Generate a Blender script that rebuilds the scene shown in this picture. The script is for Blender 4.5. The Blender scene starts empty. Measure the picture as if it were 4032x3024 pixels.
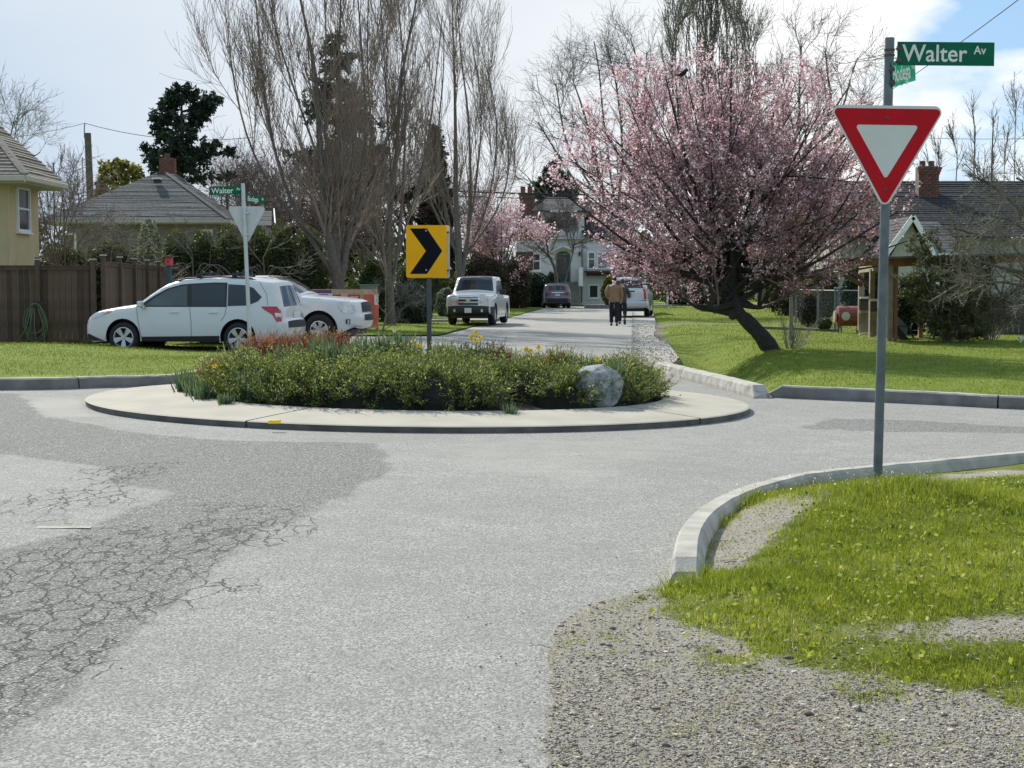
import bpy, bmesh, math, random
import numpy as np
from math import sin, cos, pi, radians, sqrt, atan, tan
from mathutils import Vector, Matrix
from mathutils.geometry import delaunay_2d_cdt

S = bpy.context.scene
COL = S.collection
# ---------------------------------------------------------------- camera
FPX = 6060.0; HZ = 1120.0; CH = 1.5
PITCH = atan((1512 - HZ) / FPX)
cd = bpy.data.cameras.new('camera'); cam = bpy.data.objects.new('camera', cd); COL.objects.link(cam)
cam.location = (0, 0, CH); cam.rotation_euler = (pi/2 - PITCH, 0, 0)
cd.sensor_width = 36; cd.lens = FPX / 4032 * 36; cd.clip_start = .1; cd.clip_end = 3000
S.camera = cam
# ---------------------------------------------------------------- light
SUN_EL = radians(37); SUN_AZ = math.atan2(-.50, .87)      # the sun stands ahead and to the left
sdir = Vector((sin(SUN_AZ)*cos(SUN_EL), cos(SUN_AZ)*cos(SUN_EL), sin(SUN_EL)))
sl = bpy.data.lights.new('sun', 'SUN'); sl.energy = 5.0; sl.angle = radians(.55); sl.color = (1, .94, .83)
so = bpy.data.objects.new('sun', sl); COL.objects.link(so); so.rotation_euler = (-sdir).to_track_quat('-Z', 'Y').to_euler(); so.location = (0, 0, 40)
W = bpy.data.worlds.new('World'); S.world = W; W.use_nodes = True
nt = W.node_tree; nt.nodes.clear()
def N(t, **k):
    n = nt.nodes.new(t)
    for a, b in k.items(): setattr(n, a, b)
    return n
def L(a, b): nt.links.new(a, b)
sky = N('ShaderNodeTexSky', sky_type='NISHITA', sun_disc=False, sun_elevation=SUN_EL, sun_rotation=SUN_AZ, air_density=1.0, dust_density=.3, ozone_density=3.0)
b1 = N('ShaderNodeBackground'); b1.inputs[1].default_value = .10; L(sky.outputs[0], b1.inputs[0])
b1b = N('ShaderNodeBackground'); b1b.inputs[0].default_value = (.38, .62, .90, 1); b1b.inputs[1].default_value = .95; b1m = N('ShaderNodeMixShader'); b1m.inputs[0].default_value = .6; L(b1.outputs[0], b1m.inputs[1]); L(b1b.outputs[0], b1m.inputs[2])
tc = N('ShaderNodeTexCoord'); mp = N('ShaderNodeMapping'); mp.inputs['Scale'].default_value = (1, 1, 2.6); mp.inputs['Location'].default_value = (2.1, -.7, .3)
L(tc.outputs['Generated'], mp.inputs[0])
n1 = N('ShaderNodeTexNoise'); n1.inputs['Scale'].default_value = 5.5; n1.inputs['Detail'].default_value = 9; n1.inputs['Roughness'].default_value = .56; L(mp.outputs[0], n1.inputs[0])
# the veil is thick everywhere except for a break in the cloud to the right (world +x)
sx = N('ShaderNodeSeparateXYZ'); L(tc.outputs['Generated'], sx.inputs[0])
mr = N('ShaderNodeMapRange'); mr.inputs['From Min'].default_value = .955; mr.inputs['From Max'].default_value = .905; mr.inputs['To Min'].default_value = .40; mr.inputs['To Max'].default_value = -.012
# the veil is centred on the bright part of the sky ahead and to the left
dp = N('ShaderNodeVectorMath', operation='DOT_PRODUCT'); dp.inputs[1].default_value = Vector((-.14, .97, .20)).normalized(); L(tc.outputs['Generated'], dp.inputs[0]); L(dp.outputs['Value'], mr.inputs[0])
ad = N('ShaderNodeMath', operation='ADD'); L(n1.outputs[0], ad.inputs[0]); L(mr.outputs[0], ad.inputs[1])
cr = N('ShaderNodeValToRGB'); e = cr.color_ramp.elements; e[0].position = .45; e[0].color = (0, 0, 0, 1); e[1].position = .61; e[1].color = (1, 1, 1, 1); L(ad.outputs[0], cr.inputs[0])
cc = N('ShaderNodeValToRGB'); e = cc.color_ramp.elements
e[0].position = .33; e[0].color = (.97, .975, .97, 1); e[1].position = .88; e[1].color = (.53, .635, .76, 1); q = e.new(.58); q.color = (.71, .76, .81, 1)
n2 = N('ShaderNodeTexNoise'); n2.inputs['Scale'].default_value = 3.0; n2.inputs['Detail'].default_value = 4; L(mp.outputs[0], n2.inputs[0])
mr2 = N('ShaderNodeMapRange'); mr2.inputs['From Min'].default_value = -.34; mr2.inputs['From Max'].default_value = .24; mr2.inputs['To Min'].default_value = .58; mr2.inputs['To Max'].default_value = .03; L(sx.outputs[0], mr2.inputs[0])
a2 = N('ShaderNodeMath', operation='MULTIPLY_ADD'); L(n2.outputs[0], a2.inputs[0]); a2.inputs[1].default_value = .55; L(mr2.outputs[0], a2.inputs[2]); L(a2.outputs[0], cc.inputs[0])
b2 = N('ShaderNodeBackground'); b2.inputs[1].default_value = .96; L(cc.outputs[0], b2.inputs[0])
mx = N('ShaderNodeMixShader'); L(cr.outputs[0], mx.inputs[0]); L(b1m.outputs[0], mx.inputs[1]); L(b2.outputs[0], mx.inputs[2])
wo = N('ShaderNodeOutputWorld'); L(mx.outputs[0], wo.inputs[0])
S.view_settings.view_transform = 'Standard'; S.view_settings.look = 'None'; S.view_settings.exposure = 0.25; S.view_settings.gamma = 1; S.view_settings.use_curve_mapping = False
S.render.engine = 'CYCLES'; S.cycles.max_bounces = 6; S.cycles.diffuse_bounces = 3; S.cycles.transparent_max_bounces = 8

# ---------------------------------------------------------------- photograph geometry -> world metres
_f = Vector((0, cos(PITCH), -sin(PITCH))); _u = Vector((0, sin(PITCH), cos(PITCH)))
def ray(u, v): return _f + Vector(((u-2016)/FPX, 0, 0)) - (v-1512)/FPX*_u
def P(u, v, y):
    d = ray(u, v); t = y/d.y; return Vector((d.x*t, y, CH + d.z*t))
def sm(a, b, x):
    t = np.clip((x-a)/(b-a), 0, 1); return t*t*(3-2*t)
def tz(x, y): return -0.015*np.clip(x, -9, 9)*(1-sm(24, 42, y))
def G(u, v, z=0.):
    h = z; d = ray(u, v)
    for _ in range(6):
        t = (h-CH)/d.z; h = z + float(tz(d.x*t, d.y*t))
    return Vector((d.x*t, d.y*t, h))
def GG(pts, z=0.): return [tuple(G(u, v, z)[:2]) for u, v in pts]

# ---------------------------------------------------------------- tags
def tag(o, label=None, cat=None, group=None, kind=None):
    if label: o['label'] = label
    if cat: o['category'] = cat
    if group: o['group'] = group
    if kind: o['kind'] = kind
    return o
def empty(name, loc, label=None, cat=None, rz=0, group=None):
    o = bpy.data.objects.new(name, None); COL.objects.link(o); o.location = loc; o.rotation_euler.z = rz; o.empty_display_size = .2
    return tag(o, label, cat, group)
def link(name, me, parent=None, loc=None, rz=None):
    o = bpy.data.objects.new(name, me); COL.objects.link(o); o.parent = parent
    if loc is not None: o.location = loc
    if rz is not None: o.rotation_euler.z = rz
    return o
def copy_tree(o, parent=None):
    c = o.copy(); COL.objects.link(c); c.parent = parent
    for ch in o.children: copy_tree(ch, c)
    return c

# ---------------------------------------------------------------- materials
def M(name, col, rough=.7, metal=0., var=.15, scale=6., bump=0., bscale=40., spec=.5, col2=None, coat=0., detail=6):
    m = bpy.data.materials.new(name); m.use_nodes = True; t = m.node_tree; n = t.nodes; p = n['Principled BSDF']
    p.inputs['Roughness'].default_value = rough; p.inputs['Metallic'].default_value = metal
    p.inputs['Specular IOR Level'].default_value = spec
    p.inputs['Coat Weight'].default_value = coat; p.inputs['Coat Roughness'].default_value = .05
    tcn = n.new('ShaderNodeTexCoord')
    ns = n.new('ShaderNodeTexNoise'); ns.inputs['Scale'].default_value = scale; ns.inputs['Detail'].default_value = detail; t.links.new(tcn.outputs['Object'], ns.inputs[0])
    rp = n.new('ShaderNodeValToRGB'); e = rp.color_ramp.elements; e[0].position = .3; e[1].position = .7
    c2 = col2 or tuple(min(1, c*(1+var)) for c in col); c1 = col if col2 else tuple(c*(1-var) for c in col)
    e[0].color = (*c1, 1); e[1].color = (*c2, 1)
    t.links.new(ns.outputs[0], rp.inputs[0]); t.links.new(rp.outputs[0], p.inputs['Base Color'])
    if bump:
        nb = n.new('ShaderNodeTexNoise'); nb.inputs['Scale'].default_value = bscale; nb.inputs['Detail'].default_value = 5; t.links.new(tcn.outputs['Object'], nb.inputs[0])
        bp = n.new('ShaderNodeBump'); bp.inputs['Strength'].default_value = bump; bp.inputs['Distance'].default_value = .01
        t.links.new(nb.outputs[0], bp.inputs['Height']); t.links.new(bp.outputs[0], p.inputs['Normal'])
    return m
def MF(name, cols, trans=.3, rough=.6):
    """foliage: colour picked per leaf from the 'tint' attribute, part of the light passes through"""
    m = bpy.data.materials.new(name); m.use_nodes = True; t = m.node_tree; n = t.nodes; p = n['Principled BSDF']
    at = n.new('ShaderNodeAttribute'); at.attribute_name = 'tint'
    rp = n.new('ShaderNodeValToRGB'); rp.color_ramp.interpolation = 'LINEAR'; e = rp.color_ramp.elements
    e[0].position = 0; e[1].position = 1; e[0].color = (*cols[0], 1); e[1].color = (*cols[-1], 1)
    for i, c in enumerate(cols[1:-1]): q = e.new((i+1)/(len(cols)-1)); q.color = (*c, 1)
    t.links.new(at.outputs['Fac'], rp.inputs[0]); t.links.new(rp.outputs[0], p.inputs['Base Color']); p.inputs['Roughness'].default_value = rough; p.inputs['Specular IOR Level'].default_value = .3
    if trans:
        tr = n.new('ShaderNodeBsdfTranslucent'); t.links.new(rp.outputs[0], tr.inputs[0]); ms = n.new('ShaderNodeMixShader'); ms.inputs[0].default_value = trans
        t.links.new(p.outputs[0], ms.inputs[1]); t.links.new(tr.outputs[0], ms.inputs[2]); t.links.new(ms.outputs[0], n['Material Output'].inputs[0])
    return m

MAT = {}
MAT['steel'] = M('galvanised_steel', (.13, .15, .155), .5, .35, .25, 9, .15, 60)
MAT['steel_light'] = M('weathered_aluminium', (.52, .54, .54), .5, .2, .12, 5, .05)
MAT['steel_dark'] = M('dark_post_paint', (.075, .08, .08), .6, .1, .2, 8)
MAT['sign_white'] = M('sign_white', (.62, .63, .57), .6, 0, .06, 4)
MAT['sign_red'] = M('sign_red', (.47, .004, .012), .6, 0, .10, 4, spec=.2)
MAT['sign_green'] = M('sign_green', (.0, .115, .06), .6, 0, .15, 5, spec=.2)
MAT['sign_green_lit'] = MF('sign_green_backlit', [(.05, .50, .36), (.06, .55, .40)], .55)  # brighter translucent green: sun behind the blade put into the colour
MAT['sign_yellow'] = M('sign_yellow', (1.0, .46, .01), .6, 0, .07, 5, spec=.15)
MAT['sign_black'] = M('sign_black', (.006, .008, .012), .6, 0, .2, 5, spec=.1)
MAT['letter'] = M('sign_lettering', (.72, .73, .66), .4, 0, .05, 5)
MAT['rust'] = M('rusty_bolt', (.12, .08, .06), .7, .4, .3, 60)
MAT['concrete'] = M('kerb_concrete', (.37, .355, .31), .9, 0, .26, 5, .35, 70)
MAT['island_concrete'] = M('island_concrete', (.36, .335, .275), .9, 0, .12, 1.6, .3, 90)
MAT['rim_face'] = M('shaded_rim_concrete', (.10, .095, .085), .9, 0, .35, 5, .4, 50)  # shade on the outer rim face, put into the concrete colour
MAT['concrete_face'] = M('shaded_kerb_concrete', (.19, .18, .165), .9, 0, .25, 4.5, .5, 50)  # darker copy for the kerb sides, their shade put into the colour
MAT['tyre'] = M('tyre_rubber', (.018, .018, .019), .85, 0, .2, 10)
MAT['rim'] = M('alloy_rim', (.55, .56, .58), .35, .6, .08, 10)
MAT['blackplastic'] = M('black_plastic', (.02, .021, .023), .6, 0, .2, 10)
MAT['glass'] = M('dark_car_glass', (.012, .016, .018), .05, 0, .2, 2, spec=.7)
MAT['glass_clear'] = M('grey_car_glass', (.07, .085, .08), .06, 0, .35, 1.5, spec=.6)
MAT['winglass'] = M('house_window_glass', (.03, .035, .04), .08, 0, .5, .8, spec=.8)
MAT['car_white'] = M('white_car_paint', (.62, .63, .63), .28, 0, .02, 2, coat=.7)
MAT['car_silver'] = M('silver_car_paint', (.48, .50, .52), .32, .25, .03, 2, coat=.7)
MAT['car_pale'] = M('pale_silver_car_paint', (.58, .60, .62), .32, .15, .03, 2, coat=.7)
MAT['car_grey'] = M('grey_car_paint', (.12, .125, .14), .32, .4, .04, 2, coat=.7)
MAT['red_lens'] = M('red_lens', (.45, .01, .02), .2, 0, .25, 20, coat=.5)
MAT['clear_lens'] = M('clear_lens', (.55, .56, .54), .15, .3, .25, 25, coat=.6)
MAT['amber_lens'] = M('amber_lens', (.6, .2, .03), .2, 0, .2, 20)
MAT['chrome'] = M('chrome', (.6, .6, .6), .2, .9, .1, 10)
MAT['bark'] = M('bark', (.14, .12, .10), .95, 0, .35, 12, .8, 30)
MAT['bark_dark'] = M('dark_bark', (.03, .026, .024), .95, 0, .4, 12, .9, 30)
MAT['bark_grey'] = M('grey_bark', (.125, .107, .09), .95, 0, .3, 10, .8, 25)
MAT['twig'] = M('twig_bark', (.25, .195, .155), .9, 0, .3, 1.5)
MAT['twig_pale'] = M('pale_twig_bark', (.20, .18, .145), .9, 0, .3, 1.5)
MAT['twig_grey'] = M('grey_twig_bark', (.13, .12, .105), .9, 0, .3, 1.5)
MAT['twig_red'] = M('reddish_twig_bark', (.15, .10, .09), .9, 0, .3, 1.2)
MAT['fence'] = M('brown_fence_board', (.085, .052, .034), .85, 0, .35, 3, .4, 25)
MAT['fence_grey'] = M('grey_fence_board', (.09, .075, .065), .85, 0, .3, 3, .4, 25)
MAT['timber'] = M('cedar_timber', (.30, .15, .07), .8, 0, .3, 4, .3, 30)
MAT['timber_pale'] = M('weathered_timber', (.30, .24, .17), .85, 0, .25, 4, .3, 30)
MAT['stucco_cream'] = M('cream_stucco', (.52, .41, .24), .95, 0, .08, 2, .5, 40)
MAT['stucco_white'] = M('white_stucco', (.60, .60, .59), .95, 0, .06, 2, .4, 30)
MAT['siding_grey'] = M('taupe_siding', (.22, .205, .17), .9, 0, .1, 3)
MAT['siding_cream'] = M('cream_siding', (.40, .39, .32), .9, 0, .08, 3)
MAT['trim'] = M('white_trim', (.72, .72, .70), .6, 0, .05, 3)
MAT['trim_beige'] = M('beige_gutter', (.45, .42, .33), .6, 0, .06, 3)
MAT['shingle'] = M('grey_shingle', (.05, .053, .057), .95, 0, .35, 7, .4, 20, spec=.08)
MAT['shingle_b'] = M('blue_grey_shingle', (.125, .13, .13), .95, 0, .3, 9, .4, 20, spec=.08)
MAT['shingle_c'] = M('pale_shingle', (.11, .11, .11), .95, 0, .3, 8, .4, 20, spec=.08)
MAT['shingle_tan'] = M('tan_grey_shingle', (.24, .21, .18), .95, 0, .25, 7, .4, 20, spec=.08)
MAT['brick'] = M('red_brick', (.17, .07, .05), .9, 0, .4, 14, .4, 30)
MAT['brick_dark'] = M('dark_brick', (.11, .06, .045), .9, 0, .4, 14, .4, 30)
MAT['mortar'] = M('mortar', (.16, .13, .11), .95, 0, .2, 10)
MAT['rock'] = M('boulder_rock', (.09, .11, .115), .85, 0, .5, 2.4, .8, 9, col2=(.38, .39, .375), detail=12)
MAT['soil'] = M('dark_soil', (.035, .026, .02), .95, 0, .5, 14, 1., 40)
MAT['wire'] = M('wire', (.03, .03, .035), .7)
MAT['orange_mesh'] = M('orange_plastic_mesh', (.75, .10, .025), .6, 0, .15, 6)
MAT['paper'] = M('notice_paper', (.72, .66, .66), .6, 0, .06, 4)
MAT['teal'] = M('teal_door_paint', (.012, .05, .05), .5)
MAT['hose'] = M('green_hose', (.10, .14, .06), .5, 0, .2, 8)
MAT['jacket'] = M('tan_jacket', (.24, .145, .075), .9, 0, .15, 6, .3, 30)
MAT['jacket_olive'] = M('olive_coat', (.06, .055, .04), .9, 0, .15, 6)
MAT['trouser'] = M('dark_trousers', (.008, .009, .014), .9, 0, .2, 6)
MAT['skin'] = M('skin', (.45, .27, .19), .6)
MAT['hair'] = M('dark_hair', (.015, .012, .014), .8)
MAT['shoe'] = M('dark_shoe', (.015, .014, .013), .7)
MAT['petal'] = M('yellow_petal', (.95, .68, .03), .6, 0, .1, 20)
MAT['petal_white'] = M('cream_petal', (.85, .82, .6), .6, 0, .1, 20)
MAT['rustred'] = M('rusty_red_steel', (.22, .06, .04), .7, .1, .3, 8)
MAT['paintworn'] = M('worn_road_paint', (.34, .33, .29), .9, 0, .3, 8)
MAT['twig_mauve'] = M('mauve_twig_bark', (.20, .145, .13), .9, 0, .3, 1.5)
MAT['plate_green'] = M('plate_print', (.30, .42, .38), .5, 0, .2, 20)
MAT['fence_b'] = M('brown_fence_board_pale', (.105, .066, .042), .85, 0, .35, 3, .4, 25)
MAT['fence_c'] = M('brown_fence_board_dark', (.06, .038, .025), .85, 0, .35, 3, .4, 25)
MAT['bayglass'] = M('bay_window_glass', (.20, .25, .28), .1, 0, .5, .5, spec=.8)
MAT['timber_dark'] = M('dark_brown_timber', (.07, .045, .035), .85, 0, .2, 3)
MAT['timber_grey'] = M('grey_timber', (.20, .185, .16), .9, 0, .2, 3)
MAT['timber_new'] = M('new_lumber', (.50, .34, .22), .8, 0, .15, 4)
MAT['trim_weather'] = M('weathered_cap', (.40, .38, .34), .8, 0, .2, 5)
MAT['teal_post'] = M('teal_post_paint', (.04, .12, .13), .8, 0, .2, 5)
MAT['red_box'] = M('red_box_paint', (.60, .08, .09), .7, 0, .15, 8)
MAT['utility_grey'] = M('grey_green_enamel', (.20, .23, .22), .5, .1, .1, 4)
MAT['pink_paper'] = M('pink_notice', (.72, .38, .38), .7, 0, .1, 6)
MAT['purple_print'] = M('purple_print', (.14, .06, .20), .7, 0, .1, 6)
MAT['leaf_green'] = MF('evergreen_leaf', [(.02, .032, .010), (.07, .09, .018), (.12, .20, .03), (.27, .35, .06), (.55, .52, .18)], .4)
MAT['leaf_conifer'] = MF('conifer_needles', [(.014, .028, .018), (.032, .055, .034), (.06, .085, .05)], .15)
MAT['leaf_cypress'] = MF('bronze_cypress_needles', [(.03, .028, .015), (.055, .045, .022), (.08, .06, .03)], .15)
MAT['leaf_hedge'] = MF('cedar_hedge_foliage', [(.024, .036, .012), (.055, .075, .02), (.10, .125, .03), (.17, .18, .05)], .25)
MAT['leaf_magnolia'] = MF('yellow_green_leaf', [(.05, .06, .012), (.14, .14, .02), (.30, .26, .04), (.5, .48, .3)], .4)
MAT['leaf_red'] = MF('red_new_growth', [(.07, .035, .02), (.20, .08, .035), (.45, .11, .04), (.52, .22, .09), (.26, .24, .08)], .35)
MAT['leaf_strap'] = MF('blue_green_strap_leaf', [(.03, .06, .03), (.07, .12, .055), (.12, .18, .08), (.32, .36, .18)], .35)
MAT['blossom'] = MF('pink_blossom', [(.16, .07, .06), (.50, .25, .285), (.77, .48, .53), (.88, .66, .70), (.93, .81, .83)], .5)
MAT['leaf_olive'] = MF('olive_shrub_leaf', [(.045, .055, .018), (.10, .11, .035), (.17, .17, .06)], .3)
MAT['leaf_pale'] = MF('pale_shrub_leaf', [(.10, .12, .07), (.20, .22, .14), (.4, .42, .3)], .35)
MAT['grass'] = MF('grass_blade', [(.10, .14, .014), (.22, .28, .022), (.37, .40, .05), (.62, .56, .28)], .5)
MAT['grass_far'] = MF('lawn_blade', [(.10, .15, .016), (.17, .22, .024), (.24, .28, .035), (.33, .34, .08)], .35)
MAT['chips'] = MF('wood_chip', [(.10, .065, .04), (.24, .17, .11), (.42, .34, .24), (.62, .55, .42)], 0, .9)
MAT['stone'] = MF('gravel_stone', [(.13, .118, .10), (.32, .29, .245), (.50, .46, .39), (.80, .75, .66)], 0, .9)
MAT['shrubcore'] = M('shrub_inner_foliage', (.010, .013, .006), .95, 0, .4, 12, 1., 20)  # near-black solid core, added to stop daylight showing through the shrubs

# ---------------------------------------------------------------- mesh helpers
class MB:
    def __init__(s): s.v = []; s.f = []; s.m = []; s.mats = []
    def mi(s, mat):
        if mat not in s.mats: s.mats.append(mat)
        return s.mats.index(mat)
    def add(s, vs, fs, mat):
        k = len(s.v); s.v += [tuple(v) for v in vs]; i = s.mi(mat)
        for f in fs: s.f.append([a+k for a in f]); s.m.append(i)
    def box(s, c, size, mat, R=None):
        x, y, z = size[0]/2, size[1]/2, size[2]/2; c = Vector(c)
        vs = [Vector((a*x, b*y, d*z)) for a in (-1, 1) for b in (-1, 1) for d in (-1, 1)]
        if R is not None: vs = [R @ v for v in vs]
        s.add([c+v for v in vs], [(0, 1, 3, 2), (4, 6, 7, 5), (0, 4, 5, 1), (2, 3, 7, 6), (0, 2, 6, 4), (1, 5, 7, 3)], mat)
    def beam(s, a, b, w, h, mat, up=Vector((0, 0, 1))):
        a = Vector(a); b = Vector(b); d = (b-a); L_ = d.length; d.normalize()
        sdir_ = d.cross(up)
        if sdir_.length < 1e-4: sdir_ = Vector((1, 0, 0))
        sdir_.normalize(); uu = sdir_.cross(d)
        R = Matrix((d, sdir_, uu)).transposed()
        s.box((a+b)/2, (L_, w, h), mat, R)
    def tube(s, pts, rad, mat, n=8, cap=True):
        pts = [Vector(p) for p in pts]; rr = rad if hasattr(rad, '__len__') else [rad]*len(pts); vs = []; fs = []
        ref = None
        for i, p in enumerate(pts):
            d = (pts[min(i+1, len(pts)-1)]-pts[max(i-1, 0)]).normalized()
            if ref is None: ref = d.orthogonal().normalized()
            ref = (ref - d*ref.dot(d)).normalized(); b = d.cross(ref)
            for k in range(n):
                a = 2*pi*k/n; vs.append(p+(ref*cos(a)+b*sin(a))*rr[i])
        for i in range(len(pts)-1):
            for k in range(n): fs.append((i*n+k, i*n+(k+1) % n, (i+1)*n+(k+1) % n, (i+1)*n+k))
        if cap: fs.append(tuple(range(n-1, -1, -1))); fs.append(tuple((len(pts)-1)*n+k for k in range(n)))
        s.add(vs, fs, mat)
    def lathe(s, prof, mat, n=20, axis='z', c=(0, 0, 0)):
        vs = []; fs = []; c = Vector(c)
        for r, h in prof:
            for k in range(n):
                a = 2*pi*k/n; v = (r*cos(a), r*sin(a), h)
                if axis == 'y': v = (v[0], v[2], v[1])
                if axis == 'x': v = (v[2], v[0], v[1])
                vs.append(c+Vector(v))
        for i in range(len(prof)-1):
            for k in range(n): fs.append((i*n+k, i*n+(k+1) % n, (i+1)*n+(k+1) % n, (i+1)*n+k))
        s.add(vs, fs, mat)
    def prism(s, poly, n, h, mat, o=Vector((0, 0, 0))):
        """extrude a list of 3-D points along vector n*h"""
        k = len(poly); n = Vector(n)*h; o = Vector(o); vs = [Vector(p)+o for p in poly]; vs += [p+n for p in vs]
        fs = [tuple(range(k-1, -1, -1)), tuple(range(k, 2*k))]+[(i, (i+1) % k, k+(i+1) % k, k+i) for i in range(k)]
        s.add(vs, fs, mat)
    def build(s, name, parent=None, smooth=False, bevel=0, loc=None, rz=None):
        me = bpy.data.meshes.new(name); me.from_pydata(s.v, [], s.f)
        for m in s.mats: me.materials.append(MAT[m] if isinstance(m, str) else m)
        me.polygons.foreach_set('material_index', s.m)
        if smooth: me.polygons.foreach_set('use_smooth', [True]*len(s.f))
        me.update()
        bm = bmesh.new(); bm.from_mesh(me); bmesh.ops.recalc_face_normals(bm, faces=bm.faces)
        if bevel: bmesh.ops.bevel(bm, geom=bm.edges[:], offset=bevel, segments=1, affect='EDGES')
        bm.to_mesh(me); bm.free()
        return link(name, me, parent, loc, rz)
def npmesh(name, V, F, mats, tint=None, mi=None, smooth=False):
    """V (n,3), F (m,k) arrays"""
    me = bpy.data.meshes.new(name); n, (m, k) = len(V), F.shape
    me.vertices.add(n); me.vertices.foreach_set('co', np.ascontiguousarray(V, dtype=np.float32).ravel())
    me.loops.add(m*k); me.loops.foreach_set('vertex_index', np.ascontiguousarray(F, dtype=np.int32).ravel())
    me.polygons.add(m); me.polygons.foreach_set('loop_start', np.arange(0, m*k, k, dtype=np.int32)); me.polygons.foreach_set('loop_total', np.full(m, k, dtype=np.int32))
    for a in mats: me.materials.append(MAT[a] if isinstance(a, str) else a)
    if mi is not None: me.polygons.foreach_set('material_index', mi.astype(np.int32))
    if smooth: me.polygons.foreach_set('use_smooth', np.ones(m, dtype=bool))
    me.update(calc_edges=True)
    if tint is not None:
        at = me.attributes.new('tint', 'FLOAT', 'POINT'); at.data.foreach_set('value', tint.astype(np.float32))
    return me
def merge(parts):
    Vs = []; Fs = []; k = 0
    for V, F in parts: Vs.append(V); Fs.append(F+k); k += len(V)
    return np.concatenate(Vs), np.concatenate(Fs)
def blocked(poly, spacing, boundary_step=None, extra=None, inner=None):
    """triangulate a 2-D polygon with interior grid points"""
    bp = []
    bs = boundary_step or spacing
    for i in range(len(poly)):
        a = Vector(poly[i]); b = Vector(poly[(i+1) % len(poly)]); k = max(1, int((b-a).length/bs))
        for j in range(k): bp.append(tuple(a+(b-a)*j/k))
    pa = np.array(bp); x0, y0 = pa.min(0); x1, y1 = pa.max(0)
    gx, gy = np.meshgrid(np.arange(x0+spacing/2, x1, spacing), np.arange(y0+spacing/2, y1, spacing)); q = np.c_[gx.ravel(), gy.ravel()]
    q = q + (np.random.RandomState(1).rand(*q.shape)-.5)*spacing*.2
    if extra is not None: q = np.r_[q, extra]
    ins = inpoly(q, pa); q = q[ins]
    allp = [Vector(p) for p in bp]+[Vector(p) for p in q]; n = len(bp)
    r = delaunay_2d_cdt(allp, [], [list(range(n))], 1, 1e-5)
    return np.array([tuple(v) for v in r[0]]), np.array([f for f in r[2] if len(f) == 3])
def inpoly(q, pa):
    x, y = q[:, 0], q[:, 1]; c = np.zeros(len(q), bool); n = len(pa); j = n-1
    for i in range(n):
        xi, yi = pa[i]; xj, yj = pa[j]
        if yi != yj: c ^= ((yi > y) != (yj > y)) & (x < (xj-xi)*(y-yi)/(yj-yi)+xi)
        j = i
    return c
def noise2(x, y, seed=0, freq=1.):
    """cheap smooth value noise built from sines"""
    r = np.random.RandomState(seed); s = 0
    for i in range(5):
        a = r.rand()*2*pi; f = freq*(.6+r.rand()*1.4); s = s+np.sin((x*cos(a)+y*sin(a))*f+r.rand()*6.28+.8*np.sin((x*sin(a)-y*cos(a))*f*.7+r.rand()*6))
    return s/5

# ---------------------------------------------------------------- plants
def nrm(a): return a/np.maximum(np.linalg.norm(a, axis=-1, keepdims=True), 1e-9)
def curves(pos, d, L_, N_, up, wob, rng, spread=None):
    B = len(pos); out = np.zeros((B, N_, 3)); out[:, 0] = pos; d = nrm(d); step = (L_/(N_-1))[:, None]
    for i in range(1, N_):
        d = nrm(d+np.array([0, 0, 1.])*up+rng.randn(B, 3)*wob); out[:, i] = out[:, i-1]+d*step
    return out
def grow(par, prad, n, t0, t1, ang, asd, L0, Lsd, up, wob, rng, N_=5, rk=.6, rtip=.004, shrink=.5, keep=None, fan=None):
    B, Np, _ = par.shape; seg = np.linalg.norm(np.diff(par, axis=1), axis=2).sum(1)
    idx = rng.choice(B, n, p=seg/seg.sum()); t = t0+(t1-t0)*rng.rand(n); ft = t*(Np-1); i = np.minimum(ft.astype(int), Np-2); fr = (ft-i)[:, None]
    a, b = par[idx, i], par[idx, i+1]; pos = a+(b-a)*fr; tan_ = nrm(b-a); r0 = prad[idx, i]*(1-fr[:, 0])+prad[idx, i+1]*fr[:, 0]
    perp = rng.randn(n, 3); perp = nrm(perp-tan_*(perp*tan_).sum(1, keepdims=True))
    an = np.radians(ang+asd*rng.randn(n))[:, None]; d = tan_*np.cos(an)+perp*np.sin(an)
    L_ = L0*(1-shrink*t)*np.clip(1+Lsd*rng.randn(n), .3, 2)
    if fan is not None: L_ = L_*fan(pos)
    c = curves(pos, d, L_, N_, up, wob, rng)
    rs = np.minimum(r0*rk, .5); rad = rs[:, None]+(np.minimum(rtip, rs)[:, None]-rs[:, None])*np.linspace(0, 1, N_)[None]**.8
    if keep is not None:
        k = keep(c[:, -1]); c = c[k]; rad = rad[k]
    return c, rad
def tubes(c, rad, n=3):
    B, N_, _ = c.shape; tan_ = np.zeros_like(c); tan_[:, 1:-1] = c[:, 2:]-c[:, :-2]; tan_[:, 0] = c[:, 1]-c[:, 0]; tan_[:, -1] = c[:, -1]-c[:, -2]; tan_ = nrm(tan_)
    ref = np.where(np.abs(tan_[..., 2:3]) < .9, np.array([0, 0, 1.]), np.array([1., 0, 0])); a = nrm(np.cross(tan_, ref)); b = np.cross(tan_, a)
    th = np.arange(n)*2*pi/n; V = c[:, :, None]+(a[:, :, None]*np.cos(th)[:, None]+b[:, :, None]*np.sin(th)[:, None])*rad[:, :, None, None]
    base = (np.arange(B)*N_*n)[:, None, None]+(np.arange(N_-1)*n)[None, :, None]; k = np.arange(n)[None, None]; k2 = (k+1) % n
    F = np.stack([base+k, base+k2, base+n+k2, base+n+k], -1).reshape(-1, 4)
    return V.reshape(-1, 3), F
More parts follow.
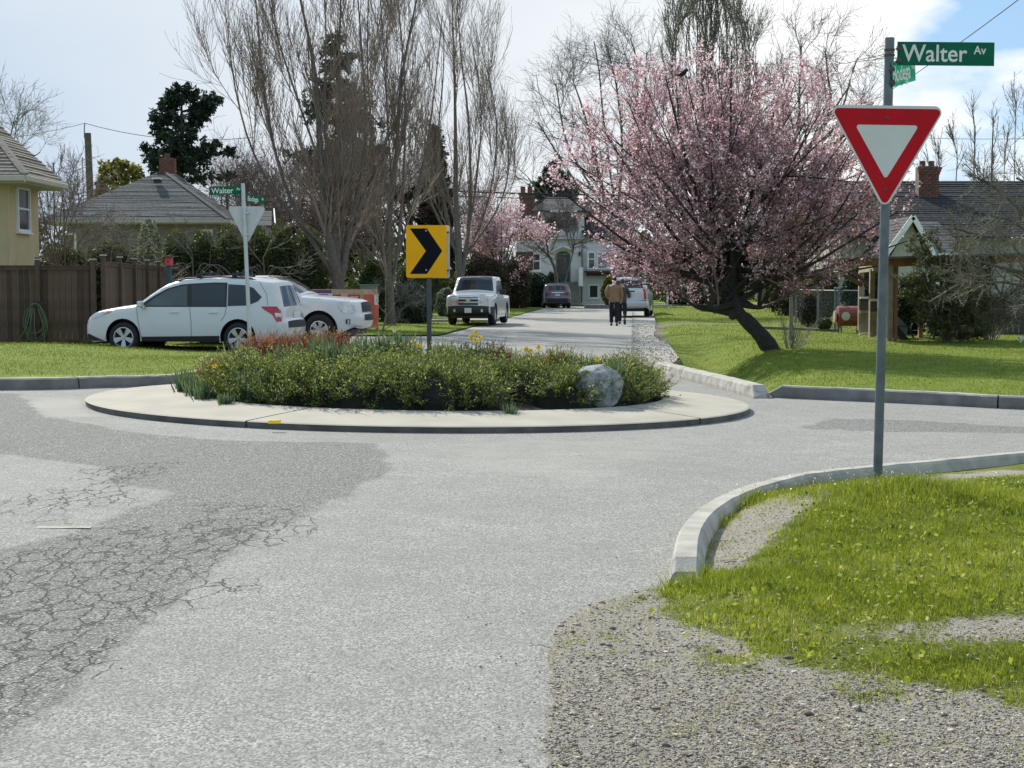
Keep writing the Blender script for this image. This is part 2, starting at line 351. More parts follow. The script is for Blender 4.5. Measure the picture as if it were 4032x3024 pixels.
def leaves(pts, size, rng, aspect=.6, sd=.35, upb=0., axis=None, bend=0.):
    """one rhombus per point, random way up; returns V, F"""
    n = len(pts); d = rng.randn(n, 3); d[:, 2] += upb
    if axis is not None: d = axis+d*.45
    d = nrm(d); q = rng.randn(n, 3); q = nrm(q-d*(q*d).sum(1, keepdims=True)); s = (size*np.clip(1+sd*rng.randn(n), .3, 2.2))[:, None]
    V = np.stack([pts-d*s*.5, pts+q*s*aspect*.5, pts+d*s*.5, pts-q*s*aspect*.5], 1).reshape(-1, 3)
    return V, np.arange(4*n).reshape(-1, 4)
def polypts(c, rng, n, t0=0.): 
    B, N_, _ = c.shape; i = rng.randint(0, B, n); ft = (t0+(1-t0)*rng.rand(n))*(N_-1); k = np.minimum(ft.astype(int), N_-2); fr = (ft-k)[:, None]
    return c[i, k]+(c[i, k+1]-c[i, k])*fr, nrm(c[i, k+1]-c[i, k])
def P1(pts, r0, r1, N_=9):
    """one main stem through control points"""
    p = np.array([tuple(q) for q in pts], float); t = np.linspace(0, len(p)-1, N_); out = []
    for s in t:
        i = min(int(s), len(p)-2); f = s-i; a = p[max(i-1, 0)]; b = p[i]; c = p[i+1]; d = p[min(i+2, len(p)-1)]
        out.append(.5*((2*b)+(-a+c)*f+(2*a-5*b+4*c-d)*f*f+(-a+3*b-3*c+d)*f**3))
    return np.array(out)[None], np.linspace(r0, r1, N_)[None]
# ================================================================ GROUND, ROADS, KERBS
def shader_ground():
    """asphalt: 'rough' attribute = old coarse chip surface, 'light' = scrubbed pale streaks"""
    m = bpy.data.materials.new('asphalt'); m.use_nodes = True; t = m.node_tree; n = t.nodes; l = t.links.new; p = n['Principled BSDF']
    def nn(ty, **k):
        q = n.new(ty)
        for a, b in k.items(): setattr(q, a, b)
        return q
    tcn = nn('ShaderNodeTexCoord'); O = tcn.outputs['Object']
    rough = nn('ShaderNodeAttribute', attribute_name='rough'); light = nn('ShaderNodeAttribute', attribute_name='light')
    def noise(sc, det=5, ro=.55, vec=O):
        q = nn('ShaderNodeTexNoise'); q.inputs['Scale'].default_value = sc; q.inputs['Detail'].default_value = det; q.inputs['Roughness'].default_value = ro; l(vec, q.inputs[0]); return q.outputs[0]
    def math(op, a, b, c=None):
        q = nn('ShaderNodeMath', operation=op)
        for i, x in enumerate((a, b, c)):
            if x is None: continue
            if hasattr(x, 'is_linked') or hasattr(x, 'links'): l(x, q.inputs[i])
            else: q.inputs[i].default_value = x
        return q.outputs[0]
    def mapr(x, a, b, c, d):
        q = nn('ShaderNodeMapRange'); l(x, q.inputs[0]); 
        for i, y in enumerate((a, b, c, d)): q.inputs[i+1].default_value = y
        return q.outputs[0]
    def mixc(f, a, b, ty='MIX'):
        q = nn('ShaderNodeMix', data_type='RGBA', blend_type=ty)
        if hasattr(f, 'links'): l(f, q.inputs[0])
        else: q.inputs[0].default_value = f
        for i, x in ((6, a), (7, b)):
            if isinstance(x, tuple): q.inputs[i].default_value = (*x, 1)
            else: l(x, q.inputs[i])
        return q.outputs[2]
    # ragged edge of the coarse patches
    rm = math('ADD', rough.outputs['Fac'], math('MULTIPLY', math('SUBTRACT', noise(1.6, 8, .65), .5), .62)); rm = mapr(rm, .45, .55, 0, 1)
    vo = nn('ShaderNodeTexVoronoi', feature='F1'); vo.inputs['Scale'].default_value = 75; l(O, vo.inputs[0])
    chip = nn('ShaderNodeValToRGB'); e = chip.color_ramp.elements; e[0].position = 0; e[0].color = (.17, .168, .158, 1); e[1].position = 1; e[1].color = (.66, .65, .61, 1); q = e.new(.55); q.color = (.33, .327, .305, 1)
    l(vo.outputs['Color'], chip.inputs[0])
    gap = mapr(vo.outputs['Distance'], .25, .62, 1, .45)
    coarse = mixc(1.0, chip.outputs[0], gap, 'MULTIPLY')
    vo2 = nn('ShaderNodeTexVoronoi', feature='F1'); vo2.inputs['Scale'].default_value = 115; l(O, vo2.inputs[0])
    fine = nn('ShaderNodeValToRGB'); e = fine.color_ramp.elements; e[0].position = 0; e[0].color = (.10, .10, .092, 1); e[1].position = 1; e[1].color = (.56, .55, .51, 1); q = e.new(.5); q.color = (.275, .272, .253, 1)
    l(vo2.outputs['Color'], fine.inputs[0])
    fine_c = mixc(mapr(noise(3.2, 7, .6), .35, .7, .0, .45), fine.outputs[0], (.20, .20, .185))
    fine_c = mixc(mapr(math('ADD', light.outputs['Fac'], math('MULTIPLY', math('SUBTRACT', noise(2.3, 8, .7), .5), .9)), .42, .75, 0, .75), fine_c, (.36, .35, .315))
    c = mixc(rm, fine_c, coarse)
    c = mixc(mapr(noise(.45, 6, .6), .35, .65, 0, .28), c, (.17, .165, .145))
    # sparse dark and white specks
    v3 = nn('ShaderNodeTexVoronoi', feature='F1'); v3.inputs['Scale'].default_value = 9; l(O, v3.inputs[0]); c = mixc(mapr(v3.outputs['Distance'], .03, .05, .7, 0), c, (.55, .54, .50))
    # cracks: long ones following the wheel path, alligator cracking inside the coarse part
    mp_ = nn('ShaderNodeMapping'); mp_.inputs['Rotation'].default_value = (0, 0, radians(7)); mp_.inputs['Scale'].default_value = (1.5, .62, 1); l(O, mp_.inputs[0])
    dn = nn('ShaderNodeTexNoise'); dn.inputs['Scale'].default_value = 3.5; dn.inputs['Detail'].default_value = 5; dn.inputs['Roughness'].default_value = .6; l(O, dn.inputs[0])
    va = nn('ShaderNodeVectorMath', operation='MULTIPLY_ADD'); l(dn.outputs['Color'], va.inputs[0]); va.inputs[1].default_value = (.30, .30, .30); l(mp_.outputs[0], va.inputs[2])
    ve = nn('ShaderNodeTexVoronoi', feature='DISTANCE_TO_EDGE'); ve.inputs['Scale'].default_value = 5.6; l(va.outputs[0], ve.inputs[0])
    crk = mapr(ve.outputs['Distance'], .008, .04, 1, 0)
    crkA = nn('ShaderNodeAttribute', attribute_name='crack')
    cm = math('MULTIPLY', crk, mapr(math('ADD', crkA.outputs['Fac'], math('MULTIPLY', math('SUBTRACT', noise(1.1, 4), .5), 1.6)), .45, .6, 0, .9))
    c = mixc(cm, c, (.10, .098, .09))
    l(c, p.inputs['Base Color']); p.inputs['Roughness'].default_value = .92; p.inputs['Specular IOR Level'].default_value = .25
    h = math('SUBTRACT', math('MULTIPLY', math('SUBTRACT', 1., vo.outputs['Distance']), mapr(rm, 0, 1, .0, 1)), math('MULTIPLY', cm, 2.5))
    h = math('ADD', h, math('MULTIPLY', math('SUBTRACT', 1., vo2.outputs['Distance']), .35))
    bp = nn('ShaderNodeBump'); bp.inputs['Strength'].default_value = .95; bp.inputs['Distance'].default_value = .010; l(h, bp.inputs['Height']); l(bp.outputs[0], p.inputs['Normal'])
    return m
MAT['asphalt'] = shader_ground()

def shader_soilgrass(name, green, green2, dirt, scale=1., dry=(.22, .20, .07)):
    """turf base: 'grassy' attribute 1 = turf, 0 = bare ground"""
    m = bpy.data.materials.new(name); m.use_nodes = True; t = m.node_tree; n = t.nodes; l = t.links.new; p = n['Principled BSDF']
    tcn = n.new('ShaderNodeTexCoord'); O = tcn.outputs['Object']
    def noise(sc, det=6, ro=.6):
        q = n.new('ShaderNodeTexNoise'); q.inputs['Scale'].default_value = sc; q.inputs['Detail'].default_value = det; q.inputs['Roughness'].default_value = ro; l(O, q.inputs[0]); return q.outputs[0]
    def ramp(x, stops):
        q = n.new('ShaderNodeValToRGB'); e = q.color_ramp.elements; e[0].position, e[0].color = stops[0][0], (*stops[0][1], 1); e[1].position, e[1].color = stops[-1][0], (*stops[-1][1], 1)
        for a, b in stops[1:-1]: z = e.new(a); z.color = (*b, 1)
        l(x, q.inputs[0]); return q.outputs[0]
    g = ramp(noise(2.2*scale, 9, .7), [(.33, green), (.55, green2), (.72, dry)])
    d = ramp(noise(30*scale, 6, .7), [(.3, tuple(c*.5 for c in dirt)), (.7, tuple(min(1, c*1.6) for c in dirt))])
    at = n.new('ShaderNodeAttribute'); at.attribute_name = 'grassy'
    a = n.new('ShaderNodeMath'); a.operation = 'MULTIPLY_ADD'; l(noise(5*scale, 8, .7), a.inputs[0]); a.inputs[1].default_value = 1.; l(at.outputs['Fac'], a.inputs[2])
    r = n.new('ShaderNodeMapRange'); r.inputs[1].default_value = .9; r.inputs[2].default_value = 1.1; l(a.outputs[0], r.inputs[0])
    mx_ = n.new('ShaderNodeMix'); mx_.data_type = 'RGBA'; l(r.outputs[0], mx_.inputs[0]); l(d, mx_.inputs[6]); l(g, mx_.inputs[7]); l(mx_.outputs[2], p.inputs['Base Color'])
    p.inputs['Roughness'].default_value = .95; p.inputs['Specular IOR Level'].default_value = .15
    bp = n.new('ShaderNodeBump'); bp.inputs['Strength'].default_value = .9; bp.inputs['Distance'].default_value = .03; l(noise(28*scale, 6, .7), bp.inputs['Height']); l(bp.outputs[0], p.inputs['Normal'])
    return m
MAT['turf'] = shader_soilgrass('turf', (.10, .155, .018), (.165, .215, .026), (.17, .15, .12))
MAT['verge'] = shader_soilgrass('verge_soil', (.11, .14, .02), (.18, .21, .035), (.36, .33, .275), 2.2)
MAT['gravel_dust'] = M('gravel_dust', (.33, .32, .29), .95, 0, .35, 9, .8, 60)

RDX = lambda y: .0782*y           # right edge of the street ahead
def RL(y): return RDX(y) - 5.6    # its left edge
kerbA = GG([(2572, 1462), (2680, 1492), (2790, 1520), (2880, 1545), (2958, 1567)])
kerbB = GG([(3037, 1566), (3250, 1575), (3500, 1586), (3760, 1600), (4032, 1614)]); kerbB += [(9.6, kerbB[-1][1]-.95), (16, kerbB[-1][1]-2.6), (40, kerbB[-1][1]-8)]
kerbL = [(-40, 26.)] + GG([(-1500, 1545), (0, 1536), (400, 1527), (700, 1516)]) + [(-4.55, 23.9), (-4.1, 25.6), (-4.0, 28.5), (-4.0, 35.4)]
# asphalt outline
out = [(-60, -14), (60, -14), (60, kerbB[-1][1]-5), *[p for p in kerbB[::-1]], *[p for p in kerbA[::-1]]]
out += [(RDX(29.5)+.05, 29.5), (RDX(34), 34), (RDX(60), 60), (RDX(98), 98), (22, 98.5), (22, 105), (-16, 105), (-16, 98), (RL(98), 98), (RL(60), 60), (RL(44.6), 44.6), (-5.6, 44.4), (-5.6, 35.6), *kerbL[::-1], (-60, 29)]
fx, fy = np.meshgrid(np.arange(-7, 7, .16), np.arange(4, 23.5, .16)); extra = np.c_[fx.ravel(), fy.ravel()]+np.random.RandomState(3).rand(fx.size, 2)*.05
V2, F = blocked(out, 2.2, 1.0, extra)
x, y = V2[:, 0], V2[:, 1]
def soft(poly, w=.35):
    pa = np.array(poly); ins = inpoly(V2, pa).astype(float)
    # distance to the outline
    d = np.full(len(V2), 9.)
    for i in range(len(pa)):
        a = pa[i]; b = pa[(i+1) % len(pa)]; ab = b-a; t = np.clip(((V2-a)@ab)/max(ab@ab, 1e-9), 0, 1); d = np.minimum(d, np.linalg.norm(V2-(a+t[:, None]*ab), axis=1))
    return np.clip(.5+np.where(ins > 0, 1, -1)*d/w*.5, 0, 1)
rough = soft(GG([(-900, 2500), (0, 2160), (350, 2075), (560, 1985), (700, 1935), (420, 1890), (510, 1852), (0, 1785), (-900, 1740), (-900, 1560), (60, 1548), (180, 1640), (500, 1700), (900, 1735), (1480, 1745), (1540, 1850), (1280, 1990), (1090, 2075), (960, 2160), (880, 2240), (720, 2340), (540, 2480), (330, 2680), (0, 2950), (-900, 3500)]), .32)
rough = np.maximum(rough, soft(GG([(3150, 1690), (3260, 1645), (3600, 1655), (4032, 1680), (5200, 1740), (5200, 1800), (4032, 1705), (3500, 1700)]), .5))
crack = np.maximum(soft(GG([(-900, 2600), (0, 2180), (500, 2080), (1000, 1980), (1250, 2000), (880, 2240), (540, 2480), (0, 2940), (-900, 3500)]), .7), soft(GG([(0, 1950), (500, 1830), (700, 1810), (720, 1870), (400, 2020), (0, 2160)]), .5)*.8)
light = np.maximum.reduce([soft(GG([(1480, 1720), (2600, 1700), (2950, 1650), (3100, 1700), (2680, 1860), (2600, 1960), (2660, 2300), (2450, 2420), (2250, 2400), (2500, 2000), (1500, 1840)]), .9)*.6, soft(GG([(90, 1560), (330, 1560), (420, 1640), (200, 1650), (60, 1610)]), .5), soft(GG([(650, 2345), (1090, 2090), (1280, 2000), (1500, 1870), (1600, 1880), (1100, 2200), (500, 2620), (300, 2680)]), .4)*.7, (y > 46)*.62])
me = npmesh('road', np.c_[x, y, tz(x, y)+.006*noise2(x, y, 4, .9)], F, ['asphalt'])
for nm, a in (('rough', rough), ('crack', crack), ('light', light)):
    at = me.attributes.new(nm, 'FLOAT', 'POINT'); at.data.foreach_set('value', a.astype(np.float32))
tag(link('road', me), kind='structure')
# base ground to the horizon
gx, gy = np.meshgrid(np.r_[-1500, -500, np.linspace(-120, 120, 41), 500, 1500], np.r_[-60, np.linspace(-20, 200, 45), 400, 900, 2500])
nx = gx.shape[1]; i = np.arange(gx.shape[0]-1)[:, None]*nx+np.arange(nx-1)[None]; F = np.stack([i, i+1, i+nx+1, i+nx], -1).reshape(-1, 4)
X, Y = gx.ravel(), gy.ravel(); me = npmesh('ground', np.c_[X, Y, tz(X, Y)-.55+.5*sm(104.5, 110, Y)+.0*X], F, ['turf'])
at = me.attributes.new('grassy', 'FLOAT', 'POINT'); at.data.foreach_set('value', np.ones(len(X), dtype=np.float32))
tag(link('ground', me), kind='structure')

def sheet(name, poly, hfun, mat, spacing=.5, bstep=None, grassy=None, skirt=.6, kind='structure', extra=None):
    V2, F = blocked(poly, spacing, bstep, extra); x, y = V2[:, 0], V2[:, 1]; z = hfun(x, y); V = np.c_[x, y, z]
    # skirt down the outline so that the sheet has an edge
    n = len(V2); bs = bstep or spacing; k = sum(max(1, int((Vector(poly[(i+1) % len(poly)])-Vector(poly[i])).length/bs)) for i in range(len(poly)))
    low = V[:k].copy(); low[:, 2] -= skirt; V = np.r_[V, low]; a = np.arange(k); b = (a+1) % k
    F = np.r_[F, np.c_[a, b, b+n], np.c_[a, b+n, a+n]]
    me = npmesh(name, V, F, [mat], smooth=True)
    at = me.attributes.new('grassy', 'FLOAT', 'POINT'); g = np.ones(len(V)) if grassy is None else grassy(V[:, 0], V[:, 1]); at.data.foreach_set('value', g.astype(np.float32))
    return tag(link(name, me), kind=kind)
def pdist(x, y, pl):
    d = np.full(np.shape(x), 1e9)
    for a, b in zip(pl[:-1], pl[1:]):
        a = np.array(a); b = np.array(b); ab = b-a; t = np.clip(((x-a[0])*ab[0]+(y-a[1])*ab[1])/(ab@ab), 0, 1); d = np.minimum(d, np.hypot(x-a[0]-t*ab[0], y-a[1]-t*ab[1]))
    return d
# lawn to the left (in front of the brown fence) and along the street
lawnL = [(-60, 30.5), (-40, 26.3)]+[(a, b+.12) for a, b in kerbL[1:5]]+[(-4.75, 24.0), (-4.25, 25.7), (-4.15, 28.5), (-4.15, 35.4), (-5.6, 35.6), (-5.6, 44.4), (RL(44.6)-.03, 44.8), (RL(60), 60), (RL(98), 98), (-16, 98), (-60, 98)]
def hL(x, y):
    mound = .20*sm(-6.5, -9.5, x)*np.exp(-((y-29.5)/4.0)**2)+.0*x
    base = .10*(1-sm(25.5, 30.5, y))
    rut = -.05*np.exp(-((y-33.4)/.9)**2)*(x < -2)*1.
    return tz(x, y)+.045+base+mound+rut+.03*noise2(x, y, 7, .8)*sm(22.8, 25, y)
sheet('lawn', lawnL, hL, 'turf', .8, .4, grassy=lambda x, y: 1-1.0*np.exp(-((y-33.3)/.75)**2)*(x > -14)*(x < -4.5)-.5*np.exp(-((y-37.6)/.4)**2))
# lawn to the right with its ditch
ditch = GG([(3000, 1580), (2930, 1530), (2840, 1450), (2760, 1390), (2690, 1350)])
sh = lambda y: RDX(y)+.62+.0*y
lawnR = [(a, b+.12) for a, b in kerbA[1:]]+[(kerbA[-1][0]+.35, kerbA[-1][1]-.1)]+[(a, b+.12) for a, b in kerbB]+[(60, 30), (60, 98), (RDX(98)+1.2, 98), (sh(60)+.3, 60), (sh(45), 45), (sh(38)+.2, 38), (sh(32)+.25, 32), (kerbA[0][0]+.35, kerbA[0][1]+.25)]
def hR(x, y):
    d = pdist(x, y, ditch); deep = .46*np.exp(-(d/.75)**2)*(1-sm(32, 44, y))
    edge = sm(0, .9, x-RDX(y)-.55)
    return tz(x, y)+.02+.13*edge-deep+.10*np.exp(-(np.hypot(x-6.2, y-32)/4)**2)+.03*noise2(x, y, 9, .9)
sheet('lawn', lawnR, hR, 'turf', .35, .3, grassy=lambda x, y: .35+.65*sm(.0, .7, x-RDX(y)-.7)-.6*np.exp(-((y-52.5)/1.6)**2)*(x < RDX(y)+6))
# gravel shoulder between asphalt and lawn, driveway strip beyond the white pickup
shoulder = [(RDX(29.3)+.03, 29.3), (kerbA[0][0]+.3, kerbA[0][1]+.4), (sh(32)+.35, 32), (sh(38)+.3, 38), (sh(45)+.1, 45), (sh(52)+1.3, 52), (sh(60)+.4, 60), (RDX(98)+1.3, 98), (RDX(98)-.02, 98), (RDX(60)-.02, 60), (RDX(34)-.02, 34)]
sheet('gravel_shoulder', shoulder, lambda x, y: tz(x, y)+.014+.006*noise2(x, y, 3, 3), 'gravel_dust', .5, .5, skirt=.1)
sheet('driveway', [(-18, 60.3), (RL(60)+.1, 60.3), (RL(64)+.1, 64.2), (-18, 64.2)], lambda x, y: tz(x, y)+.11+.0*x, 'asphalt', 2, 2, skirt=.1)
sheet('driveway', [(4.6, 96.5), (24, 96.5), (24, 98.6), (4.6, 98.6)], lambda x, y: .22+.0*x, 'concrete', 2, 2, skirt=.3)

# ---------------------------------------------------------------- verge in the foreground on the right
kt = [(2631, 2215), (2650, 2119), (2684, 2057), (2730, 2011), (2807, 1965), (2922, 1919), (3038, 1888), (3153, 1864), (3437, 1834), (3740, 1806), (4032, 1779)]
kerbN = [tuple(G(u, v, .12)[:2]) for u, v in kt]; d_ = np.array(kerbN[-1])-np.array(kerbN[-2]); kerbN += [tuple(np.array(kerbN[-1])+d_*k) for k in (2, 6, 20)]
def off(pl, o):
    pl = [Vector(p) for p in pl]; r = []
    for i, p in enumerate(pl):
        t = (pl[min(i+1, len(pl)-1)]-pl[max(i-1, 0)]).normalized(); r.append(tuple(p+Vector((t.y, -t.x))*o))
    return r
inner = off(kerbN, .10)
edgeG = GG([(2560, 2350), (2430, 2395), (2300, 2440), (2235, 2480), (2200, 2510), (2175, 2570), (2165, 2640), (2180, 2730), (2170, 2820), (2160, 2950), (2150, 3100), (2150, 3600), (2100, 5200)])
_r = random.Random(8); _e = []
for i_ in range(len(edgeG)-1):
    k_ = max(1, int((Vector(edgeG[i_+1])-Vector(edgeG[i_])).length/.07)) if i_ < 11 else 1
    for j_ in range(k_): _p = Vector(edgeG[i_]).lerp(Vector(edgeG[i_+1]), j_/k_); _e.append((_p.x+_r.uniform(-.02, .02), _p.y+_r.uniform(-.015, .015)))
edgeG = _e+[edgeG[-1]]
verge = edgeG[::-1]+inner+[(30, 3), (30, 2.6), (edgeG[-1][0], edgeG[-1][1])][:2]
verge = [p for i, p in enumerate(verge)]
post_xy = tuple(G(3455, 1915, .17)[:2])
def dN(x, y): return pdist(x, y, kerbN)
def grassN(x, y):
    """1 in turf, 0 in gravel"""
    # outline of the bare gravel in the corner nearest to the camera
    u = x/np.maximum(y, .1); a = y-np.interp(u, [.0, .07, .09, .13, .162, .23, .33, .5], [9.5, 8.3, 7.35, 6.55, 6.15, 5.7, 5.25, 4.8]); g = sm(-.75, .75, a+.7*noise2(x, y, 21, 2.6)+.6*noise2(x, y, 23, 8))*sm(.076, .104, u+.01*noise2(x, y, 24, 7))
    strip = GG([(2770, 2210), (2900, 2110), (3010, 2040), (3180, 1990), (3250, 1980)], .06)
    g = g*(1-.95*np.exp(-(pdist(x, y, strip)/.24)**4)); strip2 = GG([(3560, 1925), (3800, 1890), (4032, 1870), (4400, 1850)], .06)
    g = g*(1-.9*np.exp(-(pdist(x, y, strip2)/.22)**4))
    bare = G(3960, 2500, .05); g = g*(1-.85*np.exp(-(np.hypot((x-bare.x)/.75, (y-bare.y)/.28))**2))
    return g
def hN(x, y):
    d = dN(x, y); hump = .11*np.exp(-(np.hypot((x-post_xy[0]+.0)/1.1, (y-post_xy[1]+.35)/.8))**2)
    return tz(x, y)+.012+.055*sm(5.4, 7.4, y)*sm(.0, .6, d)+hump+.03*sm(.2, .36, x/np.maximum(y, .1))+.012*noise2(x, y, 5, 3)*sm(0, .5, x-G(2180, 2600).x)
ex, ey = np.meshgrid(np.arange(.05, 4.6, .075), np.arange(4.3, 11.8, .075)); exn = np.c_[ex.ravel(), ey.ravel()]+np.random.RandomState(5).rand(ex.size, 2)*.02
sheet('verge', verge, hN, 'verge', .6, .12, grassy=lambda x, y: grassN(x, y), skirt=.05, extra=exn)
vpoly = np.array(verge)

def kerb_thing(pl, hgt, wid, name, label, mats=('concrete', 'concrete_face'), side=1, endslope=.12, cuts=(), group=None, parent=None, lead=True, tail=True, chips=0.):
    """kerb cut into cast lengths: each length its own part. pl = road-side foot line"""
    th = parent or tag(bpy.data.objects.new(name, None), label, 'kerb', group)
    if parent is None: COL.objects.link(th)
    # resample
    pts = [Vector(p) for p in pl]; fine = []
    for i in range(len(pts)-1):
        a = pts[max(i-1, 0)]; b = pts[i]; c = pts[i+1]; d = pts[min(i+2, len(pts)-1)]
        k = max(2, min(14, int((c-b).length/.15)))
        for j in range(k):
            f = j/k; fine.append(.5*((2*b)+(-a+c)*f+(2*a-5*b+4*c-d)*f*f+(-a+3*b-3*c+d)*f**3))
    fine.append(pts[-1]); cuts = [0]+[int(c*(len(fine)-1)) for c in cuts]+[len(fine)-1]
    r = random.Random(len(fine))
    for ci in range(len(cuts)-1):
        seg = fine[cuts[ci]:cuts[ci+1]+1]; b = MB(); vs = []; n = len(seg)
        for i, p in enumerate(seg):
            t = (seg[min(i+1, n-1)]-seg[max(i-1, 0)]).normalized(); nr = Vector((t.y, -t.x))*side; q = p.copy()
            if i == 0 and ci: q = q+t*.012
            if i == n-1 and ci < len(cuts)-2: q = q-t*.012
            e0 = (lead and ci == 0 and i == 0); e1 = (tail and ci == len(cuts)-2 and i == n-1)
            h = hgt*(.55 if (e0 or e1) else 1)+.003*r.uniform(-1, 1); z0 = float(tz(q.x, q.y)); j = chips*r.uniform(-1, 1)
            pr = [(0, -.25), (0.0, h*.25), (.018+j, h-.02), (.035+j, h), (wid-.03, h+.002), (wid-.012, h-.02), (wid+.01, h*.3), (wid+.01, -.25)]
            tt = t*(-endslope if e0 else endslope if e1 else 0)
            for o_, z_ in pr:
                sh_ = Vector((0, 0)) if z_ > h*.5 else tt
                w = q+nr*o_+sh_; vs.append((w.x, w.y, z0+z_))
        m = 8; fs = []
        for i in range(n-1):
            for k in range(m-1): fs.append((i*m+k, i*m+k+1, (i+1)*m+k+1, (i+1)*m+k))
        top = [f for f in fs if (f[0] % m) in (2, 3, 4)]; sidef = [f for f in fs if (f[0] % m) not in (2, 3, 4)]
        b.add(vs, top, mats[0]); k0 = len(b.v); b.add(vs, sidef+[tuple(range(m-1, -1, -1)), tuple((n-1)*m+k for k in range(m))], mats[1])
        b.build('kerb_stone', th)
    return th
kerb_thing(kerbN, .135, .17, 'kerb', 'curved concrete kerb round the grass corner below the red and white yield sign', side=1, cuts=(.52, .75, .9), tail=False, mats=('concrete', 'concrete'))
kerb_thing(kerbA, .17, .24, 'kerb', 'short chipped whitish kerb beside the ditch, right of the boulder', side=-1, cuts=(.35,), chips=.012, mats=('concrete', 'concrete'))
kerb_thing(kerbB, .17, .16, 'kerb', 'long straight kerb along the far right lawn, right of the ditch', side=-1, cuts=(.30, .48, .6, .8), tail=False)
kerb_thing(kerbL, .155, .16, 'kerb', 'long kerb in shade at the far left, in front of the lawn with the white cars', side=-1, cuts=(.2, .36, .5, .7), lead=False)

# ---------------------------------------------------------------- traffic island
IC = Vector((-1.13, 19.12)); RA, RB = 4.05, 3.78
isl = empty('traffic_island', (IC.x, IC.y, 0), 'round raised concrete ring of the small traffic circle around the planted bed', 'traffic island')
BR = Vector((2.92, 2.72)); BC = Vector((.10, .22))
def izone(a, k): return Vector((IC.x+(RA*(1-k)+(BR.x)*k)*cos(a)+BC.x*k, IC.y+(RB*(1-k)+BR.y*k)*sin(a)+BC.y*k))
cuts = [radians(a) for a in (-113, -38, 35, 107, 178)]
for q in range(len(cuts)):
    a0 = cuts[q]+.0035; a1 = cuts[(q+1) % len(cuts)]-.0035
    if a1 < a0: a1 += 2*pi
    n = 36; vs = []
    for i in range(n+1):
        a = a0+(a1-a0)*i/n
        for k, z in ((0, -.2), (0, .05), (-.004, .062), (.015, .072), (.5, .10), (.97, .125), (1, .12), (1.004, -.1)):
            w = izone(a, k)-IC; vs.append((w.x, w.y, z+float(tz(w.x+IC.x, w.y+IC.y))))
    m = 8; b = MB(); fs = [(i*m+k, i*m+k+1, (i+1)*m+k+1, (i+1)*m+k) for i in range(n) for k in range(m-1)]
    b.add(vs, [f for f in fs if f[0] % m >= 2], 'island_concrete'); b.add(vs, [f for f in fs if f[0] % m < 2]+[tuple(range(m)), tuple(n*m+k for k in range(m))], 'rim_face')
    b.build('concrete_slab', isl)
def bedh(x, y):
    r = np.hypot((x-IC.x-BC.x)/BR.x, (y-IC.y-BC.y)/BR.y); return tz(x, y)+.06+.15*(1-np.clip(r, 0, 1)**2)
bp_ = [tuple(izone(a, 1.0)*1.0) for a in np.linspace(0, 2*pi, 60, endpoint=False)]
sheet('planting_bed', bp_, lambda x, y: bedh(x, y)+.02*noise2(x, y, 31, 5), 'soil', .25, .3, skirt=.1)
b = MB(); b.box((0, 0, .018), (.13, .05, .035), 'petal', Matrix.Rotation(.1, 3, 'Z')); b.box((.045, .01, .03), (.05, .03, .02), 'petal_white')
p = G(1080, 1668, .08); tag(b.build('litter', bevel=.008, loc=(p.x, p.y, p.z-.0), rz=.1), 'small flat yellow piece of litter on the concrete ring', 'litter')
p = G(250, 2078); b = MB(); r_ = random.Random(2); vs = [(-.17, -.03, 0), (-.05, -.045, 0), (.08, -.03, 0), (.17, -.04, 0), (.16, .03, 0), (.05, .04, 0), (-.08, .03, 0), (-.16, .045, 0)]; b.add(vs, [tuple(range(8))], 'paintworn'); o = tag(b.build('paint_mark', loc=(p.x, p.y, float(tz(p.x, p.y)+.006*noise2(np.array(p.x), np.array(p.y), 4, .9))+.004), rz=.02), kind='structure')
# ================================================================ SIGNS
def text_obj(txt, size, mat, parent, name, loc, R, depth=.0012, sx=1.0, bold=0.0, align='LEFT'):
    """letters as thin raised film; R = 3x3 with text x, text up, normal columns"""
    c = bpy.data.curves.new('t', 'FONT'); c.body = txt; c.size = size; c.extrude = depth; c.offset = bold; c.align_x = align
    o = bpy.data.objects.new('t', c); COL.objects.link(o); bpy.context.view_layer.update()
    me = bpy.data.meshes.new_from_object(o.evaluated_get(bpy.context.evaluated_depsgraph_get())); bpy.data.objects.remove(o); bpy.data.curves.remove(c)
    me.transform(Matrix.Diagonal((sx, 1, 1, 1))); me.transform(R.to_4x4()); me.transform(Matrix.Translation(loc)); me.materials.clear(); me.materials.append(MAT[mat])
    return link(name, me, parent)
def fit_text(txt, h, w, **k): pass
FACE = Matrix(((1, 0, 0), (0, 0, -1), (0, 1, 0)))     # x right, up = z, normal -y
def rtri(w, h, r, n=6, cx=0., cz=0.):
    """rounded inverted triangle outline in x,z, centred on its top edge middle at (cx, cz)"""
    c = [Vector((-w/2, 0)), Vector((w/2, 0)), Vector((0, -h))]; out = []
    for i in range(3):
        p = c[i]; a = (c[i-1]-p).normalized(); b = (c[(i+1) % 3]-p).normalized(); ang = a.angle(b); d = r/tan(ang/2)
        bis = (a+b).normalized(); ce = p+bis*(r/sin(ang/2)); s = p+a*d-ce; e = p+b*d-ce
        a0 = math.atan2(s.y, s.x); a1 = math.atan2(e.y, e.x)
        while a1-a0 > pi: a1 -= 2*pi
        while a1-a0 < -pi: a1 += 2*pi
        for k in range(n+1):
            t = a0+(a1-a0)*k/n; q = ce+Vector((cos(t), sin(t)))*r; out.append((q.x+cx, q.y+cz))
    return out
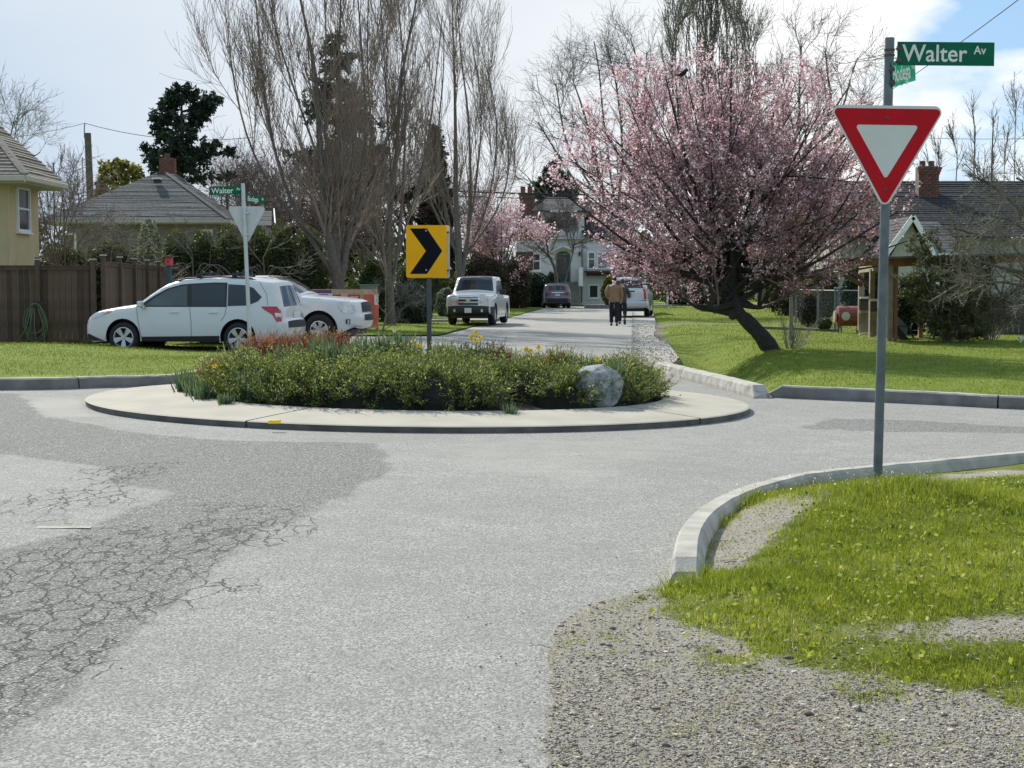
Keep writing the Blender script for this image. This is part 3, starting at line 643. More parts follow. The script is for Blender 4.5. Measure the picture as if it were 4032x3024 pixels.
def plate(poly, y0, y1, mat, name, parent, R=None, loc=None):
    b = MB(); b.prism([(x, y0, z) for x, z in poly], (0, 1, 0), y1-y0, mat); o = b.build(name, parent)
    if R is not None: o.data.transform(R.to_4x4())
    if loc is not None: o.data.transform(Matrix.Translation(loc))
    return o
def ring(outer, inner, y0, y1, mat, name, parent, R=None):
    n = len(outer); b = MB(); vs = [(x, y, z) for y in (y0, y1) for pl in (outer, inner) for x, z in pl]
    fs = []
    for i in range(n):
        j = (i+1) % n; fs += [(i, j, n+j, n+i), (2*n+i, 2*n+j, 3*n+j, 3*n+i), (i, j, 2*n+j, 2*n+i), (n+i, n+j, 3*n+j, 3*n+i)]
    b.add(vs, fs, mat); o = b.build(name, parent)
    if R is not None: o.data.transform(R.to_4x4())
    return o
def lean_post(th, H, r, lx, mat='steel', z0=-.3, ly=0.):
    b = MB(); b.tube([(lx*z/H, ly*z/H, z) for z in (z0, 0, H*.35, H*.7, H)], r, mat, 16); return b.build('post', th, smooth=False)

# --- yield sign on the near right corner
pb = G(3455, 1915, .17); post = P(3455, 1905, pb.y)
ys = empty('yield_sign', (post.x, pb.y, post.z), 'red and white yield sign on a leaning steel pipe in the near right grass', 'yield sign')
PS = FPX/pb.y                        # pixels per metre
def yz(v): return CH-(v-HZ)/FPX*pb.y/cos(PITCH)*1.0 - post.z
Hh = yz(165); lean = .036
lean_post(ys, Hh, .0315, lean)
sw = (3726-3268)/PS; tx = (3495-3455)/PS*0+lean*yz(430)/Hh-.012; tzz = yz(428); shh = (820-428)/PS
sgn = plate(rtri(sw, shh+.03, .045, cx=0, cz=0), -.0425, -.0395, 'sign_white', 'sign_plate', ys)
o_ = rtri(sw-.045, shh-.022, .026); o_ = [(x, z-.020) for x, z in o_]; i_ = rtri(sw*.545, shh*.54, .016); i_ = [(x, z-.128) for x, z in i_]
rg = ring(o_, i_, -.0445, -.0415, 'sign_red', 'red_border', ys)
ip = plate([(x, z) for x, z in i_], -.0435, -.0415, 'sign_white', 'white_panel', ys)
bo = []
for zc in (-.085, -shh+.115):
    b = MB(); b.lathe([(.0, -.052), (.009, -.051), (.011, -.047), (.013, -.0455), (.013, -.044)], 'rust', 10, 'y', (0, 0, zc)); bo.append(b.build('bolt', ys))
Rs = Matrix.Rotation(radians(.8), 3, 'Y')
for o in (sgn, rg, ip, *bo): o.data.transform(Rs.to_4x4()); o.data.transform(Matrix.Translation((tx, 0, tzz)))
for a_, w_ in ((tzz-.085, .10), (tzz-shh+.115, .08)): b = MB(); b.box((tx, -.03, a_), (w_, .02, .03), 'steel_dark'); b.build('bracket', ys)

# --- street-name blades on the same pipe
def blade(name, label, origin, yaw, pitch, Lb, Hb, txt, suf, green, flip=False, tx0=.045, ts=.115, sxx=.9, ssz=.062, sufx=None, group=None, backtext=True):
    """origin = end of the blade at the post (bottom edge), x runs along the blade"""
    th = empty(name, origin, label, 'street sign', 0, group)
    R = Matrix.Rotation(yaw, 3, 'Z') @ Matrix.Rotation(-pitch, 3, 'Y')
    pl = [(0.0, 0), (Lb, 0), (Lb, Hb), (0, Hb)]
    plate(pl, -.0015, .0015, green, 'sign_plate', th, R)
    for s in ((-1, 1) if backtext else (-1,)):
        RR = R @ FACE if s < 0 else R @ Matrix.Rotation(pi, 3, 'Z') @ FACE
        y = -.0018 if s < 0 else .0018
        x1 = tx0 if s < 0 else Lb-tx0+.0; loc = R @ Vector((x1, y, Hb*.18)); text_obj(txt, ts, 'letter', th, 'lettering', loc, RR, sx=sxx, bold=.0016)
        xs = (sufx if sufx else Lb*.80); x2 = xs if s < 0 else Lb-xs; loc = R @ Vector((x2, y, Hb*.50)); text_obj(suf, ssz, 'letter', th, 'lettering', loc, RR, sx=sxx, bold=.001)
    for zc in (Hb*.2, Hb*.72):
        b = MB(); b.box((.012, 0, zc), (.03, .022, .03), 'rust'); b.lathe([(0, .02), (.008, .019), (.008, -.019), (0, -.02)], 'steel_dark', 8, 'y', (-.0, 0, zc)); o = b.build('clamp', th); o.data.transform(R.to_4x4())
    return th
bx = lambda u, v: P(u, v, pb.y)
o0 = bx(3532, 257); blade('street_name_sign', 'large green street name blade reading Walter Av above the red yield sign', (o0.x, pb.y, o0.z), radians(2), radians(-.2), 382/PS, 91/PS, 'Walter', 'Av', 'sign_green', ts=.158, sxx=.95, tx0=.034, ssz=.078, sufx=.515)
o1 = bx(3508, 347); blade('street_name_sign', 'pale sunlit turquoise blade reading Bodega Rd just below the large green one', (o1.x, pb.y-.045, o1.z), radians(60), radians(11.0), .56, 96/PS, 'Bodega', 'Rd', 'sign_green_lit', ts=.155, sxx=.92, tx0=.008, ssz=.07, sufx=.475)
# clamps round the pipe
b = MB()
for v in (212, 232): 
    c = Vector((ys.location.x+lean*yz(v)/Hh, 0, ys.location.z+yz(v))); b.lathe([(.033, -.006), (.037, -.006), (.037, .006), (.033, .006)], 'rust', 14, 'z', (c.x, pb.y, c.z)); 
b.build('pipe_clamp', None); o = bpy.data.objects['pipe_clamp']; o.parent = ys; o.matrix_parent_inverse = Matrix.Translation(-ys.location)

# --- yield sign seen from behind on the far left corner
D2 = 27.5; S2 = FPX/D2; q = P(988, 1500, D2); zg = float(hL(np.array([q.x]), np.array([D2]))[0])
y2 = empty('yield_sign', (q.x, D2, zg), 'grey back of a yield sign on a thin pipe before the white wagon', 'yield sign')
H2 = P(0, 722, D2).z-zg; lean_post(y2, H2, .035, (965-988)/S2, 'steel_light')
tp = P(972, 812, D2); cx = tp.x-q.x-.01; cz = tp.z-zg
w2 = 156/S2; h2 = 150/S2
for nm, pl, a, bb_, mt in (('sign_plate', rtri(w2, h2, .05), .040, .044, 'steel_light'), ('red_border', rtri(w2-.05, h2-.05, .03), .0445, .047, 'sign_red'), ('white_panel', rtri(w2*.5, h2*.45, .02), .0475, .049, 'sign_white')):
    pl = [(x+cx, z+cz-(.02 if nm == 'red_border' else .13 if nm == 'white_panel' else 0)) for x, z in pl]; plate(pl, a, bb_, mt, nm, y2)
for zz in (-.12, -.50): b = MB(); b.box((cx-.003*0, .0, cz+zz), (.10, .085, .03), 'steel_light'); b.build('bracket', y2)
o2 = P(825, 768, D2); blade('street_name_sign', 'small green blade reading Walter Av on the pipe in front of the grey roof', (o2.x, D2, o2.z), radians(4), radians(1.5), 128/S2, 33/S2, 'Walter', 'Av', 'sign_green', ts=.14, sxx=.95, tx0=.035, ssz=.07, sufx=.475)
o3 = P(970, 795, D2); blade('street_name_sign', 'small angled green blade reading Bodega Rd on the far left pipe', (o3.x+.0, D2+.0, o3.z), radians(62), radians(-2), .52, 30/S2, 'Bodega', 'Rd', 'sign_green', ts=.125, sxx=.85, tx0=.03, ssz=.06, sufx=.44)

# --- yellow chevron board standing in the bed
D3 = 20.9; S3 = FPX/D3; q = P(1690, 1415, D3); zg = .2
ch = empty('chevron_sign', (q.x, D3, zg), 'yellow board with a black chevron pointing right, standing in the planted circle', 'chevron sign')
b = MB(); Hc = P(0, 885, D3).z-zg; b.box((0, .03, Hc/2-.1), (.062, .05, Hc+.2), 'steel_dark'); b.build('post', ch, bevel=.006)
c0 = P(1679, 990, D3); cx, cz = c0.x-q.x, c0.z-zg; wc, hc = 160/S3, 205/S3
def rrect(w, h, r, cx=0, cz=0, n=5):
    out = []
    for sx_, sz_, a0 in ((1, 1, 0), (-1, 1, 90), (-1, -1, 180), (1, -1, 270)):
        for k in range(n+1):
            a = radians(a0+90*k/n); out.append((cx+sx_*(w/2-r)+r*cos(a), cz+sz_*(h/2-r)+r*sin(a)))
    return out
plate(rrect(wc, hc, .03, cx, cz), -.004, .0, 'sign_yellow', 'sign_plate', ch)
px = lambda u, v: ((u-1679)/S3+cx, (990-v)/S3+cz)
plate([px(1614, 900), px(1681, 900), px(1741, 988), px(1681, 1078), px(1614, 1078), px(1677, 988)], -.0065, -.0045, 'sign_black', 'chevron', ch)
for v in (909, 1063):
    x_, z_ = px(1678, v); b = MB(); b.lathe([(0, -.012), (.009, -.0105), (.012, -.0066)], 'steel_light', 10, 'y', (x_, 0, z_)); b.build('bolt', ch)
# a second board is bolted back to back, turned a little
Rb = Matrix.Rotation(radians(6), 3, 'Z'); plate(rrect(wc, hc+.01, .03, cx+.045, cz-.003), .055, .06, 'sign_white', 'back_board', ch, Rb)
for v in (915, 1065): x_, z_ = px(1679, v); b = MB(); b.box((x_+.005, .03, z_), (wc+.05, .045, .022), 'rust'); b.build('bracket', ch)

# ================================================================ BOULDER
def boulder():
    bm = bmesh.new(); bmesh.ops.create_icosphere(bm, subdivisions=5, radius=1.0); r = np.random.RandomState(11)
    pl = [Vector(nrm(r.randn(1, 3))[0]) for _ in range(15)]; of = [.70+.18*r.rand() for _ in pl]
    pl += [Vector((.1, -1, .12)).normalized(), Vector((.75, -.6, .1)).normalized(), Vector((-.8, -.55, .25)).normalized(), Vector((-.35, -.2, .9)).normalized(), Vector((.4, -.1, .9)).normalized()]; of += [.70, .80, .80, .80, .85]
    for v in bm.verts:
        p = v.co.copy()
        for n_, d in zip(pl, of):
            e_ = p.dot(n_)-d
            if e_ > 0: p -= n_*e_*.95
        x, y, z = p; k = .022*sin(9*x+3*sin(7*z))*sin(8*y+4*z)+.014*sin(23*z+5*x)*sin(21*x+9*y)+.008*sin(47*x+31*z)
        v.co = p*(1+k)
    me = bpy.data.meshes.new('boulder'); bm.to_mesh(me); bm.free(); me.materials.append(MAT['rock']); return me
q = G(2360, 1606, .12); o = link('boulder', boulder()); o.location = (q.x-.02, q.y+.36, .31); o.scale = (.355, .33, .32); o.rotation_euler = (0, .1, .3)
tag(o, 'grey and white rough boulder on the right edge of the planted circle', 'boulder')
# ================================================================ VEHICLES
def crspline(kp, s):
    i = min(max(int(s), 0), len(kp)-2); f = s-i; a = kp[max(i-1, 0)]; b = kp[i]; c = kp[i+1]; d = kp[min(i+2, len(kp)-1)]
    # tension keeps corners crisp
    T = .36; m1 = (c-a)*T; m2 = (d-b)*T; f2 = f*f; f3 = f2*f
    return b*(2*f3-3*f2+1)+m1*(f3-2*f2+f)+c*(-2*f3+3*f2)+m2*(f3-f2)
class Car:
    def __init__(c, name, label, sil, width, arch, tyre, paint, yaw, loc, cat='car', belt=.95, tumble=.26, step=.07, group=None, bulge=(.10, .035, .05, .08), seg=6, fr=(.85, .8), rr=.085, taper=(.16, .11)):
        c.th = empty(name, loc, label, cat, yaw, group); c.kp = [Vector(p) for p in sil]; c.w = width/2; c.belt = belt; c.tum = tumble; c.bul = bulge
        c.S = np.arange(0, len(sil)-1+1e-6, 1/seg); c.pts = [crspline(c.kp, s) for s in c.S]; c.P2 = np.array([tuple(p) for p in c.pts])
        c.rr = rr; c.tp = taper; c.xf = c.P2[:, 0].max(); c.xr = c.P2[:, 0].min(); c.fr = fr; c.arch = arch; c.tyre = tyre
        r, zc = tyre[0]*1.17, tyre[0]+.02
        # side panel: silhouette + underside with the wheel arches cut out
        bottom = []; x1, z1 = c.P2[-1]; x0, z0 = c.P2[0]; sill = min(z0, z1, .30) if False else .27
        zs = lambda x: sill
        for xa in sorted(arch):       # from rear to front
            zb = .27; dx = sqrt(max(r*r-(zb-zc)**2, 0)); a0 = math.atan2(zb-zc, -dx); a1 = math.atan2(zb-zc, dx)
            if a0 < 0: a0 += 2*pi
            for k in range(15):
                a = a0+(a1-a0)*k/14; bottom.append((xa+r*cos(a), zc+r*sin(a)))
        poly = [tuple(p) for p in c.pts]+bottom
        V2, F = blocked(poly, step, step*1.2); c.poly = np.array(poly)
        c.grid(V2, F, paint, 'body')
        # ribbon over the top
        n = len(c.pts); Mx = 13; vs = []
        for s in c.S:
            for t in np.linspace(-1, 1, Mx): vs.append(c.R(s, t))
        b = MB(); b.add(vs, [(i*Mx+k, i*Mx+k+1, (i+1)*Mx+k+1, (i+1)*Mx+k) for i in range(n-1) for k in range(Mx-1)], paint); c.join(b)
        # dark floor and wheel wells
        b = MB(); b.box(((c.xf+c.xr)/2, 0, .33), ((c.xf-c.xr)*.93, c.w*1.55, .14), 'blackplastic'); b.build('underbody', c.th)
        b = MB()
        for xa in arch:
            for s in (-1, 1):
                prof = []; nA = 16; vs = []
                for k in range(nA+1):
                    a = pi*k/nA*1.1-.05*pi; 
                    for yy in (c.w*.985, c.w-.34): vs.append((xa+(r+.002)*cos(a), s*yy, zc+(r+.002)*sin(a)))
                k0 = len(vs); vs.append((xa, s*(c.w-.34), zc)); fs = [(2*k, 2*k+1, 2*k+3, 2*k+2) for k in range(nA)]+[(2*k+1, k0, 2*k+3) for k in range(nA)]
                b.add(vs, fs, 'blackplastic')
        b.build('wheel_well', c.th)
    def side(c, x, z):
        x = np.asarray(x, float); z = np.asarray(z, float); w = np.full(x.shape, c.w)
        w = w-np.clip(z-c.belt, 0, 9)*c.tum-.04*np.clip((z-c.belt)/.08, 0, 1)*0-.05*np.clip((.42-z)/.2, 0, 1)**2
        w = w-.03*np.clip((z-.62)/(c.belt-.62), 0, 1)**2
        f = np.clip((x-(c.xf-c.fr[0]))/c.fr[0], 0, 1); w = w-c.tp[0]*f**2.6; g = np.clip(((c.xr+c.fr[1])-x)/c.fr[1], 0, 1); w = w-c.tp[1]*g**2.6
        d = np.full(x.shape, 9.)
        for i in range(len(c.P2)-1):
            a = c.P2[i]; ab = c.P2[i+1]-a; t = np.clip(((x-a[0])*ab[0]+(z-a[1])*ab[1])/max(ab@ab, 1e-9), 0, 1); d = np.minimum(d, np.hypot(x-a[0]-t*ab[0], z-a[1]-t*ab[1]))
        rr = c.rr; w = w-rr*(1-np.sqrt(np.clip(1-(1-np.clip(d/rr, 0, 1))**2, 0, 1)))
        return w
    def grid(c, V2, F, mat, name, parent=None, off=0., dz=None):
        w = c.side(V2[:, 0], V2[:, 1])+off; n = len(V2)
        V = np.r_[np.c_[V2[:, 0], w, V2[:, 1]], np.c_[V2[:, 0], -w, V2[:, 1]]]; FF = np.r_[F[:, ::-1], F+n]
        me = npmesh(name, V, FF, [mat], smooth=True); o = link(name, me, parent or c.th)
        if name == 'body': c.body = o
        return o
    def join(c, b):
        me = bpy.data.meshes.new('x'); me.from_pydata(b.v, [], b.f); bm = bmesh.new(); bm.from_mesh(c.body.data); bm.from_mesh(me); bmesh.ops.remove_doubles(bm, verts=bm.verts, dist=.0008); bmesh.ops.recalc_face_normals(bm, faces=bm.faces)
        for f in bm.faces: f.smooth = True
        bm.to_mesh(c.body.data); bm.free()
    def R(c, s, t, off=0.):
        p = crspline(c.kp, s); q = crspline(c.kp, min(s+.05, len(c.kp)-1)); q0 = crspline(c.kp, max(s-.05, 0)); d = (q-q0).normalized(); nv = Vector((-d.y, d.x))*-1
        nv = Vector((d.y, -d.x))*-1 if False else Vector((-d.y, d.x))
        # outward normal of a path that runs front-bottom -> roof -> rear-bottom
        cen = Vector(((c.xf+c.xr)/2, .75))
        if nv.dot(p-cen) < 0: nv = -nv
        ww = float(c.side(np.array([p.x]), np.array([p.y]))[0]); fx = abs(nv.x); bl = c.bul[0]*max(nv.x, 0)+c.bul[3]*max(-nv.x, 0)+c.bul[1]*max(nv.y, 0)
        pp = p+nv*(bl*(1-t*t)+off); return Vector((pp.x, ww*t, pp.y))
    def top(c, s0, s1, t0, t1, mat, name, off=.005, n=6, m=8, parent=None, inset=0.):
        """patch on the ribbon; t0/t1 may be pairs (at s0, at s1)"""
        t0 = t0 if hasattr(t0, '__len__') else (t0, t0); t1 = t1 if hasattr(t1, '__len__') else (t1, t1); vs = []
        for i in range(n+1):
            f = i/n
            for k in range(m+1):
                a = t0[0]*(1-f)+t0[1]*f; b_ = t1[0]*(1-f)+t1[1]*f; vs.append(c.R(s0+(s1-s0)*f, a+(b_-a)*k/m, off))
        b = MB(); b.add(vs, [(i*(m+1)+k, i*(m+1)+k+1, (i+1)*(m+1)+k+1, (i+1)*(m+1)+k) for i in range(n) for k in range(m)], mat); 
        return b.build(name, parent or c.th, smooth=True)
    def win(c, poly, mat, name, off=.004, step=.12, bs=.06, parent=None):
        V2, F = blocked(poly, step, bs); return c.grid(V2, F, mat, name, parent, off)
    def line(c, pts, w, mat, name, off=.0035):
        b = MB()
        for s in (-1, 1):
            P3 = []
            for i in range(len(pts)-1):
                for k in range(5):
                    x = pts[i][0]+(pts[i+1][0]-pts[i][0])*k/5; z = pts[i][1]+(pts[i+1][1]-pts[i][1])*k/5; P3.append((x, z))
            P3.append(pts[-1]); v = [(x, s*(float(c.side(np.array([x]), np.array([z]))[0])+off-.002), z) for x, z in P3]; b.tube(v, w, mat, 5)
        return b.build(name, c.th)
    def wheels(c, spokes=5, rimcol='rim', w=.23, detail=True):
        R_ = c.tyre[0]; rr = c.tyre[1]; first = None
        for xa in c.arch:
            for s in (1, -1):
                if first is None:
                    wh = empty('wheel', (0, 0, 0)); wh.parent = c.th
                    b = MB(); b.lathe([(rr-.01, -w/2+.03), (rr+.01, -w/2), (R_-.04, -w/2), (R_-.008, -w/2+.03), (R_, -w/2+.06), (R_, w/2-.06), (R_-.008, w/2-.03), (R_-.04, w/2), (rr+.01, w/2), (rr-.01, w/2-.03)], 'tyre', 32, 'y'); b.build('tyre', wh, smooth=True)
                    b = MB(); b.lathe([(rr, w/2-.012), (rr-.018, w/2-.008), (rr-.022, w/2-.03), (rr-.03, w/2-.10)], rimcol, 32, 'y'); b.lathe([(rr-.025, w/2-.11), (0, w/2-.11)], 'blackplastic', 24, 'y')
                    b.lathe([(0, w/2-.012), (.028, w/2-.014), (.035, w/2-.03), (.05, w/2-.035), (.06, w/2-.06)], rimcol, 16, 'y')
                    for k in range(spokes):
                        a = 2*pi*k/spokes+.3; Rm = Matrix.Rotation(a, 3, 'Y'); 
                        vs = [Rm @ Vector(v) for v in ((.03, w/2-.03, -.026), (.03, w/2-.03, .026), (rr-.02, w/2-.012, .062), (rr-.02, w/2-.012, -.062), (.03, w/2-.07, -.026), (.03, w/2-.07, .026), (rr-.02, w/2-.05, .062), (rr-.02, w/2-.05, -.062))]
                        b.add(vs, [(0, 1, 2, 3), (4, 5, 6, 7), (0, 3, 7, 4), (1, 2, 6, 5), (2, 3, 7, 6)], rimcol)
                    b.build('rim', wh); first = wh; c_ = wh
                else: c_ = copy_tree(first, c.th)
                c_.location = (xa, s*(c.w-w/2-.012), R_); c_.rotation_euler.z = 0 if s > 0 else pi

# ---- white wagon (left, side on)
sil = [(2.16, .24), (2.27, .30), (2.30, .48), (2.27, .70), (2.20, .80), (2.00, .90), (1.55, .99), (1.16, 1.045), (1.04, 1.09), (.73, 1.31), (.42, 1.50), (.05, 1.605), (-.6, 1.655), (-1.2, 1.65), (-1.72, 1.605), (-2.03, 1.555), (-2.08, 1.47), (-2.16, 1.25), (-2.235, 1.02), (-2.25, .86), (-2.26, .76), (-2.31, .68), (-2.31, .40), (-2.24, .27)]
yaw1 = radians(180-9.5); gl = G(700, 1393, 0)
wl = P(772, 1120, 34.5); zc1 = -.015
fo = Car('parked_car', 'white station wagon with roof rack, side on, parked before the brown fence', sil, 1.80, (1.36, -1.28), (.345, .235), 'car_white', yaw1, (wl.x, wl.y, zc1), belt=.98, bulge=(.13, .035, 0, .07))
fo.wheels(5)
fo.win([(1.06, 1.025), (.95, 1.075), (.66, 1.27), (.36, 1.43), (.05, 1.515), (-.12, 1.53), (-.17, 1.025)], 'blackplastic', 'window_frame', .0025)
fo.win([(-.17, 1.025), (-.12, 1.53), (-.7, 1.56), (-1.0, 1.555), (-1.02, 1.025)], 'blackplastic', 'window_frame', .0025)
fo.win([(.88, 1.05), (.62, 1.235), (.34, 1.395), (.05, 1.48), (-.08, 1.495), (-.12, 1.05)], 'glass_clear', 'side_window', .005)
fo.win([(-.23, 1.05), (-.18, 1.50), (-.6, 1.525), (-.96, 1.52), (-.98, 1.05)], 'glass', 'side_window', .005)
fo.win([(-1.04, 1.045), (-1.02, 1.52), (-1.4, 1.50), (-1.60, 1.44), (-1.80, 1.24), (-1.72, 1.15), (-1.5, 1.06)], 'glass', 'side_window', .005)
fo.line([(1.05, 1.03), (1.0, .7), (.93, .36)], .005, 'blackplastic', 'door_gap'); fo.line([(-.18, 1.03), (-.22, .7), (-.22, .36)], .005, 'blackplastic', 'door_gap'); fo.line([(-1.02, 1.04), (-.99, .85), (-.90, .72)], .005, 'blackplastic', 'door_gap')
fo.line([(-1.72, 1.58), (-1.90, 1.30), (-1.95, 1.05)], .004, 'blackplastic', 'door_gap')
fo.win([(.93, .27), (.93, .37), (-.86, .40), (-.86, .27)], 'blackplastic', 'sill', .006)
fo.win([(1.80, .27), (2.22, .27), (2.26, .40), (2.20, .43)], 'blackplastic', 'bumper_insert', .006)
for x in (.16, -.72):
    b = MB()
    for s in (-1, 1): w = float(fo.side(np.array([x]), np.array([.90]))[0]); b.box((x, s*(w+.012), .905), (.19, .03, .026), 'car_white')
    b.build('door_handle', fo.th, bevel=.006)
fo.win([(2.16, .80), (2.06, .885), (1.72, .95), (1.66, .92), (1.85, .82), (2.1, .74)], 'clear_lens', 'headlight', .007, .06)
fo.win([(1.84, .84), (1.72, .91), (1.62, .935), (1.62, .91)], 'amber_lens', 'turn_signal', .009, .06)
fo.win([(-1.80, 1.04), (-2.14, 1.04), (-2.225, .94), (-2.245, .72), (-2.15, .70), (-2.05, .86), (-1.84, .99)], 'red_lens', 'tail_light', .007, .06)
fo.win([(-2.10, .90), (-2.225, .90), (-2.235, .79), (-2.13, .79)], 'clear_lens', 'reverse_light', .010, .06)
fo.top(16.05, 17.95, (-.82, -.92), (.82, .92), 'glass', 'rear_window', .006); fo.top(8.15, 10.9, (-.90, -.80), (.90, .80), 'glass', 'windshield', .006)
fo.top(18.6, 19.7, -.28, .28, 'paper', 'licence_plate', .012); fo.top(20.8, 21.4, -.85, .85, 'blackplastic', 'bumper_step', .01)
fo.top(3.1, 3.9, -.55, .55, 'blackplastic', 'grille', .008); fo.top(1.0, 2.2, -.5, .5, 'blackplastic', 'air_intake', .006)
b = MB()
for s in (-1, 1): b.tube([(.26, s*.60, 1.54), (.16, s*.61, 1.60), (.0, s*.615, 1.645), (-.75, s*.62, 1.685), (-1.45, s*.615, 1.655), (-1.62, s*.61, 1.60)], .018, 'blackplastic', 8)
b.build('roof_rail', fo.th, smooth=True)
for x in (-.30, -1.12):
    b = MB(); b.box((x, 0, 1.705), (.07, 1.34, .028), 'blackplastic')
    for s in (-1, 1): b.box((x, s*.60, 1.72), (.11, .06, .07), 'blackplastic')
    b.build('rack_bar', fo.th, bevel=.008)
for x, yy in ((-.35, -.25), (-1.15, -.25), (-.36, .28), (-1.14, .28)):
    b = MB(); b.box((x, yy, 1.755), (.16, .07, .06), 'blackplastic'); b.box((x-.07, yy, 1.80), (.03, .05, .08), 'blackplastic'); b.box((x+.07, yy, 1.79), (.03, .05, .06), 'steel_light'); b.build('rack_clamp', fo.th, bevel=.01)
b = MB()
for s in (-1, 1): b.box((.90, s*1.0, 1.085), (.10, .20, .14), 'car_white'); b.box((.87, s*.93, 1.02), (.09, .14, .07), 'blackplastic')
b.build('mirror', fo.th, bevel=.03)
b = MB(); b.add([(-1.62, -.02, 1.61), (-1.62, .02, 1.61), (-1.80, .012, 1.60), (-1.80, -.012, 1.60), (-1.74, 0, 1.69), (-1.80, 0, 1.685)], [(0, 1, 4), (0, 4, 5, 3), (1, 2, 5, 4), (2, 3, 5)], 'car_white'); b.build('antenna_fin', fo.th)

# ---- pickup / utility behind it, facing right
sil = [(2.28, .45), (2.36, .50), (2.38, .68), (2.33, .76), (2.30, .98), (2.15, 1.06), (1.75, 1.12), (1.10, 1.17), (.98, 1.20), (.62, 1.44), (.36, 1.58), (.05, 1.63), (-.6, 1.64), (-1.3, 1.62), (-2.05, 1.56), (-2.22, 1.3), (-2.34, 1.05), (-2.38, .85), (-2.42, .5), (-2.3, .40)]
wl = P(1062, 1120, 37.2); 
tr = Car('parked_car', 'white utility vehicle facing right, half hidden behind the white wagon', sil, 1.85, (1.48, -1.25), (.38, .22), 'car_white', radians(-9), (wl.x, wl.y, .05), belt=1.08, bulge=(.12, .03, 0, .05), step=.09)
tr.wheels(6)
tr.win([(.95, 1.16), (.62, 1.38), (.36, 1.52), (-.1, 1.55), (-.1, 1.14)], 'glass', 'side_window', .005); tr.win([(-.2, 1.14), (-.2, 1.55), (-.95, 1.55), (-1.0, 1.14)], 'glass', 'side_window', .005); tr.win([(-1.1, 1.14), (-1.05, 1.55), (-1.8, 1.50), (-1.95, 1.2)], 'glass', 'side_window', .005)
tr.top(8.15, 10.8, (-.88, -.82), (.88, .82), 'glass', 'windshield', .006)
tr.win([(2.28, .97), (2.10, 1.04), (1.92, 1.04), (1.95, .90), (2.1, .78), (2.29, .78)], 'clear_lens', 'headlight', .008, .06); tr.win([(1.95, .95), (1.92, 1.0), (2.02, .82), (2.06, .78)], 'amber_lens', 'turn_signal', .011, .06)
b = MB()
for s in (-1, 1):
    w = float(tr.side(np.array([2.16]), np.array([.58]))[0]); b.lathe([(0, 0), (.055, 0), (.06, -.02)], 'clear_lens', 16, 'y', (2.16, s*(w+.004), .58)) if s < 0 else None
b.build('fog_light', tr.th); 
tr.top(3.2, 4.0, (-.62, -.62), (.62, .62), 'blackplastic', 'grille', .01); tr.top(1.6, 2.2, -.6, .6, 'blackplastic', 'air_intake', .008)
tr.line([(.98, 1.16), (.98, .8), (.95, .42)], .005, 'blackplastic', 'door_gap'); tr.win([(1.0, .27), (1.0, .36), (-.75, .36), (-.75, .27)], 'car_pale', 'sill', .006)
tr.win([(2.12, .64), (2.22, .64), (2.22, .52), (2.12, .52)], 'blackplastic', 'fog_recess', .003, .05)

# ---- white pickup facing the camera on the left side of the street
sil = [(2.42, .42), (2.50, .46), (2.52, .62), (2.48, .70), (2.48, .96), (2.42, 1.06), (2.0, 1.10), (1.30, 1.14), (1.18, 1.17), (.85, 1.50), (.66, 1.69), (.36, 1.745), (-.3, 1.745), (-.56, 1.70), (-.62, 1.2), (-.68, 1.06), (-1.5, 1.05), (-2.35, 1.05), (-2.42, .95), (-2.44, .62), (-2.40, .42)]
p = G(1868, 1285); 
pk = Car('parked_pickup', 'white pickup with black bumper parked facing us on the left side of the street', sil, 1.72, (1.60, -1.45), (.37, .20), 'car_white', radians(-97.5), (p.x+.12, p.y+2.3, .03), cat='pickup truck', belt=1.05, bulge=(.09, .035, 0, .04), step=.1, fr=(.45, .4), tumble=.15, rr=.055, taper=(.07, .05))
pk.wheels(6, w=.24)
pk.top(8.2, 10.6, (-.93, -.86), (.93, .86), 'glass', 'windshield', .006); pk.win([(1.12, 1.13), (.86, 1.40), (.66, 1.60), (-.1, 1.63), (-.1, 1.12)], 'glass', 'side_window', .005); pk.win([(-.18, 1.12), (-.18, 1.62), (-.5, 1.58), (-.56, 1.12)], 'glass', 'side_window', .005)
pk.top(3.0, 4.55, (-.58, -.58), (.58, .58), 'chrome', 'grille_surround', .008); 
for k in range(3): pk.top(3.2+k*.42, 3.45+k*.42, -.48, .48, 'blackplastic', 'grille', .014)
pk.top(3.55, 4.0, -.10, .10, 'chrome', 'badge', .018)
pk.top(.0, 2.75, -1.0, 1.0, 'blackplastic', 'bumper', .02); pk.top(1.2, 2.0, -.17, .17, 'paper', 'licence_plate', .032)
for s in (-1, 1): a, b_ = sorted((s*.60, s*.97)); pk.top(3.05, 4.7, a, b_, 'clear_lens', 'headlight', .012); a, b_ = sorted((s*.62, s*.72)); pk.top(1.3, 1.8, a, b_, 'clear_lens', 'fog_light', .026)
pk.top(5.0, 5.35, -.75, .75, 'blackplastic', 'hood_deflector', .03)
pk.win([(2.1, .27), (2.46, .40), (2.50, .68), (2.0, .68), (2.0, .5)], 'blackplastic', 'bumper_corner', .012)
b = MB()
for s in (-1, 1): b.box((.98, s*1.03, 1.20), (.10, .24, .20), 'blackplastic')
b.build('mirror', pk.th, bevel=.03)

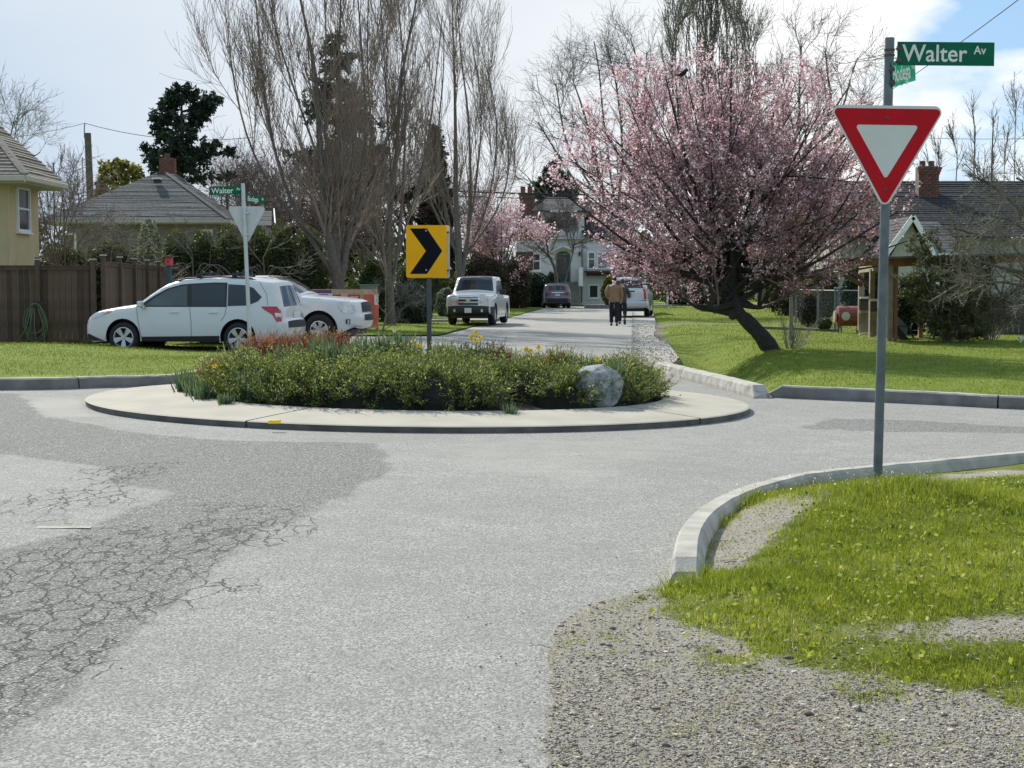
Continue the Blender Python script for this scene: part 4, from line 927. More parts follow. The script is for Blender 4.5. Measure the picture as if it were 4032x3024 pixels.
# ---- pale silver utility vehicle seen from behind on the right
sil = [(2.25, .42), (2.35, .55), (2.30, .9), (2.1, 1.05), (1.1, 1.15), (.55, 1.55), (.30, 1.72), (-.4, 1.80), (-1.3, 1.79), (-2.0, 1.745), (-2.10, 1.68), (-2.22, 1.32), (-2.30, 1.12), (-2.31, .80), (-2.33, .72), (-2.42, .68), (-2.42, .48), (-2.36, .42)]
p = G(2500, 1250)
sv = Car('parked_car', 'silver utility vehicle seen from behind, parked under the pink blossom tree', sil, 1.84, (1.40, -1.38), (.385, .22), 'car_pale', radians(82), (p.x+.02, p.y+2.1, .02), belt=1.10, bulge=(.1, .04, 0, .05), step=.1, tumble=.26, rr=.07, taper=(.16, .06))
sv.wheels(6, w=.25)
sv.top(10.15, 11.1, (-.84, -.88), (.84, .88), 'glass', 'rear_window', .008); sv.win([(.9, 1.18), (.5, 1.5), (.3, 1.62), (-.2, 1.67), (-.2, 1.16)], 'glass', 'side_window', .005); sv.win([(-.3, 1.16), (-.3, 1.67), (-1.1, 1.68), (-1.1, 1.16)], 'glass', 'side_window', .005); sv.win([(-1.2, 1.16), (-1.2, 1.68), (-1.85, 1.63), (-2.05, 1.25)], 'glass', 'side_window', .005)
for s in (-1, 1): a, b_ = sorted((s*.86, s*1.0)); sv.top(11.2, 13.0, a, b_, 'red_lens', 'tail_light', .012)
sv.win([(-2.1, 1.25), (-2.23, 1.25), (-2.29, .80), (-2.2, .80)], 'red_lens', 'tail_light', .008, .08)
sv.top(12.05, 12.75, -.2, .2, 'plate_green', 'licence_plate', .02); sv.top(11.72, 11.95, -.35, .35, 'blackplastic', 'plate_recess', .012); sv.top(13.35, 14.2, -.99, .99, 'blackplastic', 'bumper_gap', .006); sv.top(14.6, 16.4, -1, 1, 'car_silver', 'bumper', .02)
sv.top(10.0, 10.2, -.8, .8, 'car_pale', 'spoiler', .05)
b = MB()
for s in (-1, 1): b.tube([(.2, s*.64, 1.76), (-.3, s*.66, 1.84), (-1.7, s*.66, 1.84), (-1.85, s*.65, 1.77)], .02, 'steel_light', 8)
b.build('roof_rail', sv.th)
# ---- small grey crossover far down the street
sil = [(2.1, .35), (2.2, .5), (2.15, .8), (1.9, .95), (.95, 1.08), (.35, 1.42), (0, 1.53), (-.7, 1.56), (-1.5, 1.52), (-1.85, 1.47), (-1.93, 1.40), (-2.10, 1.12), (-2.18, .98), (-2.20, .75), (-2.26, .62), (-2.24, .35)]
p = G(2185, 1214)
gr = Car('parked_car', 'dark grey crossover seen from behind at the far end of the street', sil, 1.82, (1.32, -1.30), (.34, .22), 'car_grey', radians(94), (p.x, p.y+2, 0), belt=1.0, bulge=(.12, .04, 0, .09), step=.12)
gr.wheels(5); gr.top(10.2, 11.2, (-.78, -.86), (.78, .86), 'glass', 'rear_window', .008); gr.win([(.8, 1.08), (.3, 1.36), (0, 1.45), (-.3, 1.46), (-.3, 1.05)], 'glass', 'side_window', .005); gr.win([(-.4, 1.05), (-.4, 1.46), (-1.3, 1.44), (-1.5, 1.1)], 'glass', 'side_window', .005)
for s in (-1, 1): a, b_ = sorted((s*.62, s*1.0)); gr.top(11.75, 12.3, a, b_, 'red_lens', 'tail_light', .012)
gr.top(12.4, 12.9, -.2, .2, 'paper', 'licence_plate', .02); gr.top(14.0, 14.9, -.9, .9, 'blackplastic', 'bumper', .01); gr.top(11.95, 12.1, -.55, .55, 'chrome', 'trim_strip', .014)

# every left and right twin becomes a part of its own
def split_twins(th):
    for o in [c for c in th.children if c.type == 'MESH']:
        me = o.data
        if o.name.split('.')[0] in ('body', 'underbody', 'rack_bar', 'rack_clamp'): continue
        cy = np.array([p.center.y for p in me.polygons]); cx = np.array([p.center.x for p in me.polygons])
        if len(cy) == 0: bpy.data.objects.remove(o); continue
        well = o.name.startswith('wheel_well')
        if not ((cy > 0).any() and (cy < 0).any() and np.abs(cy).min() > .2) and not well: continue
        key = (cy > 0)*1+((cx > 0)*2 if well else 0); nm = o.name.split('.')[0]
        for k in np.unique(key)[1:]:
            bm = bmesh.new(); bm.from_mesh(me); bm.faces.ensure_lookup_table(); bmesh.ops.delete(bm, geom=[f for f in bm.faces if key[f.index] != k], context='FACES')
            m2 = me.copy(); bm.to_mesh(m2); bm.free(); link(nm, m2, th)
        k0 = np.unique(key)[0]; bm = bmesh.new(); bm.from_mesh(me); bm.faces.ensure_lookup_table(); bmesh.ops.delete(bm, geom=[f for f in bm.faces if key[f.index] != k0], context='FACES'); bm.to_mesh(me); bm.free()
for c in (fo, tr, pk, sv, gr): split_twins(c.th)
# ================================================================ BUILDINGS
def rowroof(name, corners, n, mat, parent, lip=.018, uneven=.006, seed=0):
    """one roof plane as overlapping courses of shingles; corners = (eave_left, eave_right, ridge_right, ridge_left)"""
    a, b_, c, d = [Vector(p) for p in corners]; nv = (b_-a).cross(d-a).normalized(); r = random.Random(seed)
    if nv.z < 0: nv = -nv
    for i in range(n):
        f0, f1 = i/n, min(1, (i+1.25)/n); e = r.uniform(-uneven, uneven)
        p0 = a.lerp(d, f0); p1 = b_.lerp(c, f0); p2 = b_.lerp(c, f1); p3 = a.lerp(d, f1); m = max(1, int((p1-p0).length/.9)); vs = []; fs = []
        for k in range(m+1):
            j = r.uniform(-.008, .008); q0 = p0.lerp(p1, k/m)+nv*(lip+e+j); q3 = p3.lerp(p2, k/m)+nv*.002; vs += [q0-nv*(lip+.02), q0, q3]
        for k in range(m): fs += [(3*k, 3*k+3, 3*k+4, 3*k+1), (3*k+1, 3*k+4, 3*k+5, 3*k+2)]
        mb = MB(); mb.add(vs, fs, mat if isinstance(mat, str) else r.choice(mat)); mb.build('shingle_row', parent)
def wallbox(parent, x0, x1, y0, y1, z0, z1, mat, name='wall'):
    b = MB(); b.box(((x0+x1)/2, (y0+y1)/2, (z0+z1)/2), (x1-x0, y1-y0, z1-z0), mat); return b.build(name, parent)
def window(parent, x0, x1, z0, z1, y, frame='trim', fw=.07, bars=(), vbars=(), sill=True, glass='winglass', depth=.05, curtain=False):
    """a window on a wall facing -y at plane y: frame part with panes as sub-parts"""
    b = MB(); d = depth
    for (cx, cz, sx, sz) in (((x0+x1)/2, z1+fw/2, x1-x0+2*fw, fw), ((x0+x1)/2, z0-fw/2, x1-x0+2*fw, fw), (x0-fw/2, (z0+z1)/2, fw, z1-z0), (x1+fw/2, (z0+z1)/2, fw, z1-z0)): b.box((cx, y-d/2, cz), (sx, d, sz), frame)
    for z in bars: b.box(((x0+x1)/2, y-d*.4, z), (x1-x0, d*.7, fw*.7), frame)
    for x in vbars: b.box((x, y-d*.4, (z0+z1)/2), (fw*.6, d*.72, z1-z0), frame)
    if sill: b.box(((x0+x1)/2, y-d*.9, z0-fw-.025), (x1-x0+2.8*fw, d*1.8, .05), frame)
    w = b.build('window', parent)
    zs = [z0]+sorted(bars)+[z1]; xs = [x0]+sorted(vbars)+[x1]
    for i in range(len(zs)-1):
        for j in range(len(xs)-1):
            b = MB(); b.box(((xs[j]+xs[j+1])/2, y-.008, (zs[i]+zs[i+1])/2), (xs[j+1]-xs[j], .012, zs[i+1]-zs[i]), glass); b.build('pane', w)
    return w
def chimney(parent, c, sx, sy, z0, z1, mats=('brick', 'brick', 'brick_dark'), flare=True, pots=0, course=.085, bl=.24):
    """brick by brick on the faces one can see, mortar core inside"""
    ch_ = empty('chimney', (0, 0, 0)); ch_.parent = parent; b = MB(); b.box((c[0], c[1], (z0+z1)/2), (sx-.03, sy-.03, z1-z0), 'mortar'); b.build('mortar_core', ch_)
    r = random.Random(int(c[0]*10)); n = int((z1-z0)/course); meshes = {}
    def brick(l, m):
        k = (round(l, 2), m)
        if k not in meshes:
            q = MB(); q.box((0, 0, 0), (l-.012, .05, course-.014), m); o = q.build('brick', None); meshes[k] = o.data; bpy.data.objects.remove(o)
        return meshes[k]
    for i in range(n):
        z = z0+(i+.5)*course; ex = 0
        if flare and i >= n-3: ex = .03*(i-(n-4))
        for face, (w, dy) in enumerate(((sx, -sy/2), (sy, sx/2))):
            W_ = w+2*ex; x = -W_/2-(.12 if i % 2 else 0)
            while x < W_/2-.01:
                a = max(x, -W_/2); e_ = min(x+bl, W_/2); x += bl
                if e_-a < .03: continue
                o = link('brick', brick(e_-a, r.choice(mats)), ch_); m_ = (a+e_)/2; j = r.uniform(-.004, .004)
                if face == 0: o.location = (c[0]+m_, c[1]+dy-ex+j, z)
                else: o.location = (c[0]+dy+ex+j, c[1]+m_, z); o.rotation_euler.z = pi/2
    if pots:
        for k in range(pots): b = MB(); xx = c[0]+(k-(pots-1)/2)*sx*.45; b.lathe([(.13, z1-.02), (.12, z1+.22), (.09, z1+.22), (.09, z1)], 'brick_dark', 12, 'z', (xx, c[1], 0)); b.build('chimney_pot', ch_)
    return ch_
def gutter(parent, a, b_, mat='trim', h=.14, name='gutter'):
    m = MB(); m.beam(a, b_, .12, h, mat); return m.build(name, parent, bevel=.02)

# ---- A: cream stucco house at the left edge, seen over its front corner
yA = 41.2; sA = FPX/yA; X = lambda u, y=yA: (u-2016)/FPX*y; Z = lambda v, y=yA: CH-(v-HZ)/FPX*y
hA = empty('stucco_house', (0, 0, 0), 'cream stucco house with tan shingle roof rising behind the fence at the left edge', 'house')
xr = X(43); yb = yA*1.0635; wallbox(hA, xr-9, xr, yA, yb, 0, Z(716), 'stucco_cream'); wallbox(hA, xr-10, xr-3.4, yb, yb+6, 0, Z(716), 'stucco_cream', 'rear_wall')
b = MB(); b.box((xr+.004, yA-.004, Z(890)), (.04, .04, Z(730)-Z(1050)), 'stucco_cream'); b.build('corner_bead', hA)
y1w, y2w = (xr)/((76-2016)/FPX), (xr)/((119-2016)/FPX); ym = (y1w+y2w)/2
w = window(hA, -(y2w-y1w)/2, (y2w-y1w)/2, Z(905, ym), Z(752, ym), 0, bars=(Z(825, ym),), fw=.075, glass='winglass', depth=.07); w.location = (xr, ym, 0); w.rotation_euler.z = pi/2
ev = .72; ex1 = xr+ev; ey = ex1/((112-2016)/FPX); ey2 = ex1/((266-2016)/FPX); ez = Z(716, ey); rz_ = ez+2.35; ex0 = xr-10
wallbox(hA, ex0, ex1-.03, ey+.03, ey2, ez-.05, ez, 'trim_beige', 'soffit')
m = MB(); m.box(((ex0+ex1)/2, ey-.05, ez+.07), (ex1-ex0, .10, .17), 'trim_beige'); m.build('gutter', hA, bevel=.03); m = MB(); m.box((ex1+.05, (ey+ey2)/2, ez+.07), (.10, ey2-ey+.1, .17), 'trim_beige'); m.build('gutter', hA, bevel=.03)
m = MB(); m.box(((ex0+ex1-4)/2, ey2+.05, ez+.07), (ex1-ex0-4, .10, .17), 'trim_beige'); m.build('gutter', hA, bevel=.03)
hx = ex1-(ey2-ey)/2-.15
rowroof('roof', ((ex0, ey, ez+.16), (ex1, ey, ez+.16), (ex1-2.6, ey+3.6, rz_), (ex0, ey+3.6, rz_)), 22, ['shingle_tan'], hA, .035, .012, 3)
rowroof('roof', ((ex1, ey, ez+.16), (ex1, ey2, ez+.16), (ex1-2.6, ey+4.3, rz_), (ex1-2.6, ey+3.6, rz_)), 22, ['shingle_tan'], hA, .035, .012, 4)
m = MB(); m.beam((ex1-.03, ey+.05, ez+.20), (ex1-2.6, ey+3.6, rz_+.04), .22, .035, 'shingle_tan'); m.build('hip_cap', hA)

# ---- B: grey hip roof behind the hedge
yB = 62.; X = lambda u, y=yB: (u-2016)/FPX*y; Z = lambda v, y=yB: CH-(v-HZ)/FPX*y
hB = empty('bungalow', (0, 0, 0), 'taupe bungalow with wide grey shingle hip roof behind the green hedge', 'house')
x0, x1 = X(205), X(905); ez = Z(873); wallbox(hB, x0+.5, x1-.45, yB+.6, yB+10, 0, ez-.05, 'siding_grey')
x0 = X(160); apz = Z(684, yB+4.3); ax0, ax1 = X(628, yB+4.3)-.1, X(655, yB+4.3)
wallbox(hB, x0, x1, yB+.05, yB+10.3, ez-.10, ez-.04, 'trim_beige', 'soffit'); gutter(hB, (x0, yB, ez), (x1, yB, ez), 'trim_beige', .14); gutter(hB, (x1, yB, ez), (X(985, yB+9), yB+9.5, ez), 'trim_beige', .14)
rowroof('roof', ((x0, yB, ez+.07), (x1, yB, ez+.07), (ax1, yB+4.6, apz), (ax0, yB+4.6, apz)), 34, ['shingle_b'], hB, .022, .008, 5)
rowroof('roof', ((x1, yB, ez+.07), (X(1000, yB+9.5), yB+9.5, ez+.07), (ax1+.3, yB+5.6, apz), (ax1, yB+4.6, apz)), 34, ['shingle_b'], hB, .022, .008, 6)
rowroof('roof', ((x0, yB+10, ez+.07), (x0, yB, ez+.07), (ax0, yB+4.6, apz), (ax0, yB+5.4, apz)), 30, ['shingle'], hB, .02, .008, 7)
m = MB(); m.beam((x1, yB, ez+.10), (ax1, yB+4.6, apz+.03), .2, .03, 'shingle_c'); m.build('hip_cap', hB); m = MB(); m.beam((ax0, yB+4.6, apz+.03), (ax1, yB+4.6, apz+.03), .22, .05, 'shingle_c'); m.build('ridge_cap', hB)
m = MB(); v_ = P(623, 706, yB+3.4); m.box((v_.x, v_.y-.2, v_.z+.02), (.34, .34, .07), 'trim'); m.box((v_.x, v_.y-.16, v_.z-.08), (.28, .28, .16), 'blackplastic'); m.build('roof_vent', hB)
chimney(hB, (X(669, yB+6.5), yB+6.5), .62, .55, Z(740, yB+6.5), Z(628, yB+6.5), course=.09, flare=False, pots=1)
window(hB, X(790), X(822), Z(1010), Z(912), yB+.6, fw=.10); window(hB, X(245), X(283), Z(1010), Z(925), yB+.6, fw=.09)
xg0, xg1 = X(990, 70), X(1062, 70)       # lower gabled wing to the right
wallbox(hB, xg0, xg1-.15, 69.2, 76, 0, Z(895, 69), 'siding_grey', 'wing_wall'); rowroof('roof', ((xg0-.8, 68.6, Z(890, 68.6)), (xg1+.35, 68.6, Z(890, 68.6)), (X(1092, 72)-.2, 72, Z(833, 72)), (xg0-.8, 72, Z(833, 72))), 12, ['shingle_c'], hB, .02, .006, 8)
m = MB(); m.beam((X(1108, 70)+.0, 68.5, Z(893, 68.6)), (X(1092, 72)-.1, 72, Z(829, 72)), .05, .16, 'trim'); m.build('barge_board', hB)

# ---- C: white stucco house closing the street
yC = 112.; X = lambda u, y=yC: (u-2016)/FPX*y; Z = lambda v, y=yC: CH-(v-HZ)/FPX*y
hC = empty('white_house', (0, 0, 0), 'white stucco house with dark roof and bay window at the end of the street', 'house')
wallbox(hC, X(2035), X(2475), yC, yC+9, 0, Z(945), 'stucco_white'); wallbox(hC, X(2138), X(2300), yC+.25, yC+7, Z(945), Z(838), 'stucco_white', 'upper_wall'); wallbox(hC, X(2300), X(2475), yC+2.2, yC+8, Z(945), Z(880), 'stucco_white', 'upper_wall')
m = MB(); m.box(((X(2130)+X(2475))/2, yC-.12, Z(945)), (X(2475)-X(2130), .28, .10), 'siding_grey'); m.build('belt_course', hC)
wallbox(hC, X(2030), X(2098), yC-.05, yC, Z(1065), Z(992), 'brick_dark', 'dark_panel')
ez = Z(832); 
rowroof('roof', ((X(2092), yC-.5, ez), (X(2318), yC-.5, ez), (X(2232), yC+3.2, Z(780, yC+3)), (X(2160), yC+3.2, Z(780, yC+3))), 9, ['shingle_b'], hC, .03, .01, 9)
rowroof('roof', ((X(2318), yC-.5, ez), (X(2330, yC+7), yC+7, ez), (X(2240), yC+4, Z(780, yC+3)), (X(2232), yC+3.2, Z(780, yC+3))), 9, ['shingle_b'], hC, .03, .01, 9)
rowroof('roof', ((X(2092), yC+7, ez), (X(2092), yC-.5, ez), (X(2160), yC+3.2, Z(780, yC+3)), (X(2160), yC+4, Z(780, yC+3))), 9, ['shingle_b'], hC, .03, .01, 9)
rowroof('roof', ((X(2290), yC-.4, Z(925)), (X(2500), yC-.4, Z(925)), (X(2500), yC+5, Z(797, yC+4.5)), (X(2290), yC+5, Z(797, yC+4.5))), 12, ['shingle'], hC, .03, .01, 10)
gutter(hC, (X(2165), yC-.55, Z(835)), (X(2270), yC-.55, Z(835)), 'trim', .14)
chimney(hC, (X(2074), yC+3), 1.0, .8, Z(960, yC+3), Z(762, yC+3), course=.16, bl=.42, flare=True)
for k in (-.26, .26):
    m = MB(); m.box((X(2074)+k, yC+3, Z(752, yC+3)), (.36, .5, .52), 'brick'); m.build('chimney_pot', hC)
window(hC, X(2172), X(2266), Z(902), Z(846), yC+.25, fw=.12, vbars=(X(2219),), sill=True, frame='siding_grey')
window(hC, X(2100), X(2124), Z(1062), Z(1002), yC-.0, fw=.12, bars=(Z(1028),))
# bay window with its ledge
bx0, bx1 = X(2308), X(2440); wallbox(hC, bx0, bx1, yC-.6, yC, Z(1066), Z(990), 'stucco_white', 'bay')
window(hC, X(2316), X(2337), Z(1056), Z(997), yC-.6, fw=.10, bars=(Z(1021),), sill=False); window(hC, X(2352), X(2394), Z(1056), Z(997), yC-.6, fw=.10, sill=False, glass='bayglass'); window(hC, X(2410), X(2430), Z(1056), Z(997), yC-.6, fw=.10, bars=(Z(1021),), sill=False)
m = MB(); m.box(((bx0+bx1)/2, yC-.7, Z(1070)), (bx1-bx0+.3, 1.0, .14), 'timber_dark'); m.box(((bx0+bx1)/2, yC-.45, Z(1080)), (bx1-bx0, .6, .22), 'timber_dark'); m.build('ledge', hC)
# arched door
n = 10; xc = X(2217); rw = X(2246)-xc; zb = Z(1120); zt = Z(1005)
arch = [(xc+rw, zb), *[(xc+rw*cos(a), zt+rw*.55*sin(a)) for a in np.linspace(0, pi, n)], (xc-rw, zb)]
m = MB(); m.prism([(x, yC-.04, z) for x, z in arch], (0, 1, 0), .03, 'siding_grey'); m.build('arched_recess', hC)
dr = [(xc+rw*.86, zb), *[(xc+rw*.86*cos(a), zt+rw*.46*sin(a)) for a in np.linspace(0, pi, n)], (xc-rw*.86, zb)]
m = MB(); m.prism([(x, yC-.07, z) for x, z in dr], (0, 1, 0), .025, 'teal'); d = m.build('door', hC); m = MB(); m.box((xc+.35, yC-.10, zb+1.0), (.05, .06, .14), 'chrome'); m.build('handle', d); m = MB(); m.box((xc-.1, yC-.078, zb+1.35), (.7, .01, 1.2), 'winglass'); m.build('pane', d)
m = MB(); m.beam((xc-rw-.25, yC-.25, zt+.30), (xc, yC-.25, zt+.62), .5, .06, 'trim'); m.beam((xc, yC-.25, zt+.62), (xc+rw+.25, yC-.25, zt+.30), .5, .06, 'trim'); m.build('door_hood', hC)
for k in range(8):
    m = MB(); hh = (Z(1110)-0)*(8-k)/8; m.box((X(2240), yC-.3-.28*k, hh/2), (X(2278)-X(2200), .28, hh), 'timber_grey'); m.build('stair', hC)
m = MB(); m.box((X(2282), yC-1.3, Z(1090)), (.25, 2.2, 1.35), 'trim'); m.build('stair_wall', hC)
m = MB(); m.box((X(2281), yC-.08, Z(1000)), (.14, .12, .3), 'blackplastic'); m.build('porch_lamp', hC)
window(hC, X(2322), X(2352), Z(1170), Z(1125), yC, fw=.12)
m = MB(); m.tube([(X(2291), yC-.06, Z(950)), (X(2291), yC-.06, Z(1190))], .05, 'siding_grey', 8); m.build('downpipe', hC)

# ---- D: grey roofed house on the right
yD = 58.; X = lambda u, y=yD: (u-2016)/FPX*y; Z = lambda v, y=yD: CH-(v-HZ)/FPX*y
hD = empty('grey_roof_house', (0, 0, 0), 'cream sided house with a long dark grey roof and brick chimney at the right', 'house')
wallbox(hD, X(3330), X(4300), yD+1.2, yD+11, 0, Z(935), 'siding_cream')
rowroof('roof', ((X(3280), yD+.4, Z(930)), (X(4350), yD+.4, Z(930)), (X(4350), yD+6, Z(716, yD+6)), (X(3330), yD+6, Z(716, yD+6))), 26, ['shingle'], hD, .03, .01, 12)
rowroof('roof', ((X(4350), yD+12, Z(930)), (X(3280), yD+12, Z(930)), (X(3330), yD+6, Z(716, yD+6)), (X(4350), yD+6, Z(716, yD+6))), 10, ['shingle'], hD, .03, .01, 12)
chimney(hD, (X(3638, yD+4.5), yD+4.5), .80, .6, Z(790, yD+4.5), Z(660, yD+4.5), course=.10, bl=.26, pots=2, flare=True)
# projecting front gable with barge boards and its lower roof
gy = yD-2.6; Xg = lambda u: X(u, gy); Zg = lambda v: Z(v, gy)
gz = Zg(1004); apx = Xg(3588); apz = Zg(852); gl_, gr_ = Xg(3480), Xg(3678)
m = MB(); m.prism([(gl_+.3, gy+.3, gz), (gr_-.3, gy+.3, gz), (apx, gy+.3, apz-.15)], (0, 1, 0), .1, 'siding_cream'); m.build('gable_wall', hD)
wallbox(hD, gl_+.3, gr_-.3, gy+.3, yD+1.2, 0, gz, 'siding_cream', 'wing_wall')
rowroof('roof', ((gr_, gy, gz), (gr_, yD+2.4, gz), (apx, yD+2.4, apz), (apx, gy, apz)), 12, ['shingle_c'], hD, .02, .006, 13); rowroof('roof', ((gl_, yD+2.4, gz), (gl_, gy, gz), (apx, gy, apz), (apx, yD+2.4, apz)), 12, ['shingle_c'], hD, .02, .006, 13)
m = MB(); m.beam((gl_, gy-.03, gz-.03), (apx, gy-.03, apz-.03), .05, .18, 'trim'); m.build('barge_board', hD); m = MB(); m.beam((apx, gy-.03, apz-.03), (gr_, gy-.03, gz-.03), .05, .18, 'trim'); m.build('barge_board', hD)
rowroof('roof', ((gr_-.1, gy+1.2, Zg(1000)), (Xg(3860), gy+1.2, Zg(1000)), (Xg(3800), yD+1.3, Zg(858)), (Xg(3615), yD+1.3, Zg(858))), 12, ['shingle_c', 'shingle_b'], hD, .02, .006, 14)
gutter(hD, (gr_, gy+1.15, Zg(1004)), (Xg(3860), gy+1.15, Zg(1004)), 'trim', .13); wallbox(hD, gr_, Xg(3840), gy+1.6, yD+1.2, 0, Zg(1006), 'siding_cream', 'wing_wall')
window(hD, Xg(3700), Xg(3760), Zg(1110), Zg(1040), gy+1.6, fw=.08, bars=(Zg(1075),))
MAT['teal'] = MAT['teal']

# ================================================================ FENCES AND GARDEN THINGS
def board_fence(a, b_, z0, H, name, label, bw=.14, post_every=2.4, mat='fence', posts=None, seed=0, capmat='fence', rail=True, group=None):
    a = Vector((*a, 0)); b_ = Vector((*b_, 0)); d = (b_-a); Ln = d.length; d.normalize(); ang = math.atan2(d.y, d.x); th = empty(name, (*a.xy, 0), label, 'fence', ang, group); r = random.Random(seed)
    n = int(Ln/bw); proto = {}
    for i in range(n):
        k = r.randrange(6); mk = (mat, 'fence_b', 'fence_c')[k % 3] if mat == 'fence' else mat
        if k not in proto:
            m = MB(); rr = random.Random(k+seed*10); m.box((0, 0, H/2), (bw-.008, .02, H), mk); o = m.build('board', None, bevel=.002); proto[k] = o.data; bpy.data.objects.remove(o)
        o = link('board', proto[k], th); o.location = ((i+.5)*bw, r.uniform(-.004, .004), z0+r.uniform(-.006, .006)); 
    ps = posts or [k*post_every for k in range(int(Ln/post_every)+1)]; first = None
    for x in ps:
        if first is None:
            m = MB(); m.box((0, -.045, (H+.15)/2), (.11, .10, H+.15), mat); m.box((0, -.045, H+.17), (.15, .14, .03), 'trim_weather'); m.box((0, -.045, H+.20), (.09, .08, .03), mat); first = m.build('fence_post', th); o = first
        else: o = link('fence_post', first.data, th)
        o.location = (x, 0, z0)
    for z in ((.10, H-.03) if rail else ()):
        m = MB(); m.box((Ln/2, -.026, z0+z), (Ln, .03, .09), mat); m.build('rail', th)
    m = MB(); m.box((Ln/2, -.01, z0+H+.015), (Ln, .10, .03), mat); m.build('cap_rail', th)
    return th
yF = 36.4; c0 = P(378, 1120, yF)
board_fence((c0.x-5.2, yF), (c0.x+.05, yF), .06, 1.86, 'board_fence', 'brown board fence facing us at the left edge, behind the garden hose', posts=[1.6, 5.2-(378-152)/FPX*yF, 5.15], seed=1)
e_ = P(830, 1120, 62); th = board_fence((c0.x+.12, yF+.05), (e_.x, 62), .04, 1.98, 'board_fence', 'long brown board fence running away behind the white wagon', bw=.15, post_every=2.44, seed=2)
# hose hung on the fence
def hose():
    m = MB(); r = random.Random(4); q = P(140, 1195, yF-.12)
    th = empty('garden_hose', (q.x, q.y, q.z), 'coiled green garden hose hanging on the brown fence at the left', 'hose')
    H_ = 155/FPX*yF; W_ = 42/FPX*yF
    for k in range(8):
        w = W_*(.75+.3*r.random()); h = H_*(.72+.3*r.random()); o = r.uniform(-.04, .04); pts = []
        for i in range(25):
            a = 2*pi*i/24; pts.append((o+w*sin(a)*(1-.25*cos(a)), -.02-.012*k, -h/2+h/2*cos(a)+.015*sin(3*a+k)))
        b = MB(); b.tube(pts, .011, 'hose', 6, cap=False); b.build('hose_loop', th, smooth=True)
    for k, (dx, ex) in enumerate(((.0, .05), (-.18, -.42), (.22, .24), (-.1, -.2))):
        b = MB(); b.tube([(dx*.4, -.11, -.1), (dx, -.13, -H_*.6), (ex, -.14, -H_*1.0), (ex*1.15, -.15, -H_*1.13)], .011, 'hose', 6); b.build('hose_end', th, smooth=True)
    b = MB(); b.box((0, .0, .02), (.12, .10, .05), 'blackplastic'); b.build('hook', th)
hose()
# red nest box on a teal post
q = P(665, 1030, 44); th = empty('nest_box', (q.x, 44, 0), 'small red nest box on a blue-green post above the fence', 'nest box')
m = MB(); m.box((0, 0, (q.z-.1)/2), (.12, .10, q.z-.1), 'teal_post'); m.build('post', th); m = MB(); m.box((0, 0, q.z), (.20, .2, .22), 'red_box'); m.box((0, 0, q.z+.13), (.26, .28, .03), 'brick_dark'); m.build('box', th); m = MB(); m.lathe([(0, -.11), (.025, -.11), (.025, -.10)], 'blackplastic', 12, 'y', (0, 0, q.z)); m.build('entrance_hole', th)

# tree protection frame with orange mesh
yT = 48.0; X = lambda u, y=yT: (u-2016)/FPX*y; Z = lambda v, y=yT: CH-(v-HZ)/FPX*y
tp_ = empty('tree_protection_fence', (X(1340), yT, 0), 'orange mesh fence on a timber frame round the big bare tree trunk', 'barrier'); ox = X(1340)
xa, xb, xc_ = X(1165)-ox, X(1425)-ox, X(1485, yT+1.6)-ox; zt = Z(1143); zb_ = Z(1292); H_ = zt
for (p0, p1) in (((xa, 0), (xb, 0)), ((xb, 0), (xc_, 1.6)), ((xc_, 1.6), (xc_-2.6, 3.2)), ((xa, 0), (xa-.3, 2.6))):
    m = MB(); m.beam((p0[0], p0[1], zt-.06), (p1[0], p1[1], zt-.06), .04, .17, 'timber_new'); m.build('top_rail', tp_); m = MB(); m.beam((p0[0], p0[1], .16), (p1[0], p1[1], .16), .04, .10, 'timber_new'); m.build('bottom_rail', tp_)
for (x, y) in ((xa, 0), ((xa+xb)/2, .0), (xb, 0), (xc_, 1.6), (xc_-2.6, 3.2), (xa-.3, 2.6)):
    m = MB(); m.box((x, y, zt/2), (.09, .09, zt), 'timber_new'); m.build('post', tp_)
def meshpanel(p0, p1, z0, z1, nx, nz):
    p0 = Vector((*p0, 0)); p1 = Vector((*p1, 0)); d = p1-p0; nv = Vector((d.y, -d.x, 0)).normalized()*.035; m = MB()
    w = d.length/nx; dd = d.normalized(); rr = random.Random(5)
    for i in range(nx+1): 
        q = p0+d*i/nx+nv; m.beam(q+Vector((0, 0, z0)), q+Vector((0, 0, z1)), .004, .035, 'orange_mesh', up=dd)
    for k in range(nz+1):
        z = z0+(z1-z0)*k/nz; m.beam(p0+nv+Vector((0, 0, z)), p1+nv+Vector((0, 0, z)), .004, .042, 'orange_mesh')
    return m.build('orange_netting', tp_)
meshpanel((xa, 0), (xb, 0), .2, zt-.15, 30, 11); meshpanel((xb, 0), (xc_, 1.6), .2, zt-.15, 18, 11); meshpanel((xc_, 1.6), (xc_-2.6, 3.2), .2, zt-.15, 20, 9); meshpanel((xa, 0), (xa-.3, 2.6), .2, zt-.15, 16, 9)
